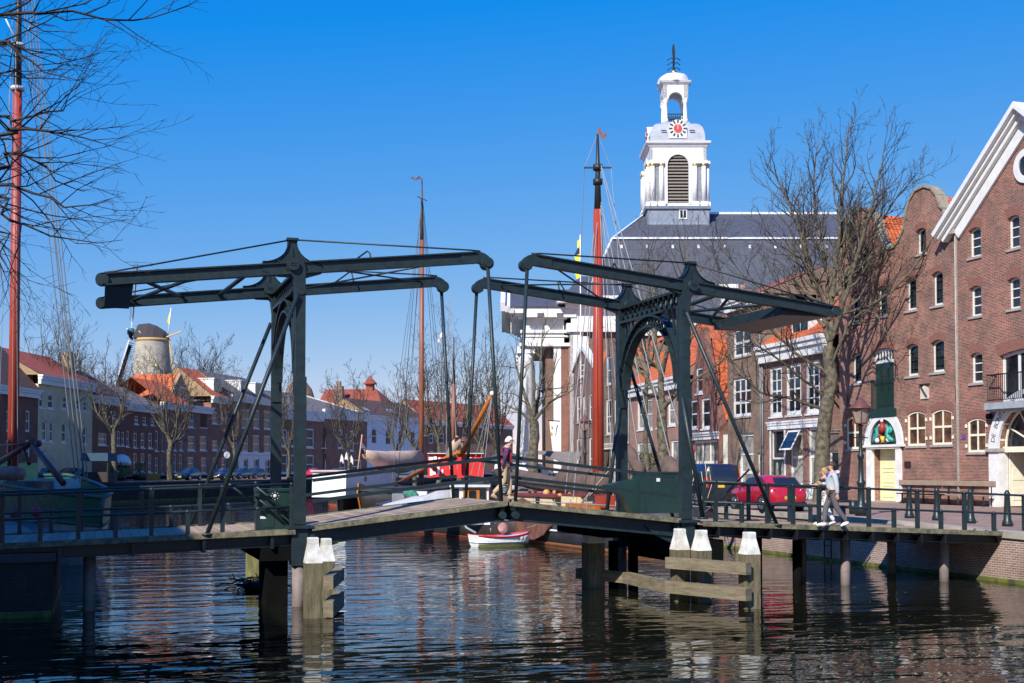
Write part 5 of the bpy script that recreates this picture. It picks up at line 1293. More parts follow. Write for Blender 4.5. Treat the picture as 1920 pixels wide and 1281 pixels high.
# row of far-left dark house (partly out of frame)
d = V((sin(R(22.4)), cos(R(22.4)), 0)); Pn = pts[0]-d*24
lefts2 = lefts
def mkfirst():
    F = LFac(Pn, -120, 70, 22.4, 'town_house', 'dark brick house with brown tiled roof at the left edge of the picture')
    F.ul = 24; zc = F.q(50, 745)[1]
    rs = [list(F.rect(x0, x0+9, y0, y1)) for x0 in (12, 48) for y0, y1 in ((770, 810), (825, 868))]
    wall(F, [(0,0),(24,0),(24,zc),(0,zc)], [arch_pts(r,0) for r in rs], BR_DARK)
    m = MB(); m.box(.003,.35,.4,10,0,zc); m.box(23.65,23.997,.4,10,0,zc); ob('side_wall', m, BR_DARK, F.T)
    for r in rs: window(F, r, 0, .1, 1, 2, gm=GLASSL, fm=W_DK, fw=.15)
    lband(F, zc, zc+.8, .5); roof(F, 0, 24, zc+.8, zc+6.2, -.3, 10, T_BR, gable=BR_OCH)
mkfirst()
CRM = mat('cream_render', (.66,.52,.29), .85, var=.15, scale=.8)
F = lhouse(0, 'cream plastered house with arched windows and a red tiled roof on the left bank',
    [(79,88,788,828),(93,101,790,829),(116,125,792,830),(155,163,800,834),(78,87,842,862),(74,82,733,765),(90,101,738,767),(118,127,742,768),(143,150,748,770),(157,164,752,772)], 727, CRM, T_RD, 676, gable=BR_OCH, rise=.25)
DKR = brick('brick_left_house', (.30,.10,.055), (.20,.068,.042), (.32,.2,.14), big=.25)
F = lhouse(1, 'dark brown brick house with an ochre side gable and brown roof', [(184,201,812,835),(211,217,808,836),(219,226,808,836),(228,234,810,836),(209,214,856,884),(218,224,856,884),(228,234,856,884),(212,219,772,786),(224,231,772,786)], 760, DKR, T_BR, 706, gable=BR_OCH, fw=.14)
m = MB(); m.box(F.ul*.45, F.ul*.45+1.3, 4.4, 5.6, F.zt-.6, F.zt+1.8); ob('chimney', m, BR_OCH, F.T)
F = lhouse(2, 'long dark brick house with many white sash windows and a grey tiled roof', [(237,243,808,838),(250,258,812,840),(264,272,812,840),(278,286,812,841),(250,258,850,886),(264,272,850,886),(278,285,852,886),(291,297,808,846),(291,297,858,888),(252,260,780,796),(268,275,782,797),(283,290,784,798)], 773, DKR, T_GR, 732, gable=BR_OCH, fw=.14)
F = lhouse(3, 'brown brick house with white cornice, red roof behind and tall white entrance', [(303,307,808,846),(312,317,810,845),(326,331,812,845),(337,343,812,845),(352,364,776,802),(375,388,775,802),(352,366,818,845),(375,388,818,845),(352,364,857,882),(377,388,858,888),(312,317,852,884),(326,331,852,885),(336,342,852,886),(303,306,856,888)], 772, BR_LB, None, 0, fw=.16)
r0 = F.q(313, 735, -7); r1 = F.q(352, 703, -7); r2 = F.q(300,705,-7); r3 = F.q(395,702,-7)
m = MB(); za, zt = F.zc+.9, F.q(345, 703, -4)[1]; m.add([(.2,-.2,za),(F.ul*.52,-.2,za),(F.ul*.52,4,zt),(.2,4,zt),(.2,9,za),(F.ul*.52,9,za)], [(0,1,2,3),(3,2,5,4)]); ob('roof', m, T_OR, F.T, fix=False)
m = MB(); m.prism([(F.ul*.52-.5,za-.9),(F.ul-.1,za-.9),(F.ul-.1,za+.6),(F.ul*.74,za+4.4),(F.ul*.52-.5,za+.6)], Fp(2.5), Fp(2.9)); ob('gable', m, BR_OCH, F.T)
r = (F.ul*.71, F.ul*.83, za+.9, za+2.6); m = MB(); m.prism([(r[0],r[2]),(r[1],r[2]),(r[1],r[3]),(r[0],r[3])], Fp(2.42), Fp(2.5), [[(r[0]+.14,r[2]+.14),(r[1]-.14,r[2]+.14),(r[1]-.14,r[3]-.14),(r[0]+.14,r[3]-.14)]]); o = ob('window', m, WHITE, F.T); m = MB(); m.box(r[0]+.1,r[1]-.1,2.44,2.49,r[2]+.1,r[3]-.1); ob('pane', m, GLASS, o)
m = MB(); m.add([(F.ul*.74,2.9,za+4.3),(F.ul,2.9,za+.5),(F.ul,9,za+.5),(F.ul*.74,9,za+4.3)], [(0,1,2,3)]); m.add([(F.ul*.74,2.9,za+4.3),(F.ul*.5,2.9,za+.5),(F.ul*.5,9,za+.5),(F.ul*.74,9,za+4.3)], [(0,1,2,3)]); ob('roof', m, T_OR, F.T, fix=False)
F = lhouse(4, 'narrow brown house with orange roof, white dormer and shop awning pennants', [(398,409,772,795),(414,424,772,795),(398,409,826,845),(415,424,826,845),(399,408,858,885),(415,424,858,885)], 757, BR_LB, T_OR, 703, gable=BR_OCH, fw=.16)
r = F.rect(411,426,720,739); dormer(F, r[0], r[1], F.zc+1.2, F.zc+3.4, .8, 2.5, WHITE)
F = lhouse(5, 'brown brick house with two white dormers and a white painted ground floor', [(454,467,768,803),(475,487,769,804),(495,508,771,805),(454,466,816,848),(474,487,816,849),(495,508,817,850),(456,464,861,890),(475,485,861,890),(496,507,862,890),(436,445,816,848)], 757, BR_LB, T_GR, 712, gable=BR_OCH, fw=.18, gm=None)
for x0, x1, y0, y1 in ((461,474,728,746),(488,500,732,748)):
    r = F.rect(x0,x1,y0,y1); dormer(F, r[0], r[1], F.zc+1.2, F.zc+3.2, .8, 2.5, WHITE, nx=1)
a = F.q(446,870); zt = F.q(480,853)[1]
m = MB(); h_ = [[(r[0],0.12),(r[1],.12),(r[1],r[3]),(r[0],r[3])] for r in (F.rect(456,464,861,890), F.rect(475,485,861,890), F.rect(496,507,862,890))]
m.prism([(a[0],0),(F.ul,0),(F.ul,zt),(a[0],zt)], Fp(-.09), Fp(-.003), h_); m.box(a[0]-.1,F.ul+.1,-.3,-.003,zt,zt+.35); ob('white_ground_floor', m, WHITE, F.T)
F = lhouse(6, 'large brown brick house with a wide white cornice and grey roof behind the left portal', [(527,539,805,838),(527,539,852,888),(546,556,806,838),(546,556,853,888),(574,589,804,840),(574,589,853,890)], 788, BR_LB, None, 0, corn=1.6, fw=.22)
F7 = lhouse(7, 'right half of the wide brown house with white cornice, hung with white flags', [(602,612,803,840),(602,612,852,890),(634,643,806,841),(656,664,808,846),(660,678,862,890),(637,648,866,890)], 788, BR_LB, None, 0, corn=1.6, fw=.22)
# shared hipped grey roof over the two
zb = F.zc+1.6
p = on_plane(560, 740, F.P+V((-F.d.y,F.d.x,0))*7, F.n); zt = p.z-ZL
m = MB(); L2 = F.ul+F7.ul
m.add([(-.3,-.4,zb),(L2,-.4,zb),(L2-9.5,7,zt),(-.3,7,zt),(L2,14,zb),(-.3,14,zb)], [(0,1,2,3),(1,4,2),(3,2,4,5)]); ob('roof', m, T_GR, F.T, fix=False)
m = MB(); m.bar((L2,-.45,zb+.1),(L2-9.5,7,zt+.05),.3,.2); m.bar((-.3,7,zt+.05),(L2-9.5,7,zt+.05),.3,.15); ob('roof_ridge', m, W_DK, F.T)
F = lhouse(8, 'white painted house with arched sash windows and brown roof with skylights', [(697,707,803,833),(723,734,805,835),(747,757,806,836),(698,707,848,866),(723,732,848,868),(746,755,850,870),(770,779,808,838),(772,780,852,872)], 790, mat('white_wall_shade', (.70,.71,.74), .7, var=.06), T_BR, 755, corn=.8, gable=BR_OCH, fw=.18, rise=.3)
for x0, x1, y0, y1 in ((691,703,770,780),(738,752,772,783)):
    r = F.rect(x0,x1,y0,y1); m = MB(); z = F.zc+.8; t_ = (F.zt-z)/5.0
    m.add([(r[0],.9,z+1.2*t_+.05),(r[1],.9,z+1.2*t_+.05),(r[1],2.1,z+2.4*t_+.05),(r[0],2.1,z+2.4*t_+.05)], [(0,1,2,3)]); sk_ = ob('skylight', m, GLASSC, F.T, fix=False)
# hidden continuation house towards the right
p9 = pts[-1]; d = V((sin(R(52)), cos(R(52)), 0)); F = LFac(p9, 795, 905, 52, 'town_house', 'far brown house with red roof seen between the hanger rods'); F.ul = 30; zc = F.q(850, 800)[1]
rs = [list(F.rect(x0, x0+8, y0, y1)) for x0 in (805, 825, 848, 870) for y0, y1 in ((812, 832), (846, 866))]
wall(F, [(0,0),(30,0),(30,zc),(0,zc)], [arch_pts(r,0) for r in rs], BR_LB)
for r in rs: window(F, r, 0, .1, 1, 2, gm=GLASSL, fm=W_DK, fw=.2)
lband(F, zc, zc+.8, .5); roof(F, 0, 30, zc+.8, zc+5, -.3, 10, T_RD, gable=BR_OCH)
# chimneys along the left row
for i, (px, py, D, w_) in enumerate(((425,712,176,1.0),(398,700,172,.8),(205,690,142,1.0),(160,668,134,.8),(513,716,190,.9),(755,748,232,1.1),(770,752,236,.8))):
    pass
# big red roof behind
P_ = at(655, 880, D=262); P_.z = ZL
T = thing('town_house', 'large house behind with a broad red hipped roof, chimney and small roof turret', 'house', P_, -CYAW-R(8), GL_)
def bq(x, y, D): p = at(x, y, D=D); v = p-P_; a = -CYAW-R(8); return (v.x*cos(a)+v.y*sin(a), -v.x*sin(a)+v.y*cos(a), p.z-ZL)
e0 = bq(592,757,258); e1 = bq(717,757,258); r0 = bq(604,729,264); r1 = bq(704,737,264)
m = MB(); zz = e0[2]; zt = r0[2]
m.add([(e0[0],-4,zz),(e1[0],-4,zz),(r1[0],3,zt),(r0[0],3,zt),(e0[0],11,zz),(e1[0],11,zz)], [(0,1,2,3),(1,5,2),(3,2,5,4),(0,3,4)]); ob('roof', m, T_RD, T)
m = MB(); m.box(e0[0]+.3, e1[0]-.3, -3.6, 10.6, 0, zz); ob('wall', m, BR_OCH, T)
q = bq(631,750,258); m = MB(); m.box(q[0]-.9,q[0]+.9,-3.5,-2.3,zz-2,q[2]+3.0); m.box(q[0]-.4,q[0]+.4,-3.3,-2.5,q[2]+3,q[2]+4.0); ob('chimney', m, BR_OLD, T)
q = bq(683,738,260); m = MB(); m.box(q[0]-.8,q[0]+.8,2,3.6,zt-2.5,zt+1.0); m.lathe([(1.6,zt+1.0),(1.3,zt+1.4),(.5,zt+2.2),(.08,zt+3)], (q[0],2.8,0), 8); ob('roof_turret', m, T_RD, T)
# ochre gabled house between
P_ = at(668, 880, D=226); P_.z = ZL
T = thing('town_house', 'ochre brick side gable between the brown and the white house', 'house', P_, -CYAW, GL_)
zl = at(668, 800, D=226).z-ZL; zp = at(668, 750, D=226).z-ZL
m = MB(); m.prism([(-2.5,0),(5.5,0),(5.5,zl-.4),(1.0,zp),(0.2,zp),(-6,zl-.3),(-6,zl-2)], Fp(0), Fp(.4)); ob('gable', m, BR_OCH, T)
# pale house with white ledge
# brick kiln cone and mill in the distance
P_ = at(560, 880, D=300); P_.z = ZL
T = thing('kiln_tower', 'rounded brown brick kiln cone rising behind the grey roof', 'tower', P_)
zt = at(560, 712, D=300).z-ZL; m = MB(); m.lathe([(6.2,0),(4.9,zt*.62),(4.2,zt*.75),(3.1,zt*.9),(1.7,zt*.98),(.3,zt)], (0,0,0), 20); ob('cone', m, brick('brick_kiln', (.26,.15,.09), (.2,.115,.075), (.28,.2,.14)), T)
P_ = at(283, 880, D=262); P_.z = ZL
T = thing('windmill', 'tall stone windmill with dark boat shaped cap and blue white sails', 'windmill', P_, -CYAW)
s_ = 262/CF
def mz(y): return at(283, y, D=262).z-ZL
m = MB(); m.lathe([(46*s_,0),(41*s_,mz(760)),(36*s_,mz(715)),(30.5*s_,mz(640)),(29.5*s_,mz(636))], (0,0,0), 28); ob('mill_tower', m, brick('mill_stone', (.42,.38,.31), (.33,.30,.25), (.40,.37,.31), bw=.5, rh=.2, big=.2), T)
m = MB(); m.lathe([(31.5*s_,mz(640)),(31.5*s_,mz(635))], (0,0,0), 28); ob('cap_ring', m, mat('ochre_wood', (.50,.33,.12), .7), T)
rings = []
for x, w_, zb, zt in ((-33,8,mz(635),mz(632)),(-31,17,mz(635),mz(622)),(-24,24,mz(635),mz(608)),(-4,27,mz(635),mz(606)),(8,25,mz(635),mz(610)),(24,16,mz(635),mz(620)),(31,7,mz(635),mz(628))):
    rings.append([(x*s_, -w_*s_, zb), (x*s_, -w_*s_*.8, zb+(zt-zb)*.55), (x*s_, -w_*s_*.3, zt), (x*s_, w_*s_*.3, zt), (x*s_, w_*s_*.8, zb+(zt-zb)*.55), (x*s_, w_*s_, zb)])
m = MB(); m.loft(rings, smooth=False); ob('mill_cap', m, mat('thatch_dark', (.045,.04,.045), .9, var=.2), T)
hub = V((-39*s_, 0, mz(622)))
m = MB(); m.tube([hub+V((-.8,0,-.05)), hub+V((3,0,.1))], .5, 10); m.ball(hub, .9); hubo = ob('sail_hub', m, mat('mill_green', (.03,.12,.10), .5), T)
BW = mat('mill_blue_white', (.60,.66,.75), .5, var=.1); SL = mat('sail_dark', (.012,.016,.035), .8)
def sail(dirv, L_):
    m = MB(); m.bar(hub, hub+dirv*L_, .30, .30); so_ = ob('sail', m, BW, T)
    sdv = V((1, 0, 0)).cross(dirv).normalized(); k = MB()
    for i in range(26):
        t_ = L_*(.16+.83*i/25); p = hub+dirv*t_; k.bar(p, p+sdv*1.9+V((.55,0,0)), .12, .12)
    for o_ in (.9, 1.85): k.bar(hub+dirv*L_*.16+sdv*o_, hub+dirv*L_*.99+sdv*o_, .06, .06)
    c = k; c.add([hub+dirv*L_*.2+sdv*.15, hub+dirv*L_*.2+sdv*1.7+V((.4,0,0)), hub+dirv*L_*.98+sdv*1.7+V((.4,0,0)), hub+dirv*L_*.98+sdv*.15], [(0,1,2,3)]); ob('sail_lattice', c, SL, so_)
up_ = V((.045, .17, 1)).normalized()
sail(V((.06,.05,1)).normalized(), 14.5); sail(V((-.28,-.06,-1)).normalized(), 14.0); sail(V((0.02,1,-.10)).normalized(), 14); sail(V((0.0,-1,.10)).normalized(), 3)
m = MB(); m.bar((-18*s_,-20*s_,mz(622)),(20*s_,-34*s_,mz(690)),.3,.3); m.bar((31*s_,0,mz(630)),(48*s_,-2,mz(705)),.35,.35); m.bar((20*s_,0,mz(634)),(66*s_,-4,mz(624)),.25,.25); ob('tail_pole', m, mat('pole_cream', (.55,.42,.22), .7), T)
m = MB(); m.tube([(30*s_,0,mz(632)),(35*s_,0,mz(576))], .12, 6); fp = ob('flag_pole', m, WHITE, T)
m = MB(); m.add([(34*s_,0,mz(580)),(30*s_,.2,mz(592)),(28*s_,-.1,mz(602)),(31*s_,.1,mz(608)),(34.2*s_,0,mz(596))], [(0,1,2,3,4)]); ob('flag', m, mat('flag_yellow', (.80,.72,.05), .7), fp, fix=False)
# ---------------------------------------------------------------- bare trees
BARK = mat('bark_lichen', (.17,.15,.095), .9, c2=(.04,.033,.028), scale=4.5, bump=.9, bscale=14)
TWIG = mat('twig_brown', (.045,.033,.026), .85, var=.3, scale=1.5)
TWIGD = mat('twig_dark', (.028,.022,.02), .85, var=.3, scale=1.5)
class Tree:
    def __init__(s, seed, tw=.006, lf=1.0): s.r = random.Random(seed); s.big = MB(); s.fine = MB(); s.tw = tw; s.lf = lf
    def tube(s, pts, rad, r0):
        n = 7 if r0 > .09 else 5 if r0 > .035 else 3
        (s.big if r0 > .045 else s.fine).tube(pts, rad, n, cap=False, smooth=r0 > .03)
    def grow(s, p, d, L, r0, lev, up=.25, jit=.22, dens=1.0, minL=.3):
        R_ = s.r; n = max(2, min(7, int(L/.4)+1)); pts = [V(p)]; d = V(d).normalized(); dirs = [d]
        for i in range(n):
            d = (d+V((R_.gauss(0,jit), R_.gauss(0,jit), R_.gauss(0,jit)+up*.35))).normalized()
            pts.append(pts[-1]+d*(L/n)); dirs.append(d)
        rad = [max(s.tw*(1-.4*i/n), r0*(1-.85*i/n)) for i in range(n+1)]
        s.tube(pts, rad, r0)
        if lev > 0: s.spawn(pts, dirs, rad, L, lev, up, jit, dens, minL)
    def spawn(s, pts, dirs, rad, L, lev, up, jit, dens, minL, t0=.18):
        R_ = s.r; n = len(pts)-1
        k = max(2, int(dens*L/(.42 if lev > 1 else .2)*(1 if lev > 2 else .85)))
        for j in range(k):
            t = t0+(1-t0)*(j+R_.random()*.9)/k; t = min(t, .985)
            x = t*n; i = min(n-1, int(x)); q = pts[i].lerp(pts[i+1], x-i); d = dirs[min(i+1, n)]
            a = R_.uniform(0, 2*pi); o = d.orthogonal().normalized(); o = (o*cos(a)+d.cross(o)*sin(a)); o.z += .15
            ang = R_.uniform(.48, 1.0); nd = (d*cos(ang)+o.normalized()*sin(ang)).normalized()
            l = L*R_.uniform(.28, .52)*(1.15-.65*t)*s.lf
            if l < minL: l = minL*R_.uniform(.7, 1.2)
            s.grow(q, nd, l, min(rad[i]*.62, .012+l*.016), lev-1, up, jit*1.05, dens, minL)
    def limb(s, ctrl, rads, lev, up, dens, jit=.2, minL=.3, t0=.15):
        # smooth the control line
        pts = [V(c) for c in ctrl]; P = []
        n = len(pts); rr = []
        for i in range(n-1):
            p0 = pts[max(0,i-1)]; p1 = pts[i]; p2 = pts[i+1]; p3 = pts[min(n-1,i+2)]
            m = max(2, int((p2-p1).length/.5))
            for k in range(m):
                t = k/m
                P.append(.5*((2*p1)+(p2-p0)*t+(2*p0-5*p1+4*p2-p3)*t*t+(3*p1-p0-3*p2+p3)*t**3)+V((s.r.gauss(0,.03), s.r.gauss(0,.03), s.r.gauss(0,.03)))); rr.append(rads[i]+(rads[i+1]-rads[i])*t)
        P.append(pts[-1]); rr.append(rads[-1])
        s.big.tube(P, rr, 8, cap=False)
        dirs = [(P[min(i+1,len(P)-1)]-P[max(i-1,0)]).normalized() for i in range(len(P))]
        L = sum((P[i+1]-P[i]).length for i in range(len(P)-1))
        if lev: s.spawn(P, dirs, rr, L, lev, up, jit, dens, minL, t0)
    def finish(s, T, bark=None, twig=None):
        # trunk_base-local
        for m in (s.big, s.fine): m.v = [tuple(V(p)-T.location) for p in m.v]
        ob('trunk', s.big, bark or BARK, T, fix=False); ob('crown', s.fine, twig or TWIG, T, fix=False)
# ---- the tall tree in front of the right houses
def L3(pts, D0): return [at(x, y, D=D0+dd) for x, y, dd in pts]
base = at(1543, 938, D=63.5); base.z = ZS
TB_ = thing('bare_tree', 'tall bare tree with lichen covered trunk in front of the right houses', 'tree', base, 0)
t1 = Tree(5, .011); D0 = 63.5
tr = [base-V((0,0,.2))]+L3([(1541,880,0),(1547,790,0),(1555,725,0),(1556,650,0)], D0)
t1.limb(tr, [.50,.40,.36,.33,.30], 0, 0, 0)
F_k = at(1556, 650, D=D0)
for pts_, r0, lev in (
    ([(1556,655,0),(1560,560,.2),(1568,480,.3),(1576,400,0),(1584,315,-.4),(1592,235,-.5)], .21, 3),
    ([(1557,640,0),(1588,545,-.8),(1618,440,-1.6),(1644,355,-2),(1660,270,-2.2)], .19, 3),
    ([(1553,640,0),(1530,530,.6),(1497,430,1.0),(1466,350,1.4),(1436,305,1.6)], .18, 3),
    ([(1556,600,0),(1548,500,1.2),(1530,400,2),(1528,320,2.6),(1534,255,2.8)], .14, 3),
    ([(1562,590,0),(1625,575,-1.2),(1690,530,-2.2),(1735,470,-3),(1765,430,-3.4)], .12, 3),
    ([(1560,560,0),(1600,500,1),(1650,420,2),(1690,360,2.6),(1735,330,3)], .12, 3),
    ([(1557,690,0),(1600,595,-1),(1640,588,-1.8),(1668,632,-2.2),(1710,615,-2.6)], .11, 2),
    ([(1552,700,0),(1490,660,.3),(1420,590,.6),(1370,545,.8),(1330,470,1)], .13, 3),
    ([(1545,770,0),(1480,745,-.5),(1425,735,-1),(1375,680,-1.4),(1310,640,-1.6)], .13, 3),
    ([(1547,745,0),(1480,690,-1),(1420,650,-2),(1380,655,-2.6),(1330,690,-3)], .10, 3),
    ([(1545,610,0),(1490,565,1),(1430,545,2),(1380,500,2.6),(1345,440,3)], .10, 3),
    ([(1553,560,.4),(1510,490,0),(1455,455,-.8),(1425,400,-1.4)], .09, 3)):
    t1.limb(L3(pts_, D0), [.74*r0*(1-.85*i/(len(pts_)-1)) for i in range(len(pts_))], lev, .42, .9, jit=.18, minL=.32)
t1.finish(TB_)
# ---- automatic trees
def auto_tree(seed, H, th, r0, spread, T, limbs=7, lev=3, dens=.55, minL=.4, lean=(0,0), bark=None, twig=None, up=.35, tw=.012):
    t = Tree(seed, tw); R_ = t.r; b = V(T.location)
    top = b+V((lean[0], lean[1], th)); mid = b.lerp(top, .5)+V((R_.gauss(0,.12), R_.gauss(0,.12), 0))
    t.limb([b-V((0,0,.3)), mid, top], [r0*1.2, r0*.95, r0*.8], 0, 0, 0)
    cr = H-th
    for i in range(limbs):
        a = 2*pi*i/limbs+R_.uniform(-.4,.4); k = R_.uniform(.55, 1.0) if i else .1
        st = b.lerp(top, R_.uniform(.78, 1.0)) if i else top
        e = top+V((cos(a)*spread*k, sin(a)*spread*k, cr*R_.uniform(.55, .95) if i else cr))
        m1 = st.lerp(e, .35)+V((cos(a)*spread*.16, sin(a)*spread*.16, -cr*.04)); m2 = st.lerp(e, .7)+V((R_.gauss(0,.3), R_.gauss(0,.3), cr*.02))
        rr = r0*R_.uniform(.30,.45)
        t.limb([st, m1, m2, e], [rr, rr*.7, rr*.42, rr*.15], lev, up, dens, jit=.2, minL=minL)
    t.finish(T, bark, twig)
    return T
def tree_at(px, py, D, y_top, x_spread, label, seed, zg=ZS, th=None, group=None, **k):
    p = at(px, 880, D=D); p.z = zg
    H = at(px, y_top, D=D).z-zg
    T = thing('bare_tree', label, 'tree', p, 0, group)
    return auto_tree(seed, H, th or H*.3, k.pop('r0', .03*H), x_spread/2*D/CF, T, tw=D*1.25e-4, **k)
GR_R = 'bare trees along the right quay'
# tree through the arch, with heavy limbs
T = thing('bare_tree', 'bare tree with a forked trunk seen through the right portal arch', 'tree', at(1246, 905, D=72)*1, 0, GR_R); T.location.z = ZS
t2 = Tree(21, .011); D0 = 72
t2.limb([V(T.location)-V((0,0,.2))]+L3([(1244,840,0),(1241,790,0),(1240,752,0)], D0), [.40,.34,.31,.30], 0, 0, 0)
for pts_, r0, lev in (([(1240,755,0),(1238,700,0),(1228,640,.5),(1226,560,1),(1222,470,1.2)], .22, 3), ([(1240,770,0),(1262,745,-.5),(1290,720,-1),(1335,690,-1.6),(1375,660,-2)], .16, 3),
    ([(1239,720,0),(1250,660,-.8),(1268,600,-1.4),(1280,520,-2),(1285,430,-2.2)], .17, 3), ([(1238,750,0),(1215,715,1),(1195,670,1.6),(1180,600,2),(1176,500,2.2)], .15, 3), ([(1236,745,0),(1210,738,-.8),(1185,715,-1.6),(1150,700,-2)], .1, 3), ([(1232,690,.2),(1200,650,-.6),(1190,600,-1)], .1, 3)):
    t2.limb(L3(pts_, D0), [r0*(1-.85*i/(len(pts_)-1)) for i in range(len(pts_))], lev, .35, .5, jit=.2, minL=.4)
t2.finish(T)
# tree in front of the white portico
T = thing('bare_tree', 'bare tree with a knotty pale trunk in front of the white church portico', 'tree', at(1001, 905, D=96), 0, GR_R); T.location.z = ZS
t3 = Tree(33, .014); D0 = 96
t3.limb([V(T.location)-V((0,0,.2))]+L3([(1000,850,0),(1003,810,0),(1001,790,0)], D0), [.46,.38,.40,.36], 0, 0, 0)
for pts_, r0 in (([(1001,792,0),(985,745,0),(972,700,.6),(960,650,1)], .2), ([(1001,792,0),(1012,730,.5),(1014,670,1),(1020,600,1.4)], .19), ([(1003,788,0),(1030,755,-.8),(1055,742,-1.4),(1095,715,-2)], .16), ([(998,790,0),(975,772,1),(950,760,1.6),(925,735,2)], .14), ([(1001,780,0),(1002,710,-.6),(995,640,-1)], .17), ([(1004,770,0),(1035,710,1),(1045,650,1.6)], .13)):
    t3.limb(L3(pts_, D0), [r0*(1-.85*i/(len(pts_)-1)) for i in range(len(pts_))], 3, .3, .42, jit=.22, minL=.5)
t3.finish(T)
for a in ((905,900,105,610,150,'large bare tree behind the hanger rods with a thick trunk',41), (862,900,118,640,110,'bare tree left of the hanger rods beside a lamp post',42), (822,900,135,600,110,'slim bare tree right of the varnished mast',43), (778,900,150,680,120,'bare tree behind the white house front and furled sail',44), (745,900,165,700,80,'small bare tree at the left of the far group',45), (930,900,125,640,80,'slim bare tree partly hidden behind the portico tree',46)):
    tree_at(*a[:5], a[5], a[6], group=GR_R, limbs=9, lev=3, dens=.34, minL=.6, r0=.26)
GR_LT = 'bare trees along the left quay'
for a in ((102,895,130,575,150,'tall bare tree with pale trunk right of the red mast',51,.32), (213,897,128,675,120,'bare tree with a leaning pale trunk beside the potted plants',52,.30), (320,900,139,650,140,'bare tree with straight pale trunk left of the parked dark cars',53,.30), (438,900,152,690,90,'small bare tree behind the left strut',54,.2), (652,900,180,690,120,'bare tree in front of the wide brown house hung with white flags',55,.22), (540,900,172,690,90,'small bare tree behind the left portal',56,.2)):
    tree_at(*a[:5], a[5], a[6], zg=2.1, group=GR_LT, limbs=9, lev=3, dens=.48, minL=.55, r0=a[7], th=(4.6 if a[0] > 250 else 5.5))
GR_F = 'trees around the windmill'
for a in ((365,880,250,640,130,'rounded bare tree right of the windmill',61), (270,880,232,675,80,'brown bare tree in front of the windmill body',62), (190,880,235,668,110,'bare tree between the cream house and the windmill',63), (140,880,225,640,70,'slim bare tree behind the cream house roof',65), (410,880,260,690,60,'small bare tree behind the orange roofed houses',64)):
    tree_at(*a[:5], a[5], a[6], zg=ZL, group=GR_F, limbs=14, lev=3, dens=.36, minL=.8, r0=.45, twig=TWIGD if a[0] != 270 else mat('twig_reddish', (.12,.065,.04), .9))
for a in ((1215,880,78,405,70,'tall thin bare tree rising in front of the church roof right of the red mast',71), (1290,880,79,420,80,'slender bare tree rising before the church roof',72)):
    tree_at(*a[:5], a[5], a[6], group=GR_R, limbs=6, lev=3, dens=.36, minL=.4, r0=.16, th=9)
# ---- near tree, trunk out of the frame on the left
T = thing('bare_tree', 'near bare tree whose dark branches reach in from the left edge', 'tree', (-7.6, 17.0, 1.42), 0)
t4 = Tree(77, .0035, .6); D0 = 17.5
bs = V(T.location); t4.limb([bs-V((0,0,.2)), bs+V((.1,0,3)), bs+V((.3,.1,6)), bs+V((.5,.2,9))], [.3,.24,.17,.06], 0, 0, 0)
def reach(z0, pts_, r0, lev=2, dens=.95):
    s_ = bs+V((.03*z0, .0, z0))
    r0 *= .72; P = [s_]+[at(x, y, D=D0+dd) for x, y, dd in pts_]
    t4.limb(P, [r0*(1-.88*i/(len(P)-1)) for i in range(len(P))], lev, -.02, dens, jit=.16, minL=.14, t0=.42)
reach(6.6, [(-40,30,0),(60,25,0),(200,36,.2),(290,33,.3),(352,12,.3)], .045)
reach(6.3, [(-60,40,.3),(10,28,.4),(80,55,.6),(148,62,.7)], .035)
reach(6.0, [(-60,80,-.4),(10,85,-.5),(60,115,-.5),(110,140,-.6),(160,148,-.6)], .04)
reach(5.6, [(-60,150,.2),(20,140,.2),(90,150,.3),(150,152,.4)], .03)
reach(5.2, [(-60,260,-.2),(20,245,-.2),(90,250,-.3),(150,262,-.3),(200,272,-.3)], .05)
reach(4.9, [(-60,330,.3),(10,290,.3),(60,300,.4),(110,340,.4),(160,360,.5)], .05)
reach(4.6, [(-60,350,-.5),(20,348,-.5),(90,375,-.6),(150,388,-.6),(210,372,-.6)], .045)
reach(4.2, [(-60,360,.2),(0,400,.2),(50,420,.3),(130,455,.3),(230,450,.3)], .045)
reach(3.9, [(-60,420,0),(-10,480,0),(30,510,.1),(80,535,.1)], .03)
reach(5.4, [(-60,220,.6),(20,225,.6),(90,210,.7),(130,190,.8),(160,170,.8)], .04)
reach(5.9, [(-50,100,.8),(30,90,.8),(100,105,.9),(140,115,1)], .03)
t4.finish(T, TWIGD, TWIGD)
# ---------------------------------------------------------------- boats
TAR = mat('tarred_hull', (.028,.024,.022), .5, var=.35, scale=1.2, c2=(.055,.045,.04))
VARN = mat('varnished_wood', (.50,.17,.035), .35, c2=(.34,.10,.02), scale=1.5, stretch=(1,1,4))
MASTR = mat('mast_red', (.42,.055,.022), .4, c2=(.30,.04,.02), scale=1.2, stretch=(4,4,.4))
MASTB = mat('mast_brown', (.30,.10,.05), .5, c2=(.20,.065,.035), scale=1.2, stretch=(4,4,.4))
ROPE = mat('rope', (.30,.27,.22), .9); WIRE = mat('wire_stay', (.10,.11,.12), .5); WIREP = mat('pale_stay', (.26,.27,.29), .6)
REDB = mat('red_bottom', (.30,.06,.03), .7, c2=(.20,.05,.03), scale=3); CANB = mat('brown_canvas', (.115,.075,.06), .9, var=.25, scale=2.5, bump=.5); CANP = mat('pale_canvas', (.50,.37,.28), .9, var=.15, scale=2, bump=.5)
GREYT = mat('grey_tarp', (.40,.40,.43), .8, var=.12, scale=2.5, bump=.6)
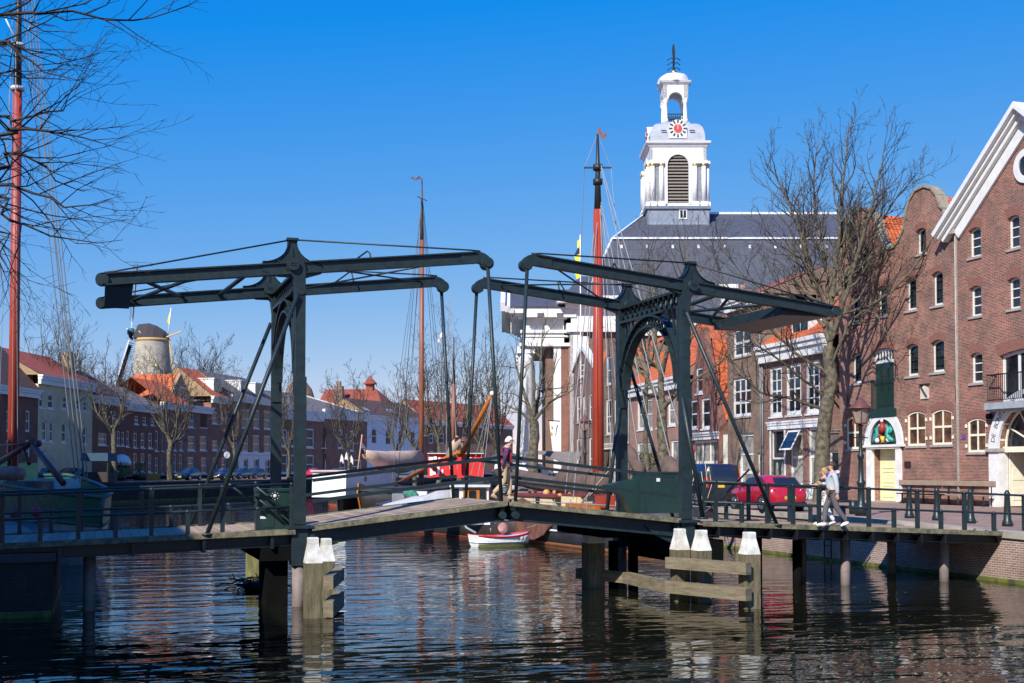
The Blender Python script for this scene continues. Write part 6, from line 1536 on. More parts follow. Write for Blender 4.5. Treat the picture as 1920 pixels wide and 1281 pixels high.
SHIPW = mat('ship_white', (.80,.80,.78), .4, var=.08); SHIPG = mat('ship_green', (.012,.11,.055), .4, var=.2); SHIPC = mat('ship_cream', (.72,.56,.32), .5, var=.1); DECKR = mat('deck_red', (.20,.04,.035), .5, var=.2); SIGR = mat('signal_red', (.62,.02,.02), .5, var=.15)
class Boat:
    """local frame: x = forward, y = to port, z up, 0 at the water"""
    def __init__(s, name, label, stern, bow, cat='boat', group=None):
        s.st = V((stern[0], stern[1], 0)); b = V((bow[0], bow[1], 0)); s.L = (b-s.st).length; d = (b-s.st).normalized(); s.rz = atan2(d.y, d.x)
        s.T = thing(name, label, cat, s.st, s.rz, group); s.d = d; s.n = V((-d.y, d.x, 0))
    def loc(s, p): v = V(p)-s.st; return V((v.dot(s.d), v.dot(s.n), v.z))
    def px(s, x, y, off=0):
        """point at image (x,y) on the vertical plane through the keel line, shifted off to port"""
        return s.loc(on_plane(x, y, s.st+s.n*off, s.n))
    def D(s, x, y, D): return s.loc(at(x, y, D=D))
def hull(Bt, B, zs, fb=.18, fs=.16, p=2.2, cols=(TAR, REDB), n=18, rub=None, deck=None, zb=.16, flare=.92, strip=None):
    """zs: (stern, mid, bow) gunwale heights"""
    L = Bt.L; rings = []; bot = []; top = []
    for i in range(n+1):
        t = i/n; u = 2*t-1
        b = B/2*(max(0.015, 1-abs(u)**(p*2)))**.62
        z = zs[1]+((zs[2]-zs[1])*max(0,u)**2 + (zs[0]-zs[1])*max(0,-u)**2)
        x = t*L
        sec = [(x+(.0),-b*.6,-.5),(x,-b*flare,zb),(x,-b,zb+(z-zb)*.5),(x,-b*.985,z),(x,b*.985,z),(x,b,zb+(z-zb)*.5),(x,b*flare,zb),(x,b*.6,-.5)]
        rings.append(sec)
    m = MB(); k = len(rings[0])
    m.loft([[r[j] for j in range(8)] for r in rings], closed=False, cap=False)
    m.add([r for r in rings[0]], [tuple(range(8))]); m.add([r for r in rings[-1]], [tuple(range(8))])
    H = ob('hull', m, cols[0], Bt.T)
    m = MB(); m.loft([[(r[0][0],r[0][1]*1.0,-.5),(r[1][0],r[1][1]*1.012,zb-.01),(r[1][0],r[1][1]*1.012,zb+.06)] for r in rings], closed=False, cap=False); m.loft([[(r[7][0],r[7][1],-.5),(r[6][0],r[6][1]*1.012,zb-.01),(r[6][0],r[6][1]*1.012,zb+.06)] for r in rings], closed=False, cap=False); ob('waterline', m, cols[1], Bt.T)
    m = MB(); m.loft([[(r[3][0],r[3][1]*.96,r[3][2]-.12),(r[4][0],r[4][1]*.96,r[4][2]-.12)] for r in rings], closed=False, cap=False); ob('deck', m, deck or TAR, Bt.T)
    if rub:
        m = MB()
        for j, q in ((2, 1), (5, 1)):
            m.tube([(r[3][0],(r[3][1] if j == 2 else r[4][1])*1.01,r[3][2]-rub[1]) for r in rings], rub[2] if len(rub) > 2 else .06, 6)
        ob('rubbing_strake', m, rub[0], Bt.T)
    m = MB()
    for j in (3, 4): m.tube([(r[j][0],r[j][1],r[j][2]) for r in rings], .045, 5)
    ob('gunwale', m, strip or cols[0], Bt.T)
    return rings
def mastf(Bt, x, y, base, stops, mats_, names=('mast', 'topmast')):
    """stops: list of (z0,z1,r0,r1)"""
    o = None
    for (z0, z1, r0, r1), ma, nm in zip(stops, mats_, names):
        m = MB(); m.tube([(x,y,z0),(x,y,(z0+z1)/2),(x,y,z1)], [r0,(r0+r1)/2,r1], 12); q = ob(nm, m, ma, Bt.T if o is None else o); o = o or q
    return o
def lines(Bt, segs, r, ma, nm='rigging', par=None):
    m = MB()
    for a, b in segs: m.tube([a, b], r, 4, cap=False)
    return ob(nm, m, ma, par or Bt.T)
def furl(Bt, pts, rads, ma, nm='furled_sail', flat=1.0, par=None):
    m = MB(); rings = []
    for i, (p, r) in enumerate(zip(pts, rads)):
        rings.append([(p[0], p[1]+r*.75*cos(2*pi*j/10), p[2]+r*flat*sin(2*pi*j/10)*(1+.12*sin(i*2.1+j))) for j in range(10)])
    m.loft(rings); return ob(nm, m, ma, par or Bt.T)
def pboxD(Bt, x0, x1, y0, y1, D, dep, ma, nm, par=None):
    """upright box whose near face stands at distance D; built in the boat's own frame"""
    a = Bt.loc(at(x0,y1,D=D)); b = Bt.loc(at(x1,y1,D=D)); c = Bt.loc(at(x0,y0,D=D)); e = (b-a); e.z = 0; nn = V((-e.y,e.x,0)).normalized()
    vw = Bt.loc(at((x0+x1)/2,y1,D=D+1))-Bt.loc(at((x0+x1)/2,y1,D=D))
    if nn.dot(vw) < 0: nn = -nn
    o = nn*dep; zt = c.z; zb = a.z
    vs = [V((p.x,p.y,z)) for z in (zb,zt) for p in (a, b, b+o, a+o)]
    m = MB(); m.add(vs, [(0,3,2,1),(4,5,6,7),(0,1,5,4),(1,2,6,5),(2,3,7,6),(3,0,4,7)]); return ob(nm, m, ma, par or Bt.T)
GRB = 'boats moored along the canal'
# ---- 1: the big white and green ship at the left, red mast
P0 = at(-150, 900, D=55); P1 = at(191, 940, D=42.5)
b1 = Boat('sailing_ship', 'white and green sailing ship with tall red mast moored in the shade at the left', (P0.x,P0.y), (P1.x,P1.y), 'ship', GRB)
n = 14; L = b1.L; rg = []; 
for i in range(n+1):
    t = i/n; f = 1-t; b = 2.3*(1-(t)**4.0)**.7+.03; zt = 2.35+.75*min(1, f*2.4)-.3*max(0, f-.5); x = t*L
    rg.append((x, b, zt))
m = MB(); m.loft([[(x-1.2*(x/L)**6,-b*.45,-.5),(x-.5*(x/L)**6,-b*.85,.5),(x,-b,zt-.95)] for x,b,zt in rg], closed=False, cap=False); m.loft([[(x-1.2*(x/L)**6,b*.45,-.5),(x-.5*(x/L)**6,b*.85,.5),(x,b,zt-.95)] for x,b,zt in rg], closed=False, cap=False); ob('hull', m, mat('ship_white_worn', (.66,.66,.66), .5, c2=(.52,.50,.49), scale=1.5, stretch=(3,3,.5)), b1.T)
for s_ in (-1,): pass
m = MB(); m.loft([[(x,-b*1.01,zt-.97),(x+.1*(x/L)**4,-b*1.03,zt)] for x,b,zt in rg], closed=False, cap=False); m.loft([[(x+.1*(x/L)**4,b*1.03,zt),(x,b*1.01,zt-.97)] for x,b,zt in rg], closed=False, cap=False); m.loft([[(x,-b,zt-.8),(x,b,zt-.8)] for x,b,zt in rg], closed=False, cap=False); ob('bulwark', m, SHIPG, b1.T)
m = MB()
for s_ in (-1, 1): m.tube([(x+.1*(x/L)**4, s_*b*1.03, zt+.02) for x,b,zt in rg], .07, 6); m.tube([(x, s_*b*1.03, zt-.96) for x,b,zt in rg], .05, 6)
m.tube([(L+.12,0,2.4),(L-.3,0,1.2),(L-1.1,0,-.4)], .08, 6); ob('rubbing_strake', m, mat('strake_white_green', (.05,.10,.08), .5), b1.T)
q = b1.px(24, 870); mo = b1.px(23, 872)
zt_ = b1.px(33, 165)[2]; top = b1.px(38, -60)[2]
M1 = mastf(b1, q[0], 0, 0, [(2.2, zt_, .21, .17), (zt_, top, .15, .09)], [MASTR, MASTD if False else mat('mast_black', (.02,.02,.022), .5)])
m = MB(); 
for z in (zt_-.1, zt_+1.6): m.lathe([(.26,z),(.26,z+.14)], (q[0],0,0), 10)
m.tube([(q[0],-.5,zt_+2.6),(q[0],0,zt_+1.7),(q[0],.5,zt_+2.6)], .035, 5); ob('mast_band', m, mat('iron_white', (.5,.5,.5), .5), M1)
sg = []
for x1, y1, x0 in ((160,900,62),(158,900,75),(150,905,70),(142,900,58),(165,905,80)): sg.append((b1.px(x0-22,-60,-.2), b1.px(x1,y1,-.4)))
lines(b1, sg, .02, WIRE); 
lines(b1, [(V((q[0]+o,-.25,2.4)), V((q[0]+.25,-.2,top-2-j))) for j, o in enumerate((.5,1.1))], .011, WIREP)
lines(b1, [(V((q[0]-o,-.25,2.6)), V((q[0]-.1,-.2,top-2-j))) for j, o in enumerate((.9,1.6))], .011, WIREP)
m = MB()
for a, c, r in (((-10,872),(62,828),.12), ((62,835),(119,907),.11), ((40,832),(55,870),.08)): m.tube([b1.px(*a,-.5), b1.px(*c,-.5)], r, 8)
m.tube([b1.px(0,835,-.6), b1.px(46,833,-.6)], .05, 6); m.ball(b1.px(72,832,-.6), .13); ob('bow_spar', m, mat('dark_red_spar', (.10,.022,.02), .5), b1.T)
# net hanging on the bow
m = MB(); rr = random.Random(4); ro = [(x,b,zt) for x,b,zt in rg[6:14]]
def bowp(t, v):
    i = min(len(ro)-2, int(t*(len(ro)-1))); f = t*(len(ro)-1)-i; a, c = ro[i], ro[i+1]
    x = a[0]+(c[0]-a[0])*f; b = a[1]+(c[1]-a[1])*f; z = a[2]+(c[2]-a[2])*f
    return V((x, -b*1.03-.05, z-.05-v*(1.45-.55*t)))
for i in range(24): m.tube([bowp(i/24, 0), bowp(min(1,i/24+.03), .5), bowp(min(1,i/24+.08), 1.0)], .012, 4, cap=False)
for j in range(1, 10): m.tube([bowp(i/24, j/9+.03*sin(i)) for i in range(25)], .012, 4, cap=False)
m.tube([bowp(i/24, 1.02+.04*sin(i*1.3)) for i in range(25)], .04, 5); ob('rope_net', m, mat('net_rope', (.16,.17,.12), .9), b1.T)
m = MB()
for x, y in ((28,965),(68,960)): p = b1.px(x, y, -2.35); m.ball(p, .17, 8, 6, (1,1,1.2))
ob('fender', m, mat('fender_red', (.30,.02,.025), .6), b1.T)
m = MB(); p = b1.px(17,885,-1); m.lathe([(.5,-.3),(.6,-.1),(.55,.12),(.2,.2),(.02,.22)], p, 10); m.box(p[0]-2.5,p[0]+1,-.2,1.2,1.6,2.9); ob('deck_bundle', m, mat('pinkish_canvas', (.28,.16,.13), .9, var=.3, scale=4), b1.T)
m = MB(); p = b1.px(7,885,.6); m.box(p[0]-2.0,p[0]+.0,.2,2.0,2.0,3.6); ob('deckhouse', m, mat('ship_teal', (.02,.09,.07), .5), b1.T)
m = MB(); p = b1.px(78,880,.4); m.box(p[0]-.5,p[0]+1.6,.2,1.2,2.2,3.0); ob('deck_box', m, mat('teal_white_box', (.25,.42,.45), .5), b1.T)
# ---- 2: white cabin barge with varnished leeboard and mast, furled pale sail
P0 = at(640, 957, D=97); P1 = at(905, 940, D=122)
b2 = Boat('sailing_barge', 'black hulled sailing barge with white cabin, varnished leeboard and pale furled sail', (P0.x,P0.y), (P1.x,P1.y), 'boat', GRB)
rg2 = hull(b2, 4.6, (2.1, 1.5, 2.3), cols=(TAR, REDB), rub=(mat('brown_strake', (.22,.09,.05), .6), .12, .08), deck=mat('deck_brown', (.2,.12,.08), .8))
W_ = lambda x, y, off=-1.6: b2.px(x, y, off)
p0 = W_(650,920); p1 = W_(745,905); zt = W_(660,884)[2]
m = MB(); m.prism([(p0[0],1.2),(p1[0]+1.2,1.2),(p1[0],zt-.1),(p0[0]+.1,zt)], lambda a,b: (a,-1.5,b), lambda a,b: (a,1.5,b)); cab = ob('cabin', m, SHIPW, b2.T)
m = MB()
for x, y in ((686,898),(745,899)): p = W_(x,y,-1.53); m.tube([p+V((0,-.03,0)), p+V((0,.02,0))], .2, 14)
ob('porthole', m, GLASS, cab)
m = MB(); m.box(p0[0]-.1, p1[0]+.4, -1.6, 1.6, zt-.02, zt+.1); ob('cabin_roof', m, mat('roof_pale_red', (.6,.42,.38), .6), cab)
fanp = [(672,906),(700,916),(712,922),(709,935),(697,948),(688,955),(676,956),(670,925)]
m = MB(); m.prism([(lambda p: (p[0],p[2]))(b2.px(x,y,-2.55)) for x,y in fanp], lambda a,b: (a,-2.6,b), lambda a,b: (a,-2.48,b)); ob('leeboard', m, VARN, b2.T)
q = b2.px(790, 870, 0); z1 = b2.px(790, 388)[2]; z2 = b2.px(791, 335)[2]; zm = b2.px(790, 450)[2]
M2 = mastf(b2, q[0], 0, 0, [(1.2, zm, .24, .19), (zm, z2, .17, .05)], [MASTB, mat('mast_dark_top', (.085,.055,.04), .5)])
bp_ = [b2.px(x, y, 0) for x, y in ((684,851),(700,857),(715,866),(735,868),(760,864),(785,862))]
furl(b2, bp_, [.35,.62,.85,.95,1.0,.8], CANP)
m = MB(); m.tube([b2.px(682,852,0), b2.px(792,880,0)], .12, 8); ob('boom', m, VARN, b2.T)
sgs = []
for x1, y1, x0, y0 in ((722,905,790,400),(735,905,790,380),(745,905,791,370),(752,905,791,450),(760,905,791,390),(838,900,792,385),(828,900,792,400),(845,900,792,370)): sgs.append((b2.px(x0,y0,0), b2.px(x1,y1,(-1.9 if x1 % 2 else 1.9))))
lines(b2, sgs, .026, WIRE, par=M2)
m = MB(); a = z2-1.8; m.bar((q[0]-1.0,0,a),(q[0]+1.0,0,a),.06,.06); ob('crosstree', m, MASTB, M2)
def pennant(Bt, x, z, par, cols, L_, side):
    m = MB(); n = 6
    for i in range(n): 
        x0 = x+side*L_*i/n; x1 = x+side*L_*(i+1)/n; w0 = .32*(1-.5*i/n); w1 = .32*(1-.5*(i+1)/n); dz_ = .12*sin(i*1.4)-.4*(i/n)**2; dz2 = .12*sin((i+1)*1.4)-.4*((i+1)/n)**2
        m.add([(x0,.06*sin(i*2),z+dz_),(x1,.06*sin(i*2+2),z+dz2),(x1,.06*sin(i*2+2),z+dz2+w1),(x0,.06*sin(i*2),z+dz_+w0)], [(0,1,2,3)])
    return ob('pennant', m, cols, par, fix=False)
pennant(b2, q[0], z2-.2, M2, mat('pennant_red_white', (.75,.30,.25), .7, c2=(.80,.75,.72), scale=1.5), 2.2, -1)
m = MB(); m.tube([b2.px(671,880,0), b2.px(679,815,0)], .05, 6); fs_ = ob('flag_staff', m, mat('staff_wood', (.5,.33,.2), .6), b2.T)
FW, FB = mat('flag_white', (.78,.78,.78), .7), mat('flag_blue', (.03,.04,.10), .7)
ftop = [(679,815),(683,824),(690,842)]; fbot = [(674,852),(682,857),(686,850)]
for i, ma in enumerate((mat('flag_red', (.55,.02,.04), .7), FW, FB)):
    m = MB(); A_ = b2.px(679.5-i*1.6,816+i*12,0); B_ = b2.px(679.5-(i+1)*1.6,816+(i+1)*12,0); e = b2.px(683.5+i*3.2,824+i*9,0); e2 = b2.px(683.5+(i+1)*3.2,824+(i+1)*9,0)
    m.add([A_, e+V((0,.3,0)), e2+V((0,.1,0)), B_], [(0,1,2,3)]); ob('flag', m, ma, fs_, fix=False)
# small open boat brown bow at the far left of the barge
P0 = at(633, 950, D=112); P1 = at(655, 948, D=119); bb = Boat('work_boat', 'small dark boat with an orange brown wooden bow beside the white cabin barge', (P1.x,P1.y), (P0.x,P0.y), 'boat', GRB); hull(bb, 2.6, (1.7,1.6,2.2), cols=(TAR, REDB), rub=(VARN,.25,.16))
# ---- 2b black flat bowed barge with the red container
P0 = at(700, 930, D=100); P1 = at(912, 950, D=74)
b3 = Boat('cargo_barge', 'black flat bowed barge carrying a red container', (P0.x,P0.y), (P1.x,P1.y), 'boat', GRB)
hull(b3, 5.0, (2.0, 2.05, 2.75), cols=(TAR, REDB), rub=(TAR, .3, .08))
cont = pboxD(b3, 802, 906, 851, 896, 84, 2.2, SIGR, 'container')
r = random.Random(3)
for x0,x1,y0,y1 in ((804,812,857,863),(813,819,856,868),(806,811,876,892),(822,826,858,864),(810,817,884,890),(820,824,873,890),(828,831,880,889),(843,846,866,880),(848,853,862,868),(880,884,858,864),(836,840,856,861)): pboxD(b3, x0, x1, y0, y1, 83.96, .03, SHIPW, 'lettering_panel', cont)
pboxD(b3, 801, 907, 849.5, 851, 83.8, 2.6, mat('pale_grey_green', (.55,.6,.58), .6), 'container_roof', cont)
m = MB(); m.tube([b3.px(742,909,-.3), b3.px(800,876,-.3), b3.px(860,848,-.3)], [.16,.15,.12], 9); m.tube([b3.px(866,852,.4), b3.px(922,741,.4)], [.19,.13], 9); ob('spar', m, VARN, b3.T); m = MB(); m.ball(b3.px(923,738,.4), .16); ob('spar_cap', m, SHIPW, b3.T)
furl(b3, [b3.px(x,y,0) for x, y in ((846,856),(852,838),(858,828),(856,820))], [.5,.45,.3,.12], CANP, 'sail_bundle')
lines(b3, [(b3.px(922,745,.4), b3.px(x,900,-.5)) for x in (880,905,895)]+[(b3.px(842,560,.2), b3.px(x,880,0)) for x in (858,836)], .02, WIREP)
m = MB(); m.tube([b3.px(850,860,.8), b3.px(850,720,.8)], .13, 8); mm_ = ob('mast', m, MASTB, b3.T); m = MB(); z = b3.px(850,720,.8); m.tube([z, b3.px(851,632,.8)], [.1,.03], 7); ob('topmast', m, mat('mast_black', (.02,.02,.022)), mm_); pennant(b3, z[0], b3.px(851,634,.8)[2], mm_, mat('pennant_red_white', (.75,.3,.25)), 1.0, -1)
# ---- 3: low black barge with grey tarpaulin and wheelhouse
P0 = at(905, 1000, D=56.5); P1 = at(740, 995, D=70)
P0 = V((20.6, 54.0, 0)); P1 = V((16.4, 72, 0))
b4 = Boat('motor_barge', 'low black motor barge with red waterline, grey tarpaulin and white wheelhouse', (P0.x-.6,P0.y), (P1.x,P1.y), 'boat', GRB)
hull(b4, 4.4, (1.25,1.1,1.5), cols=(TAR, REDB), rub=(mat('steel_blue_edge', (.10,.13,.17), .5), .25, .05), zb=.03)
whl = pboxD(b4, 845, 916, 913, 945, 58, 2.0, SHIPW, 'wheelhouse')
pboxD(b4, 843, 919, 910, 913.5, 57.8, 2.5, mat('pale_grey_green', (.55,.6,.58)), 'wheelhouse_roof', whl)
for x0, x1 in ((848,860),): pboxD(b4, x0, x1, 917, 934, 57.95, .04, GLASS, 'pane', whl)
pboxD(b4, 868, 912, 916, 945, 57.95, .05, VARN, 'cabin_front', whl); pboxD(b4, 879, 892, 920, 938, 57.9, .05, GLASS, 'pane', whl); pboxD(b4, 899, 910, 918, 938, 57.9, .05, GLASS, 'pane', whl)
m = MB(); rr = random.Random(8); rings = []
for i, (x, y0, y1) in enumerate(((764,941,948),(776,934,948),(790,929,948),(804,927,948),(820,924,948),(834,918,946),(842,917,944))):
    a = b4.D(x,y1,60); c = b4.D(x,y0,60); h = c.z-a.z; w_ = V((0,1,0))
    rings.append([(a.x,a.y-1.2,a.z-.5),(a.x,a.y-1.0,a.z+h*.5),(a.x,a.y-.3,a.z+h*(.98+.06*sin(i*2))),(a.x,a.y+.5,a.z+h*.9),(a.x,a.y+1.3,a.z+h*.4),(a.x,a.y+1.5,a.z-.5)])
m.loft(rings); ob('tarpaulin', m, GREYT, b4.T)
pboxD(b4, 757, 790, 936, 950, 62, 1.5, SHIPC, 'hatch'); pboxD(b4, 757, 792, 933, 936.5, 62, 1.6, DECKR, 'hatch_lid'); pboxD(b4, 735, 758, 926, 950, 66, 1.2, mat('grey_locker', (.2,.21,.24), .6), 'locker')
m = MB()
for i in range(6): p = b4.D(763+i*3, 924+3*(i % 3), 64); m.ball(p, .22, 7, 5)
ob('green_gear', m, mat('green_net', (.05,.22,.17), .8), b4.T)
pboxD(b4, 775, 800, 922, 934, 66, 1.0, SHIPW, 'white_crate')
# name panels and rails on stern, seen below the leaf
pboxD(b4, 858, 925, 967, 976, 57, .3, mat('sand_panel', (.55,.42,.33), .7), 'stern_panel'); pboxD(b4, 908, 919, 968, 984, 56.6, .2, SHIPW, 'life_sling')
m = MB(); m.tube([b4.D(865,976,57), b4.D(875,990,57), b4.D(893,1000,56.5)], .06, 6); m.tube([b4.D(880,984,57), b4.D(930,982,57)], .03, 5); m.tube([b4.D(919,984,56.8), b4.D(921,1000,56.8)], .035, 5); ob('hand_rail', m, WIREP, b4.T)
# ---- dinghy
P0 = at(889, 1010, D=53.2); P1 = at(988, 1008, D=54.6)
d_ = Boat('dinghy', 'small white rowing boat with a red rim beside the low black barge', (P0.x,P0.y), (P1.x,P1.y), 'rowing boat', GRB)
L = d_.L; rings = []
for i in range(13):
    t = i/12; b = .62*(1-(abs(t-.42)/.60)**2.6)**.6 if abs(t-.42) < .6 else .03; b = max(.04, b); z = .40+.12*(2*t-1)**2+.06*t
    x = t*L; rings.append([(x-.1*(t-.5),-b*.4,-.1),(x,-b*.85,.12),(x+.1*(t-.5),-b,z),(x+.1*(t-.5),b,z),(x,b*.85,.12),(x-.1*(t-.5),b*.4,-.1)])
m = MB(); m.loft(rings, closed=False, cap=False); m.add(rings[0], [tuple(range(6))]); m.add(rings[-1], [tuple(range(6))]); m.loft([[(r[2][0],r[2][1]*.95,.2),(r[3][0],r[3][1]*.95,.2)] for r in rings], closed=False, cap=False); ob('hull', m, SHIPW, d_.T)
m = MB()
for j in (2, 3): m.tube([r[j] for r in rings], .04, 6)
ob('rim', m, SIGR, d_.T); m = MB()
for j in (1, 4): m.loft([[(r[j][0],r[j][1]*1.02,-.02),(r[j][0],r[j][1]*1.03,.11)] for r in rings], closed=False, cap=False)
ob('algae_line', m, mat('hull_green_brown', (.12,.13,.03), .8), d_.T); m = MB(); m.box(L*.3,L*.38,-.55,.55,.4,.45); m.box(L*.65,L*.73,-.5,.5,.4,.45); ob('thwart', m, mat('bench_wood', (.40,.31,.22)), d_.T)
m = MB(); p = d_.D(945,1000,54); m.ball((p.x,.1,.78), .24, 8, 6); ob('bundle', m, mat('pink_bundle', (.42,.2,.17), .8, var=.4, scale=5), d_.T)
lines(d_, [(V((L,0,.75)), d_.D(1030,978,55.5))], .018, ROPE, 'mooring_line')
# ---- 4: big barge by the right quay with the red mast
b5 = Boat('sailing_barge', 'dark sailing barge with cream cabin, brown furled sails and a tall red mast', (20.4, 58.2), (21.9, 43.0), 'boat', GRB)
hull(b5, 4.7, (1.75,1.30,1.9), cols=(mat('hull_dark_grey', (.045,.045,.055), .45, var=.3, scale=1.5), mat('orange_bottom', (.36,.14,.06), .7)), rub=(SHIPW, .62, .05), deck=DECKR, zb=.08)
W5 = lambda x, y, off=-2.0: b5.px(x, y, off)
fanp = [(966,972),(985,970),(1012,968),(1030,966),(1034,985),(1022,1003),(1004,1012),(985,1010),(970,1000)]
m = MB(); m.prism([(lambda p: (p[0],p[2]))(W5(x,y,-2.42)) for x,y in fanp], lambda a,b: (a,-2.5,b), lambda a,b: (a,-2.38,b)); m.prism([(lambda p: (p[0],p[2]))(W5(x,y,-2.42)) for x,y in ((972,937),(980,934),(1000,945),(1012,966),(985,970),(972,955))], lambda a,b: (a,-2.5,b), lambda a,b: (a,-2.38,b)); ob('leeboard', m, mat('weathered_red_wood', (.22,.085,.05), .7, c2=(.10,.05,.04), scale=2.5), b5.T)
def sbox(x0, x1, y0, y1, off, dep, ma, nm, par=None):
    a = W5(x0,(y0+y1)/2,off); c = W5(x1,(y0+y1)/2,off); lo = W5((x0+x1)/2,y1,off)[2]; hi = W5((x0+x1)/2,y0,off)[2]
    m = MB(); m.box(a[0],c[0],off,off+dep,lo,hi); return ob(nm, m, ma, par or b5.T)
cb = sbox(960,1035,931,952,1.25*-1,2.5,SHIPC,'cabin')
m = MB(); p = W5(1008,939,-1.28); m.tube([p+V((0,-.03,0)),p+V((0,.03,0))], .19, 14); ob('porthole', m, GLASS, cb); sbox(958,1037,926.5,931,-1.35,2.7,DECKR,'cabin_roof',cb)
sbox(1052,1088,929,950,-1.2,2.4,SHIPC,'hatch'); sbox(1052,1090,926,929.5,-1.25,2.5,DECKR,'hatch_lid'); sbox(1060,1116,944,955,-1.6,.5,VARN,'orange_crate'); sbox(1116,1130,930,952,-1.4,.6,MASTR,'mast_case')
q = b5.px(1122, 880, 0); zr1 = b5.px(1124, 392, 0)[2]; ztop = b5.px(1124, 250, 0)[2]
M5 = mastf(b5, q[0], 0, 0, [(1.0, zr1, .27, .20), (zr1-.1, ztop, .17, .05)], [MASTR, mat('mast_black', (.02,.02,.022))])
m = MB(); 
for y in (318, 345): z = b5.px(1124,y,0)[2]; m.lathe([(.22,z),(.22,z+.25)], (q[0],0,0), 8)
z = b5.px(1124,313,0)[2]; 
e = b5.rz+CYAW
dxl = V((cos(-e), sin(-e), 0))
m.bar(V((q[0],0,z))-dxl*.62, V((q[0],0,z))+dxl*.62, .06, .07); ob('crosstree', m, mat('mast_black', (.02,.02,.022)), M5)
pennant(b5, q[0], ztop-.1, M5, mat('pennant_dark_red', (.35,.06,.05), .7, c2=(.15,.1,.1), scale=2), .9, 1)
sgs = []
for x1, y1, x0, y0, off in ((1060,925,1119,390,-2.1),(1075,935,1122,392,-2.2),(1085,930,1122,392,2),(1098,930,1122,395,2.1),(1150,930,1125,392,-2.1),(1160,930,1125,392,2),(1172,925,1126,392,1.5),(1205,905,1126,385,0),(1240,900,1127,380,0),(1262,880,1127,315,0),(1300,890,1127,310,0)): sgs.append((b5.px(x0,y0,0), b5.px(x1,y1,off)))
lines(b5, sgs, .022, WIREP, par=M5)
lines(b5, [(V((q[0],0,z))-dxl*.6, b5.px(1072,900,1.5)), (V((q[0],0,z))+dxl*.6, b5.px(1166,560,0)), (V((q[0],0,z))-dxl*.6, V((q[0],0,ztop))), (V((q[0],0,z))+dxl*.6, V((q[0],0,ztop)))], .016, WIREP, par=M5)
furl(b5, [b5.px(x,y,0) for x,y in ((930,886),(950,893),(980,898),(1010,904),(1045,909),(1062,903),(1080,902),(1105,905),(1135,910))], [.2,.42,.45,.42,.40,.7,.78,.8,.55], CANB)
m = MB(); m.tube([b5.px(925,884,0), b5.px(1125,912,0)], .1, 8); ob('boom', m, VARN, b5.T)
furl(b5, [b5.px(x,y,0) for x,y in ((1175,838),(1182,850),(1192,868),(1204,885))], [.15,.32,.38,.3], CANB, 'rolled_foresail')
furl(b5, [b5.px(x,y,0) for x,y in ((1215,895),(1235,885),(1255,880),(1280,895))], [.15,.4,.55,.4], CANB, 'rolled_foresail')
m = MB(); m.tube([b5.px(1268,915,0), b5.px(1300,840,0)], .12, 8); ob('bowsprit', m, MASTR, b5.T)
m = MB(); rr = random.Random(2)
for i in range(14):
    a = V((b5.L-rr.uniform(.2,2.5), rr.uniform(-1.2,1.2), rr.uniform(1.6,2.2))); b_ = a+V((rr.uniform(-.5,.8), rr.uniform(-.5,.5), rr.uniform(.4,1.6))); m.tube([a, a.lerp(b_,.5)+V((.1,.1,-.1)), b_], .02, 4)
ob('bow_ropes', m, mat('tan_rope', (.45,.36,.22), .9), b5.T)
m = MB()
for i in range(9):
    p = W5(990+i*16+rr.uniform(-4,4), 926+rr.uniform(-3,3), rr.uniform(-1,1)); m.ball(p, rr.uniform(.08,.2), 7, 5, (1,1,rr.uniform(.6,1.4)))
ob('deck_gear', m, mat('gear_red_yellow', (.5,.08,.05), .6, c2=(.55,.4,.12), scale=2), b5.T)
lines(b5, [(W5(x,955,-2.1), W5(x,936,-2.1)) for x in (975,1000,1040,1070,1100,1140,1170)]+[(W5(960,938,-2.1), W5(1180,950,-2.1))], .02, WIREP, 'guard_rail')
lines(b5, [(W5(1080,955,-1.6), b5.px(1180,838,0)), (W5(1085,950,-1.6), b5.px(1130,905,0))], .035, ROPE, 'sheet')
m = MB(); m.tube([b5.px(1005,905,1.9), b5.px(1004,935,1.9)], .035, 6); ob('flag_staff', m, SIGR, b5.T)
# yellow black flag behind the beam
T = thing('flag', 'yellow and black flag on a thin pole in front of the church roof', 'flag', at(1083, 880, D=99)); T.location.z = 0
def fl(x, y): p = at(x, y, D=99); v = p-T.location; return (v.x, v.y, v.z)
m = MB(); m.tube([fl(1090,900), fl(1088,440)], .05, 6); ob('pole', m, mat('staff_white', (.7,.7,.7), .5), T)
for i, (a, b) in enumerate(((452,466),(466,480),(480,495),(495,508),(508,524))):
    m = MB(); w_ = lambda y: 1086-7*min(1, (y-445)/25) - (3*sin(y*.2)); m.add([fl(w_(a),a), fl(1088.5,a-4), fl(1088,b-4), fl(w_(b),b)], [(0,1,2,3)]); ob('cloth', m, mat('flag_yellow', (.8,.72,.05)) if i % 2 == 0 else mat('flag_black', (.02,.02,.03), .7), T, fix=False)
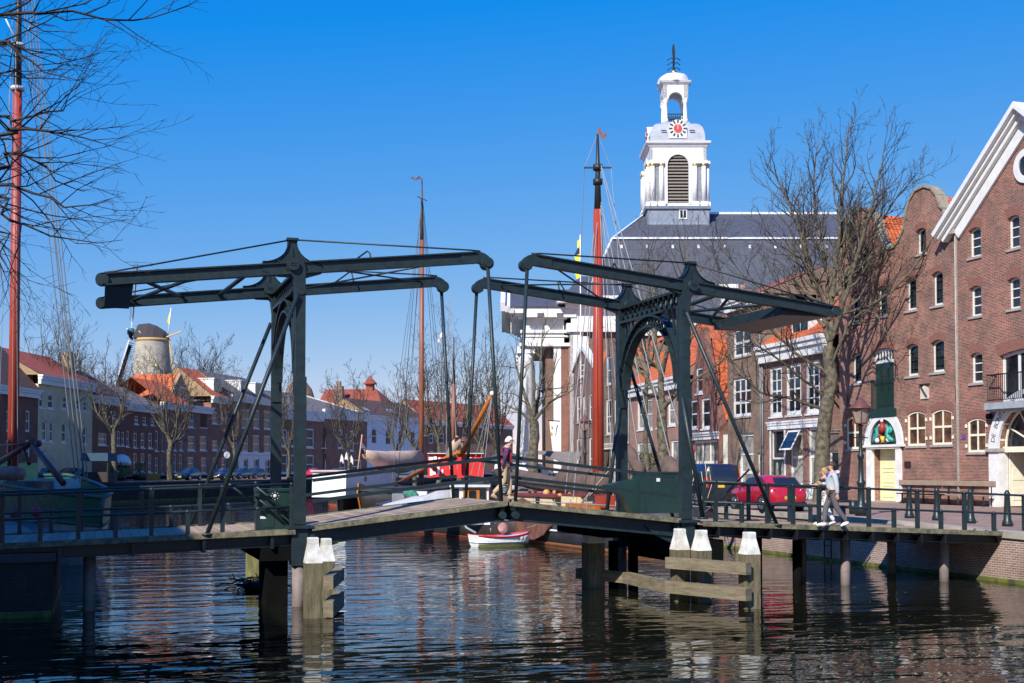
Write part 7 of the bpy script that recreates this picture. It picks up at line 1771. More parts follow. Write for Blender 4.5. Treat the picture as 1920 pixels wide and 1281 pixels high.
# ---------------------------------------------------------------- vehicles
SHH = 14.6
TYRE = mat('tyre_rubber', (.012,.012,.012), .8); RIM = mat('alloy_rim', (.45,.46,.48), .3, metal=.8, var=.1)
CGLASS = mat('car_glass', (.012,.016,.018), .03, var=.2, spec=.8); PLATE = mat('plate_yellow', (.75,.50,.03), .5, var=.05); LAMPR = mat('tail_lamp', (.45,.01,.012), .15, var=.3, scale=8); TRIM = mat('black_trim', (.012,.012,.013), .5)
HEADL = mat('head_lamp', (.55,.58,.62), .1, metal=.3)
def paint(name, c): return mat(name, c, .28, var=.04, coat=.8, spec=.5)
def car(name, label, loc, rz, pm, st, glass, W, wheels, group=None, wr=.31, rear=None, cat='car', light=True, plate=None):
    """st: stations from rear to front: (x, z_sill, z_belt, z_roof, half_belt, half_roof)"""
    T = thing(name, label, cat, loc, rz, group)
    rings = []
    for x, zs, zb, zr_, hb, hr in st:
        sec = []
        hs = hb*.94
        sec += [(x,-hs*.9,zs),(x,-hs,zs+.1),(x,-hb,zs+(zb-zs)*.55),(x,-hb*.985,zb)]
        if zr_ > zb+.03: sec += [(x,-hr*1.02-(hb-hr)*.25,zb+(zr_-zb)*.55),(x,-hr*.97,zr_-.05),(x,-hr*.6,zr_+.0)]
        else: sec += [(x,-hb*.95,zb+.01),(x,-hb*.8,zb+.02),(x,-hb*.5,zb+.03)]
        sec += [(x,-p[1],p[2]) for p in reversed(sec)]
        rings.append(sec)
    m = MB(); m.loft(rings); ob('body', m, pm, T)
    for wx in wheels:
        for s_ in (-1, 1):
            y = s_*(W/2-.10)
            a = MB(); a.tube([(wx,y-s_*.0,wr),(wx,y+s_*.105,wr)], wr+.055, 20); ob('wheel_arch', a, TRIM, T)
            wm = MB()
            rings_ = [[(wx+r*cos(2*pi*j/20), y+s_*o, wr+r*sin(2*pi*j/20)) for j in range(20)] for r, o in ((wr*.6,-.1),(wr*.97,-.1),(wr,-.04),(wr,.08),(wr*.95,.115),(wr*.68,.118))]
            wm.loft(rings_); w_ = ob('wheel', wm, TYRE, T)
            rm = MB(); rm.tube([(wx,y+s_*.09,wr),(wx,y+s_*.121,wr)], wr*.28, 10)
            for k in range(7): a = 2*pi*k/7; rm.bar((wx+.06*cos(a),y+s_*.115,wr+.06*sin(a)), (wx+wr*.64*cos(a),y+s_*.115,wr+wr*.64*sin(a)), .05, .03, up=(0,1,0))
            rm.loft([[(wx+r*cos(2*pi*j/20), y+s_*o, wr+r*sin(2*pi*j/20)) for j in range(20)] for r, o in ((wr*.62,.1),(wr*.62,.125),(wr*.69,.125),(wr*.69,.1))], cap=False); ob('rim', rm, RIM, w_)
    for nm, pl in glass:
        g = MB()
        for poly in pl: 
            n = len(poly); g.add(poly, [tuple(range(n))])
        ob(nm, g, CGLASS, T, fix=False)
    return T
def hatch(label, loc, rz, pm, group=None, full=False):
    L = 4.06; W = 1.72
    st = [(-1.98,.38,.75,.75,.62,.5),(-1.90,.30,.86,.90,.78,.60),(-1.80,.26,.92,1.02,.83,.62),(-1.45,.22,.95,1.32,.86,.60),(-1.15,.20,.95,1.42,.865,.62),(-.5,.20,.93,1.46,.87,.64),(.1,.20,.92,1.44,.87,.63),(.55,.20,.90,1.25,.865,.60),(.95,.20,.90,.97,.86,.6),(1.15,.20,.90,.90,.86,.6),(1.6,.22,.80,.80,.82,.6),(1.92,.28,.64,.64,.70,.5),(2.04,.34,.5,.5,.5,.4)]
    s = lambda y: [(-1.02,y*.745,.99),(-.45,y*.772,.985),(-.45,y*.70,1.36),(-.85,y*.70,1.36)]
    gl = [('side_window', [[(-1.28,.80*k,1.0),(-.52,.832*k,.985),(-.52,.70*k,1.375),(-1.02,.705*k,1.375)] for k in (-1, 1)]+[[(-.44,.832*k,.985),(.72,.825*k,.95),(.28,.69*k,1.33),(-.40,.70*k,1.385)] for k in (-1, 1)]),
          ('windscreen', [[(.98,-.60,.985),(.98,.60,.985),(.34,.5,1.385),(.34,-.5,1.385)]]),
          ('rear_window', [[(-1.845,-.56,1.02),(-1.845,.56,1.02),(-1.475,.50,1.36),(-1.475,-.50,1.36)]])]
    T = car('hatchback_car', label, loc, rz, pm, st, gl, W, (-1.22, 1.28), group)
    if full:
        m = MB()
        for k in (-1, 1): m.tube([(-1.80,.62*k,.80),(-1.915,.62*k,.79)], .115, 16)
        ob('tail_lamp', m, LAMPR, T)
        m = MB()
        for k in (-1, 1): m.loft([[(-1.895-(.03 if i in (1,2) else 0),.62*k+r*cos(2*pi*j/18),.795+r*sin(2*pi*j/18)) for j in range(18)] for i, r in enumerate((.118,.118,.14,.14))], cap=False)
        m.ball((-1.93,0,.80), .045); ob('lamp_ring', m, RIM, T)
        m = MB(); m.box(-2.0,-1.975,-.26,.26,.50,.61); pl = ob('number_plate', m, PLATE, T)
        m = MB(); m.box(-2.002,-1.98,.235,.262,.50,.61); ob('plate_band', m, mat('plate_blue', (.02,.06,.35), .5), pl)
        m = MB()
        for i, ch in enumerate('76-JH-LN'): glyph(m, ch, .085, lambda p, q, i=i: (-2.006, .185-.052*i-p, .525+q))
        ob('plate_text', m, INK, pl, fix=False)
        m = MB(); m.box(-1.99,-1.75,-.74,.74,.24,.37); m.box(-1.97,-1.8,-.3,.3,.47,.64); ob('rear_bumper', m, TRIM, T)
        m = MB()
        for k in (-1, 1): m.ball((.62,.93*k,1.0), .11, 8, 6, (.7,1,.7))
        ob('wing_mirror', m, pm, T); m = MB()
        for k in (-1, 1): m.box(-.38,-.22,.872*k-.012,.872*k+.012,.80,.825)
        ob('door_handle', m, RIM, T)
        m = MB()
        for k in (-1, 1):
            m.tube([(-.46,.874*k,.95),(-.47,.876*k,.6),(-.44,.85*k,.3)], .006, 4); m.tube([(.72,.868*k,.93),(.80,.87*k,.6),(.78,.84*k,.3)], .006, 4)
        ob('door_seam', m, TRIM, T)
    return T
hd = R(90-3)
# heading 3 degrees right of the canal direction
d_h = V((sin(R(3)), cos(R(3)), 0))
rc = at(1481, 930, D=49.2); c = V((rc.x, rc.y, 0))+d_h*1.98; c.z = ZS
hatch('bright red hatchback parked on the right quay, seen from behind', c, hd, paint('car_red', (.42,.008,.025)), full=True)
# van
rc = at(1357, 900, D=56.5); c = V((rc.x, rc.y, 0))+d_h*2.25; c.z = ZS
st = [(-2.22,.38,1.0,1.25,.80,.7),(-2.18,.30,1.05,1.86,.90,.76),(-2.05,.26,1.05,1.93,.92,.79),(-1.0,.25,1.05,1.96,.93,.80),(.6,.25,1.05,1.94,.93,.80),(1.05,.25,1.05,1.84,.93,.78),(1.6,.25,1.08,1.35,.92,.75),(1.75,.25,1.08,1.1,.91,.72),(2.1,.28,.98,.98,.86,.68),(2.32,.32,.72,.72,.7,.6)]
gl = [('rear_window', [[(-2.205,-.70,1.12),(-2.205,.70,1.12),(-2.19,.66,1.72),(-2.19,-.66,1.72)]]), ('side_window', [[(.4,.90*k,1.12),(1.5,.88*k,1.12),(1.15,.81*k,1.72),(.4,.835*k,1.75)] for k in (-1, 1)]), ('windscreen', [[(1.72,-.68,1.14),(1.72,.68,1.14),(1.12,.62,1.78),(1.12,-.62,1.78)]])]
T = car('van', 'dark blue black van parked ahead of the red hatchback', c, hd, paint('van_blue_black', (.012,.015,.028)), st, gl, 1.86, (-1.35, 1.45), cat='van', wr=.33)
m = MB()
for k in (-1, 1): m.box(-2.235,-2.1,.80*k-.07,.80*k+.07,.85,1.32)
ob('tail_lamp', m, LAMPR, T); m = MB(); m.box(-2.24,-2.215,-.05,.33,.86,.97); ob('number_plate', m, PLATE, T); m = MB(); m.box(-2.27,-2.0,-.88,.88,.34,.56); ob('rear_bumper', m, TRIM, T)
m = MB(); m.box(-2.17,-2.10,-.86,-.80,1.15,1.72); ob('orange_strip', m, mat('reflector_orange', (.65,.16,.02), .3), T)
# generic saloon used for the distant parked cars
def saloon(name, label, loc, rz, pm, group):
    st = [(-2.1,.36,.7,.7,.6,.5),(-2.0,.28,.86,.86,.78,.6),(-1.6,.22,.92,.94,.84,.6),(-1.1,.2,.92,1.30,.85,.58),(-.5,.2,.92,1.43,.86,.6),(.2,.2,.9,1.41,.86,.6),(.95,.2,.9,.98,.85,.58),(1.2,.2,.88,.88,.84,.6),(1.8,.24,.72,.72,.76,.6),(2.08,.32,.52,.52,.56,.4)]
    gl = [('side_window', [[(-1.35,.81*k,.97),(.75,.825*k,.95),(.15,.66*k,1.36),(-.95,.65*k,1.33)] for k in (-1, 1)]), ('windscreen', [[(.97,-.6,.97),(.97,.6,.97),(.25,.5,1.37),(.25,-.5,1.37)]]), ('rear_window', [[(-1.55,-.58,.98),(-1.55,.58,.98),(-1.05,.5,1.33),(-1.05,-.5,1.33)]])]
    T = car(name, label, loc, rz, pm, st, gl, 1.74, (-1.25, 1.3), group)
    m = MB()
    for k in (-1, 1): m.box(1.93,2.03,.5*k-.14,.5*k+.14,.56,.68)
    ob('headlight', m, HEADL, T); m = MB(); m.box(2.04,2.09,-.26,.26,.36,.47); ob('number_plate', m, PLATE, T)
    return T
GC = 'cars parked along the left quay'
NAVY = paint('car_navy', (.015,.028,.045))
s0 = None
for px, D, b, lab, ma in ((353,143,-150,'dark blue estate car parked right of the straight pale trunk',NAVY), (418,150,-148,'dark car with bright headlight left of the left strut foot',None), (449,156,-146,'dark teal car parked behind the left strut',None), (478,162,-145,'last dark car left of the left portal post',None)):
    p = at(px, 880, D=D); p.z = 2.06+.03
    if s0 is None: s0 = saloon('parked_car', lab, p, R(90-b), ma, GC)
    else: dup(s0, p, R(90-b), lab)
p = at(590, 880, D=172); p.z = 2.1; saloon('parked_car', 'small red car parked right of the left portal', p, R(90-35), paint('car_red', (.42,.008,.025)), GC)
p = at(132, 880, D=124); p.z = 2.1; saloon('parked_car', 'dark red car parked behind the bow of the green and white ship', p, R(90-215), paint('car_wine', (.16,.012,.02)), GC)
p = at(85, 880, D=122); p.z = 2.1; saloon('parked_car', 'teal car parked behind the ship bow net', p, R(90-30), paint('car_teal', (.02,.12,.13)), GC)
p = at(633, 880, D=178); p.z = 2.1; saloon('parked_car', 'dark grey car right of the small red car', p, R(90-40), paint('car_grey', (.03,.035,.04)), GC)
GR2 = 'cars parked along the right quay'
p = at(1047, 880, D=98); p.z = ZS; saloon('parked_car', 'blue car parked under the grey awning beside the furled brown sail', p, R(90-192), paint('car_blue', (.03,.07,.12)), GR2)
p = at(1010, 880, D=108); p.z = ZS; saloon('parked_car', 'dark car parked behind the portico tree', p, R(90-195), NAVY, GR2)
p = at(918, 880, D=86); p.z = ZS; saloon('parked_car', 'white car parked left of the bridge leaf rods', p, R(90+60), paint('car_white', (.75,.75,.76)), GR2)
# truck with blue cover on the left quay
p = at(178, 895, D=124); p.z = 2.08; T = thing('market_stall', 'dark stall with blue canvas roof behind the ship stays', 'stall', p, -CYAW)
m = MB(); m.box(-.9,1.6,-1,1,0,1.0); ob('counter', m, mat('stall_brown', (.05,.035,.03), .9), T); m = MB(); m.box(-1.0,1.7,-1.3,1.3,2.1,2.9); ob('canvas_roof', m, mat('blue_canvas', (.03,.07,.12), .8), T); m = MB()
for x in (-.9, 1.6): m.box(x-.05,x+.05,-1.1,-1.0,0,2.2)
ob('post', m, TRIM, T)
# planters
LEAF = mat('planter_green', (.10,.16,.03), .8, c2=(.03,.06,.015), scale=4)
def plant(T, n, r, h, seed, ma, c=(0,0,0), name='foliage'):
    rr = random.Random(seed); m = MB()
    for i in range(n):
        a = rr.uniform(0,2*pi); q = rr.random()**.5*r; z = rr.uniform(.15,1)*h; x, y = c[0]+q*cos(a)*(1-.4*z/h), c[1]+q*sin(a)*(1-.4*z/h); s = rr.uniform(.05,.12)*max(.7,r)
        d1_ = V((rr.gauss(0,1),rr.gauss(0,1),rr.gauss(0,1))).normalized()*s; d2_ = d1_.orthogonal().normalized()*s*.6; c_ = V((x,y,c[2]+z)); m.add([c_-d1_, c_+d2_, c_+d1_, c_-d2_], [(0,1,2,3)])
    return ob(name, m, ma, T, fix=False)
for px, D, lab, sd in ((224,134,'tub of yellow green plants beside the leaning trunk',1), (262,138,'small green planter on the left quay',2)):
    p = at(px, 880, D=D); p.z = 2.08; T = thing('planter', lab, 'planter', p, 0, 'planters on the left quay'); m = MB(); m.lathe([(.6,0),(.8,.6),(.75,.62)], (0,0,0), 12); ob('tub', m, TRIM, T); plant(T, 420, 1.5 if sd == 1 else .9, 1.6, sd, LEAF, (0,0,.4))
p = at(228, 880, D=134.5); p.z = 2.1; T = thing('white_sculpture', 'white rounded parasol standing among the quay plants', 'parasol', p); m = MB(); m.tube([(0,0,0),(0,0,2.0)], .05, 6); ob('pole', m, TRIM, T); m = MB(); m.lathe([(1.05,1.7),(1.0,2.1),(.75,2.6),(.35,2.85),(.02,2.9)], (0,0,0), 10); ob('hood', m, WHITE, T)
p = at(286, 880, D=140); p.z = 2.1; T = thing('crate', 'ochre yellow crate on the left quay', 'crate', p); m = MB(); m.box(-.8,.8,-.4,.4,0,.8); ob('box', m, mat('crate_ochre', (.45,.24,.05), .8), T); m = MB(); 
for z in (.15,.4,.65): m.box(-.83,.83,-.43,-.4,z,z+.1)
ob('slat', m, mat('crate_ochre', (.45,.24,.05)), T)
# shrub against the old wall
p = at(1210, 880, D=95); p.z = ZS; T = thing('shrub', 'green shrub growing against the pale brick house', 'shrub', p); plant(T, 900, 1.5, 3.0, 9, mat('shrub_green', (.08,.11,.03), .8, c2=(.04,.055,.02), scale=3)); m = MB(); m.tube([(0,0,0),(.1,0,1.5)], .06, 5); ob('stem', m, TWIG, T)
# low railing stands on the right street
GP = 'low street barriers'
for i, (x0, x1, y, D, lab) in enumerate(((1546,1600,938,47,'low dark tubular barrier left of the lamp post'), )):
    a = at(x0,968,D=D); b_ = at(x1,968,D=D); T = thing('street_barrier', lab, 'barrier', (a.x,a.y,ZS), 0); z1 = at(x0,y,D=D).z-ZS; v = V((b_.x-a.x,b_.y-a.y,0))
    m = MB(); m.tube([(0,0,0),(0,0,z1)], .07, 8); m.tube([tuple(v),(v.x,v.y,z1)], .16, 8); m.tube([(0,0,z1-.04),(v.x,v.y,z1-.04)], .05, 8); ob('frame', m, IRON, T)
# awnings behind the furled sail
a = at(955,905,D=100); T = thing('awning', 'grey canvas awning stretched beside the portico tree', 'awning', (a.x,a.y,ZS)); 
def aw(x,y,D): p = at(x,y,D=D); return (p.x-a.x,p.y-a.y,p.z-ZS)
m = MB(); m.add([aw(968,850,103),aw(1000,845,100),aw(1092,848,96),aw(1077,874,94),aw(1062,872,95),aw(1020,853,98)], [(0,1,2,3,4,5)]); m.add([aw(968,850,103),aw(1000,845,100),aw(1092,848,96),aw(1085,852,100),aw(1000,849,104)], [(0,1,2,3,4)]); ob('canvas', m, mat('awning_canvas', (.17,.145,.125), .9), T, fix=False)
m = MB(); m.tube([aw(1090,848,96),aw(1085,900,96)], .05, 5); m.tube([aw(1008,848,100),aw(1008,905,100)], .05, 5); ob('pole', m, TRIM, T)
a = at(950,905,D=98); T = thing('tent', 'dark grey peaked market tent behind the old man', 'tent', (a.x,a.y,ZS))
m = MB(); m.add([aw(898,868,98) if False else tuple(V(at(905,864,D=98))-V(T.location)), tuple(V(at(945,842,D=100))-V(T.location)), tuple(V(at(1000,866,D=98))-V(T.location)), tuple(V(at(955,868,D=93))-V(T.location)), tuple(V(at(950,866,D=106))-V(T.location))], [(0,1,3),(1,2,3),(0,4,1),(1,4,2)]); ob('canopy', m, mat('tent_dark', (.07,.075,.085), .8), T, fix=False)
m = MB()
for x in (907, 998): m.tube([tuple(V(at(x,866,D=98))-V(T.location)), tuple(V(at(x,905,D=98))-V(T.location))], .05, 5)
ob('pole', m, TRIM, T)
p = at(985,880,D=105); p.z = ZS; T = thing('delivery_van', 'white delivery van under the dark tent', 'van', p, -CYAW); m = MB(); m.loft([[(x,-.9,.3),(x,-.95,1.0),(x,-.85,h),(x,.85,h),(x,.95,1.0),(x,.9,.3)] for x,h in ((-2.6,2.0),(-2.5,2.2),(1.3,2.2),(1.8,1.7),(2.3,1.2),(2.5,.8))], smooth=False); ob('body', m, paint('car_white', (.75,.75,.76)), T); m = MB(); m.box(.4,1.3,-.96,-.93,1.2,1.9); ob('side_window', m, CGLASS, T)
m = MB()
for x in (-1.6,1.6): m.tube([(x,-.98,.35),(x,.98,.35)], .35, 14)
ob('wheel', m, TYRE, T)
# banner on the portico pier and flags on the left hotel
a = at(1036,790,D=120); T = thing('banner', 'white hanging banner with small yellow and blue marks on the portico', 'banner', (a.x,a.y,0))
def bn(x,y,D=120): p = at(x,y,D=D); return (p.x-a.x,p.y-a.y,p.z)
m = MB(); m.add([bn(1030,790),bn(1048,792),bn(1040,820),bn(1050,846),bn(1036,846)], [(0,1,2,4),(2,3,4)]); ob('cloth', m, mat('banner_white', (.74,.74,.80), .8), T, fix=False)
m = MB(); m.tube([bn(1028,788),bn(1050,790)], .05, 5); ob('pole', m, TRIM, T); m = MB(); m.add([bn(1044,797,119.9),bn(1046,797,119.9),bn(1042,818,119.9),bn(1041,818,119.9)], [(0,1,2,3)]); ob('blue_mark', m, mat('flag_navy', (.03,.04,.2), .7), T, fix=False); m = MB(); m.add([bn(1033,798,119.9),bn(1036,798,119.9),bn(1036,803,119.9),bn(1033,803,119.9)], [(0,1,2,3)]); m.add([bn(1032,810,119.9),bn(1035,810,119.9),bn(1035,815,119.9),bn(1032,815,119.9)], [(0,1,2,3)]); ob('yellow_mark', m, YEL, T, fix=False)
for i, (x, y, lab) in enumerate(((640,850,'leftmost white flag on the wide brown house'), (649,846,'middle white flag on the wide brown house'), (658,852,'rightmost white flag on the wide brown house'))):
    a = at(x,880,D=192); T = thing('flag', lab, 'flag', (a.x,a.y,0), 0, 'white flags on the left house')
    def g_(px_,py_): p = at(px_,py_,D=192); return (p.x-a.x,p.y-a.y,p.z)
    m = MB(); m.add([g_(x,y),g_(x+4,y+9),g_(x+4,y+20),g_(x+1,y+15),g_(x-3,y+16)], [(0,1,2,3,4)]); ob('cloth', m, WHITE, T, fix=False); m = MB(); m.tube([g_(x-5,y+14),g_(x+1,y-2)], .06, 5); ob('pole', m, TRIM, T)
# house row out of frame on the near left bank, added and sized to keep the left quay in the shade
T = thing('town_house', 'unseen tall brick houses of the near left bank, shading the quay', 'house', (-11.2,12,1.4), 0)
m = MB(); m.box(-12,0,-30,27,0,SHH); ob('wall', m, BR_DARK, T); m = MB(); m.prism([(-12.2,SHH),(.2,SHH),(-6,SHH+3)], lambda a,b: (a,-30,b), lambda a,b: (a,27,b)); ob('roof', m, T_BR, T)
# ---------------------------------------------------------------- people
def skin(name, J, E_, ma, parent, sub=2, root=None):
    """one continuous skinned surface: J {joint: (co, radius)}, E_ edges"""
    ks = list(J); ix = {k: i for i, k in enumerate(ks)}
    me = bpy.data.meshes.new(name); me.from_pydata([J[k][0] for k in ks], [(ix[a], ix[b]) for a, b in E_], [])
    o = bpy.data.objects.new(name, me); COL.objects.link(o)
    o.modifiers.new('s', 'SKIN').use_smooth_shade = True
    for i, k in enumerate(ks):
        r = J[k][1]; sv = me.skin_vertices[0].data[i]; sv.radius = (r, r) if not hasattr(r, '__len__') else r
        sv.use_root = (k == (root or ks[0]))
    m = o.modifiers.new('u', 'SUBSURF'); m.levels = sub; m.render_levels = sub
    dg = bpy.context.evaluated_depsgraph_get(); nm = bpy.data.meshes.new_from_object(o.evaluated_get(dg))
    bpy.data.objects.remove(o); bpy.data.meshes.remove(me)
    for p in nm.polygons: p.use_smooth = True
    nm.materials.clear(); nm.materials.append(ma)
    q = bpy.data.objects.new(name, nm); COL.objects.link(q); q.parent = parent
    return q
SKIN = mat('skin', (.58,.33,.24), .5, var=.05)
def person(label, loc, rz, H, P, top, bot, shoe, hair, hairm, shirt=None, plaid=False):
    """local: faces +x, y to the left, z up; P holds the pose for a 1.8 m figure"""
    k = H/1.8; T = thing('person', label, 'person', loc, rz)
    def s(p): return (p[0]*k, p[1]*k, p[2]*k)
    J = {}; E_ = []
    def add(n, p, r, par=None):
        J[n] = (s(p), r*k if not hasattr(r, '__len__') else (r[0]*k, r[1]*k))
        if par: E_.append((par, n))
    g = P
    add('pel', g['pel'], (.12,.15)); add('bel', g['bel'], (.105,.14), 'pel'); add('che', g['che'], (.115,.165), 'bel'); add('sho', g['sho'], (.085,.14), 'che')
    add('nec', g['nec'], .055, 'sho'); add('jaw', g['jaw'], .07, 'nec'); add('hea', g['hea'], (.095,.08), 'jaw'); add('top', g['top'], .065, 'hea')
    for sd in 'lr':
        add(sd+'sh', g[sd+'sh'], .062, 'sho'); add(sd+'el', g[sd+'el'], .043, sd+'sh'); add(sd+'wr', g[sd+'wr'], .029, sd+'el')
        w_ = V(g[sd+'wr']); d = (w_-V(g[sd+'el'])).normalized(); side = d.cross(V((0,1,0))).normalized(); add(sd+'pa', w_+d*.06, (.022,.040), sd+'wr')
        for i in range(4):
            o_ = side*(.028-.0187*i); a = w_+d*.10+o_; L_ = (.066,.078,.072,.055)[i]
            add(f'{sd}f{i}a', a, .0105, sd+'pa'); add(f'{sd}f{i}b', a+d*L_*.55+V((0,-.008 if sd == 'l' else .008,0)), .0095, f'{sd}f{i}a'); add(f'{sd}f{i}c', a+d*L_*.8+V((0,-.03 if sd == 'l' else .03,0)), .008, f'{sd}f{i}b')
        add(sd+'th1', w_+d*.045+side*.042, .012, sd+'pa'); add(sd+'th2', w_+d*.09+side*.055, .010, sd+'th1')
        add(sd+'hi', g[sd+'hi'], .092, 'pel'); add(sd+'kn', g[sd+'kn'], .058, sd+'hi'); add(sd+'an', g[sd+'an'], .040, sd+'kn'); add(sd+'to', g[sd+'to'], .035, sd+'an')
    skin('body', J, E_, SKIN, T)
    def sub(names, grow, extra=(), ov={}):
        return {n: (J[n][0], (tuple(x+grow*k for x in J[n][1]) if hasattr(J[n][1], '__len__') else J[n][1]+ov.get(n, grow)*k)) for n in names}
    # face: nose, eyes, ears on the head
    hd_ = V(g['hea']); f = (V(g['jaw'])-V(g['nec'])); fx = V(g.get('face', (1,0,0))).normalized(); sy = V((-fx.y, fx.x, 0))
    m = MB(); b_ = hd_-V((0,0,.035)); m.tube([s(b_+fx*.085), s(b_+fx*.105-V((0,0,.03))), s(b_+fx*.125-V((0,0,.045))), s(b_+fx*.095-V((0,0,.055)))], [.008*k,.013*k,.015*k,.010*k], 7)
    for q in (-1, 1): m.ball(s(b_+sy*q*.083-fx*.01-V((0,0,.01))), .028*k, 7, 5, (.7,.35,1.2))
    ob('nose_and_ears', m, SKIN, T); m = MB()
    for q in (-1, 1): m.ball(s(b_+fx*.088+sy*q*.034+V((0,0,.012))), .012*k, 7, 5)
    m.box(*(0,0,0,0,0,0)) if False else None
    ob('eye', m, mat('eye_dark', (.03,.02,.02), .3), T); m = MB(); c_ = s(b_+fx*.092-V((0,0,.085))); m.ball(c_, .022*k, 8, 5, (.5,1.1,.35)); ob('mouth', m, mat('lips', (.42,.16,.14), .5), T)
    # hair cap
    m = MB(); c_ = hd_+V((0,0,.02))-fx*.04; rings = []
    for i in range(7):
        a = pi/2*i/6; rr = .108*cos(a)+.002; z = .10*sin(a)-.02
        rings.append([s(c_+V((0,0,z))+fx*(rr*cos(t_)*1.08)+sy*(rr*sin(t_)*.92)-(V((0,0,1))*(hair if cos(t_) < .35 else .02)*(1-i/6))) for t_ in [2*pi*j/16 for j in range(16)]])
    m.loft(rings); ob('hair', m, hairm, T)
    tz_ = ['pel','bel','che','sho','lsh','lel','lwr','rsh','rel','rwr']; te = [('pel','bel'),('bel','che'),('che','sho'),('sho','lsh'),('lsh','lel'),('lel','lwr'),('sho','rsh'),('rsh','rel'),('rel','rwr')]
    jt = sub(tz_, .022); jt['pel'] = (s(V(g['pel'])+V((0,0,.04))), (.135*k,.165*k)); skin('jacket' if not plaid else 'shirt', jt, te, top, T, root='pel')
    bt = sub(['pel','lhi','lkn','lan','rhi','rkn','ran'], .02, ov={'lan': .03, 'ran': .03, 'lkn': .022, 'rkn': .022}); bt['pel'] = (s(V(g['pel'])+V((0,0,.02))), (.135*k,.165*k)); 
    for n in ('lan','ran'): bt[n] = (s(V(g[n])+V((0,0,.03))), .062*k)
    skin('trousers', bt, [('pel','lhi'),('lhi','lkn'),('lkn','lan'),('pel','rhi'),('rhi','rkn'),('rkn','ran')], bot, T, root='pel')
    for sd in 'lr':
        an, to = V(g[sd+'an']), V(g[sd+'to']); d = (to-an); 
        m = MB(); m.tube([s(an+V((-.05,0,-.015))), s(an+d*.2+V((0,0,-.02))), s(an+d*.65), s(to+d*.18)], [.045*k,.055*k,.048*k,.025*k], 10); ob('shoe', m, shoe, T)
    return T, s
HAIRB = mat('hair_brown', (.055,.025,.014), .6); HAIRW = mat('hair_white', (.72,.70,.66), .7); HAIRY = mat('hair_blond', (.42,.27,.12), .6)
HOOD = mat('hoodie_grey', (.42,.47,.53), .9, var=.08); TRG = mat('trousers_grey', (.115,.105,.115), .9, var=.1); SHW = mat('shoe_white', (.7,.7,.66), .6); TRW = mat('trousers_white', (.74,.73,.72), .8, var=.06); JBL = mat('jacket_black', (.018,.018,.02), .6); BEI = mat('trousers_beige', (.48,.36,.22), .9, var=.1); SHB = mat('shoe_tan', (.40,.30,.17), .7)
walk = dict(pel=(0,0,.95), bel=(.01,0,1.10), che=(.02,0,1.28), sho=(.0,0,1.44), nec=(.015,0,1.53), jaw=(.045,0,1.60), hea=(.03,0,1.685), top=(.015,0,1.755),
    lsh=(-.01,.19,1.43), lel=(-.06,.24,1.14), lwr=(-.08,.23,.89), rsh=(.0,-.19,1.43), rel=(.0,-.22,1.15), rwr=(.24,-.16,1.17),
    lhi=(0,.09,.90), lkn=(-.10,.09,.50), lan=(-.36,.09,.13), lto=(-.22,.09,.04), rhi=(0,-.09,.90), rkn=(.16,-.09,.50), ran=(.20,-.09,.085), rto=(.38,-.09,.05), face=(1,.0,0))
fc = pi-CYAW                                     # facing image-left
p = at(1561, 979, D=34.3); X = p.x; 
T, s = person('young man in a light grey hoodie and grey trousers walking on the bridge', (p.x, p.y, dz(p.x)+.01), fc, 1.84, walk, HOOD, TRG, SHW, .05, HAIRB)
m = MB(); m.prism([(-.07,1.18),(.07,1.18),(.06,1.47),(-.06,1.47)], lambda a,b: s((.152-.03*abs(b-1.28),a,b)), lambda a,b: s((.10,a,b))); ob('blue_shirt', m, mat('shirt_blue', (.02,.10,.42), .8), T)
m = MB(); m.ball(s((.345,-.14,1.20)), .035, 8, 6, (1,1,1.3)); ob('snack', m, mat('pastry', (.55,.33,.1), .7), T); m = MB(); m.tube([s((-.13,.10,1.50)), s((-.14,0,1.46)), s((-.13,-.10,1.50))], [.05,.07,.05], 8); ob('hood', m, HOOD, T)
p = at(1547, 976, D=35.6); w2 = dict(walk); w2.update(lel=(.02,.22,1.16), lwr=(.2,.12,1.22), lkn=(-.05,.09,.5), lan=(-.25,.09,.11), rkn=(.12,-.09,.5), ran=(.12,-.09,.085), rto=(.3,-.09,.05), lto=(-.1,.09,.04))
person('blond woman in a black jacket and white trousers walking beside the man in the hoodie', (p.x, p.y, dz(p.x)+.01), fc, 1.70, w2, JBL, TRW, SHW, .16, HAIRY)
# old man on the leaf
m_, t_, b_ = _nt('plaid_shirt'); N_ = t_.nodes; L_ = t_.links; tc_ = N_.new('ShaderNodeTexCoord'); sx_ = N_.new('ShaderNodeSeparateXYZ'); L_.new(tc_.outputs['Object'], sx_.inputs[0])
def stripe(o_, f_):
    a_ = N_.new('ShaderNodeMath'); a_.operation = 'MULTIPLY'; a_.inputs[1].default_value = f_; L_.new(o_, a_.inputs[0]); c_ = N_.new('ShaderNodeMath'); c_.operation = 'FRACT'; L_.new(a_.outputs[0], c_.inputs[0]); d_2 = N_.new('ShaderNodeMath'); d_2.operation = 'GREATER_THAN'; d_2.inputs[1].default_value = .5; L_.new(c_.outputs[0], d_2.inputs[0]); return d_2.outputs[0]
mx1 = N_.new('ShaderNodeMix'); mx1.data_type = 'RGBA'; L_.new(stripe(sx_.outputs[0], 9), mx1.inputs['Factor']); mx1.inputs[6].default_value = (.30,.02,.04,1); mx1.inputs[7].default_value = (.03,.03,.10,1)
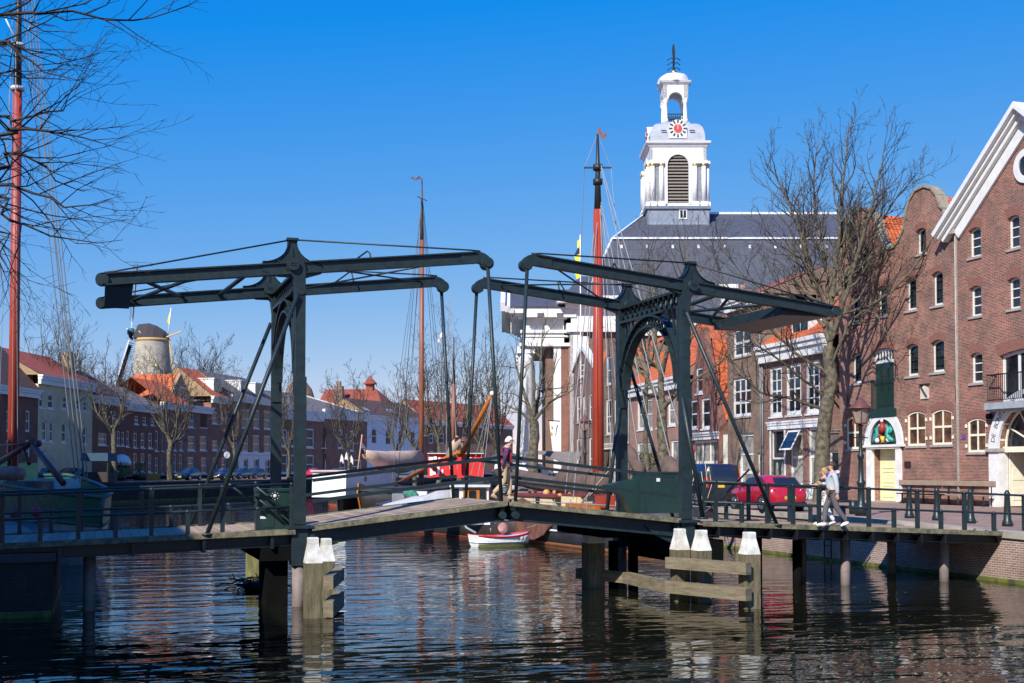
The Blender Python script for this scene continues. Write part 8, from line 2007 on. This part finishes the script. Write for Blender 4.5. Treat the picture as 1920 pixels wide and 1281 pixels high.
mx2 = N_.new('ShaderNodeMix'); mx2.data_type = 'RGBA'; L_.new(stripe(sx_.outputs[2], 9), mx2.inputs['Factor']); L_.new(mx1.outputs[2], mx2.inputs[6]); mx2.inputs[7].default_value = (.06,.03,.09,1); L_.new(mx2.outputs[2], b_.inputs['Base Color']); b_.inputs['Roughness'].default_value = .9
p = at(946, 936, D=33.6)
om = dict(pel=(-.02,0,.95), bel=(.0,0,1.10), che=(.04,0,1.27), sho=(.07,0,1.42), nec=(.12,0,1.50), jaw=(.17,0,1.565), hea=(.16,0,1.65), top=(.145,0,1.715),
    lsh=(.07,.19,1.41), lel=(.10,.25,1.13), lwr=(.17,.22,.90), rsh=(.07,-.19,1.41), rel=(-.02,-.24,1.14), rwr=(-.10,-.22,.90),
    lhi=(-.02,.09,.90), lkn=(.16,.09,.52), lan=(.14,.09,.085), lto=(.32,.09,.05), rhi=(-.02,-.09,.90), rkn=(-.02,-.09,.49), ran=(-.32,-.09,.16), rto=(-.22,-.09,.05), face=(1,-.25,0))
T, s = person('white haired old man in a plaid shirt and beige trousers on the raised middle', (p.x, p.y, dz(10.0)), -CYAW+R(6), 1.80, om, m_, BEI, SHB, .07, HAIRW, plaid=True)
m = MB(); m.tube([s((.02,-.19,1.36)), s((.15,-.17,1.3)), s((.15,-.2,1.02))], .02, 5); ob('strap', m, SIGR, T)
p = at(1112, 905, D=68); p.z = ZS-.2; st_ = dict(walk); st_.update(lkn=(0,.09,.5), lan=(0,.09,.085), lto=(.16,.09,.05), rkn=(.0,-.09,.5), ran=(0,-.09,.085), rto=(.17,-.09,.05), rwr=(.05,-.22,.9))
person('dark haired person in a dark jacket on the quay beside the red mast', p, -CYAW, 1.78, st_, JBL, TRG, JBL, .05, HAIRB)
# ---------------------------------------------------------------- small things
# downpipes, chimneys and wall anchors on the houses
PIPE = mat('zinc_pipe', (.22,.23,.24), .6, metal=.3)
def pipe(F, u, z): 
    m = MB(); m.tube([(u,-.09,.1),(u,-.09,z)], .055, 6)
    for k in range(int(z/2.2)): m.box(u-.08,u+.08,-.1,-.002,1+k*2.2,1.05+k*2.2)
    ob('downpipe', m, PIPE, F.T)
pipe(B1, B1.ul+.12, B1.q(1440,670)[1]); pipe(B2, -.15, B2.q(1425,600)[1]); pipe(B3, B3.ul+.15, 6.2); pipe(B4, B4.ul+.2, B4.q(1190,740)[1]); pipe(B6, -.2, B6.q(1128,720)[1])
def chim(F, u, y, w_, h0, h1, ma):
    m = MB(); m.box(u-w_/2,u+w_/2,y,y+w_*.8,h0,h1); m.box(u-w_/2-.08,u+w_/2+.08,y-.08,y+w_*.8+.08,h1-.25,h1); 
    for k in (-.25,.25): m.lathe([(.13,h1),(.11,h1+.45)], (u+k*w_,y+w_*.4,0), 8)
    ob('chimney', m, ma, F.T)
zb1 = B1.q(1490, 672)[1]; chim(B1, B1.ul+.7, 3.6, .9, zb1+3, zb1+5.4, BR_BROWN); chim(B4, -1.2, 4.5, .9, B4.q(1240,735)[1]+3, B4.q(1240,640)[1]+3.4, BR_PALE)
m = MB(); 
for u, z in ((K.q(1680,690)), (K.q(1590,752)), (K.q(1690,830)), (K.q(1793,740))): m.box(u-.03,u+.03,-.03,-.002,z-.35,z+.35)
ob('wall_anchor', m, IRON, K.T)
m = MB(); m.tube([(-.04,-.06,.1),(-.04,-.06,K.q(1794,432)[1])], .05, 6); ob('downpipe', m, mat('pale_pipe', (.45,.42,.38), .6), K.T)
# floating leaves and flecks on the water
rr = random.Random(31); m = MB()
for i in range(150):
    x, y = (rr.uniform(1260,1900), rr.uniform(1040,1260)) if i < 110 else (rr.uniform(500,1260), rr.uniform(1040,1270))
    p = at(x, y, Z=.006); s_ = rr.uniform(.012,.045); a = rr.uniform(0,6.28)
    if p.x > 25.2: continue
    m.add([(p.x+s_*cos(a),p.y+s_*sin(a),.006),(p.x-s_*sin(a)*.6,p.y+s_*cos(a)*.6,.007),(p.x-s_*cos(a),p.y-s_*sin(a),.006),(p.x+s_*sin(a)*.6,p.y-s_*cos(a)*.6,.007)], [(0,1,2,3)])
tag(ob('floating_leaves', m, mat('leaf_litter', (.30,.26,.12), .8, c2=(.12,.10,.05), scale=6), fix=False), 'scattered leaves and flecks floating on the canal', 'leaves', kind='stuff')
# ladder on the right quay wall
p = at(1556, 1020, X=25.35); T = thing('ladder', 'dark iron ladder fixed to the sunlit quay wall under the bridge', 'ladder', (25.33, p.y, 0)); m = MB()
for k in (-.22,.22): m.box(-.09,-.05,k-.02,k+.02,-.3,1.35)
for k in range(6): m.box(-.085,-.055,-.22,.22,.1+k*.22,.125+k*.22)
ob('rungs', m, IRON, T)
# drain lids, tree pits and bicycles on the right street
BIKE = mat('bicycle_black', (.02,.02,.022), .4)
def bike(loc, rz, label):
    T = thing('bicycle', label, 'bicycle', loc, rz, 'bicycles parked by the right houses')
    for x in (-.53,.53):
        m = MB(); m.loft([[(x+r*cos(2*pi*j/20), o, .34+r*sin(2*pi*j/20)) for j in range(20)] for r, o in ((.31,-.015),(.34,-.015),(.34,.015),(.31,.015),(.31,-.015))], cap=False)
        for k in range(8): a = k*pi/8; m.tube([(x+.31*cos(a),0,.34+.31*sin(a)),(x-.31*cos(a),0,.34-.31*sin(a))], .003, 3, cap=False)
        ob('wheel', m, TYRE, T)
    m = MB(); m.tube([(-.53,0,.34),(-.18,0,.85),(.38,0,.88),(.0,0,.30),(-.18,0,.85)], .018, 5); m.tube([(-.53,0,.34),(0,0,.30)], .016, 5); m.tube([(.53,0,.34),(.36,0,1.05)], .018, 5); ob('frame', m, BIKE, T)
    m = MB(); m.tube([(.36,-.28,1.02),(.40,-.1,1.07),(.40,.1,1.07),(.36,.28,1.02)], .014, 5); ob('handlebar', m, BIKE, T); m = MB(); m.ball((-.2,0,.93), .1, 8, 5, (1.3,.7,.4)); ob('saddle', m, BIKE, T)
p = at(1520, 935, D=66); bike((p.x, p.y, ZS), R(95), 'bicycle leaning near the white ground floor beside the tall tree')
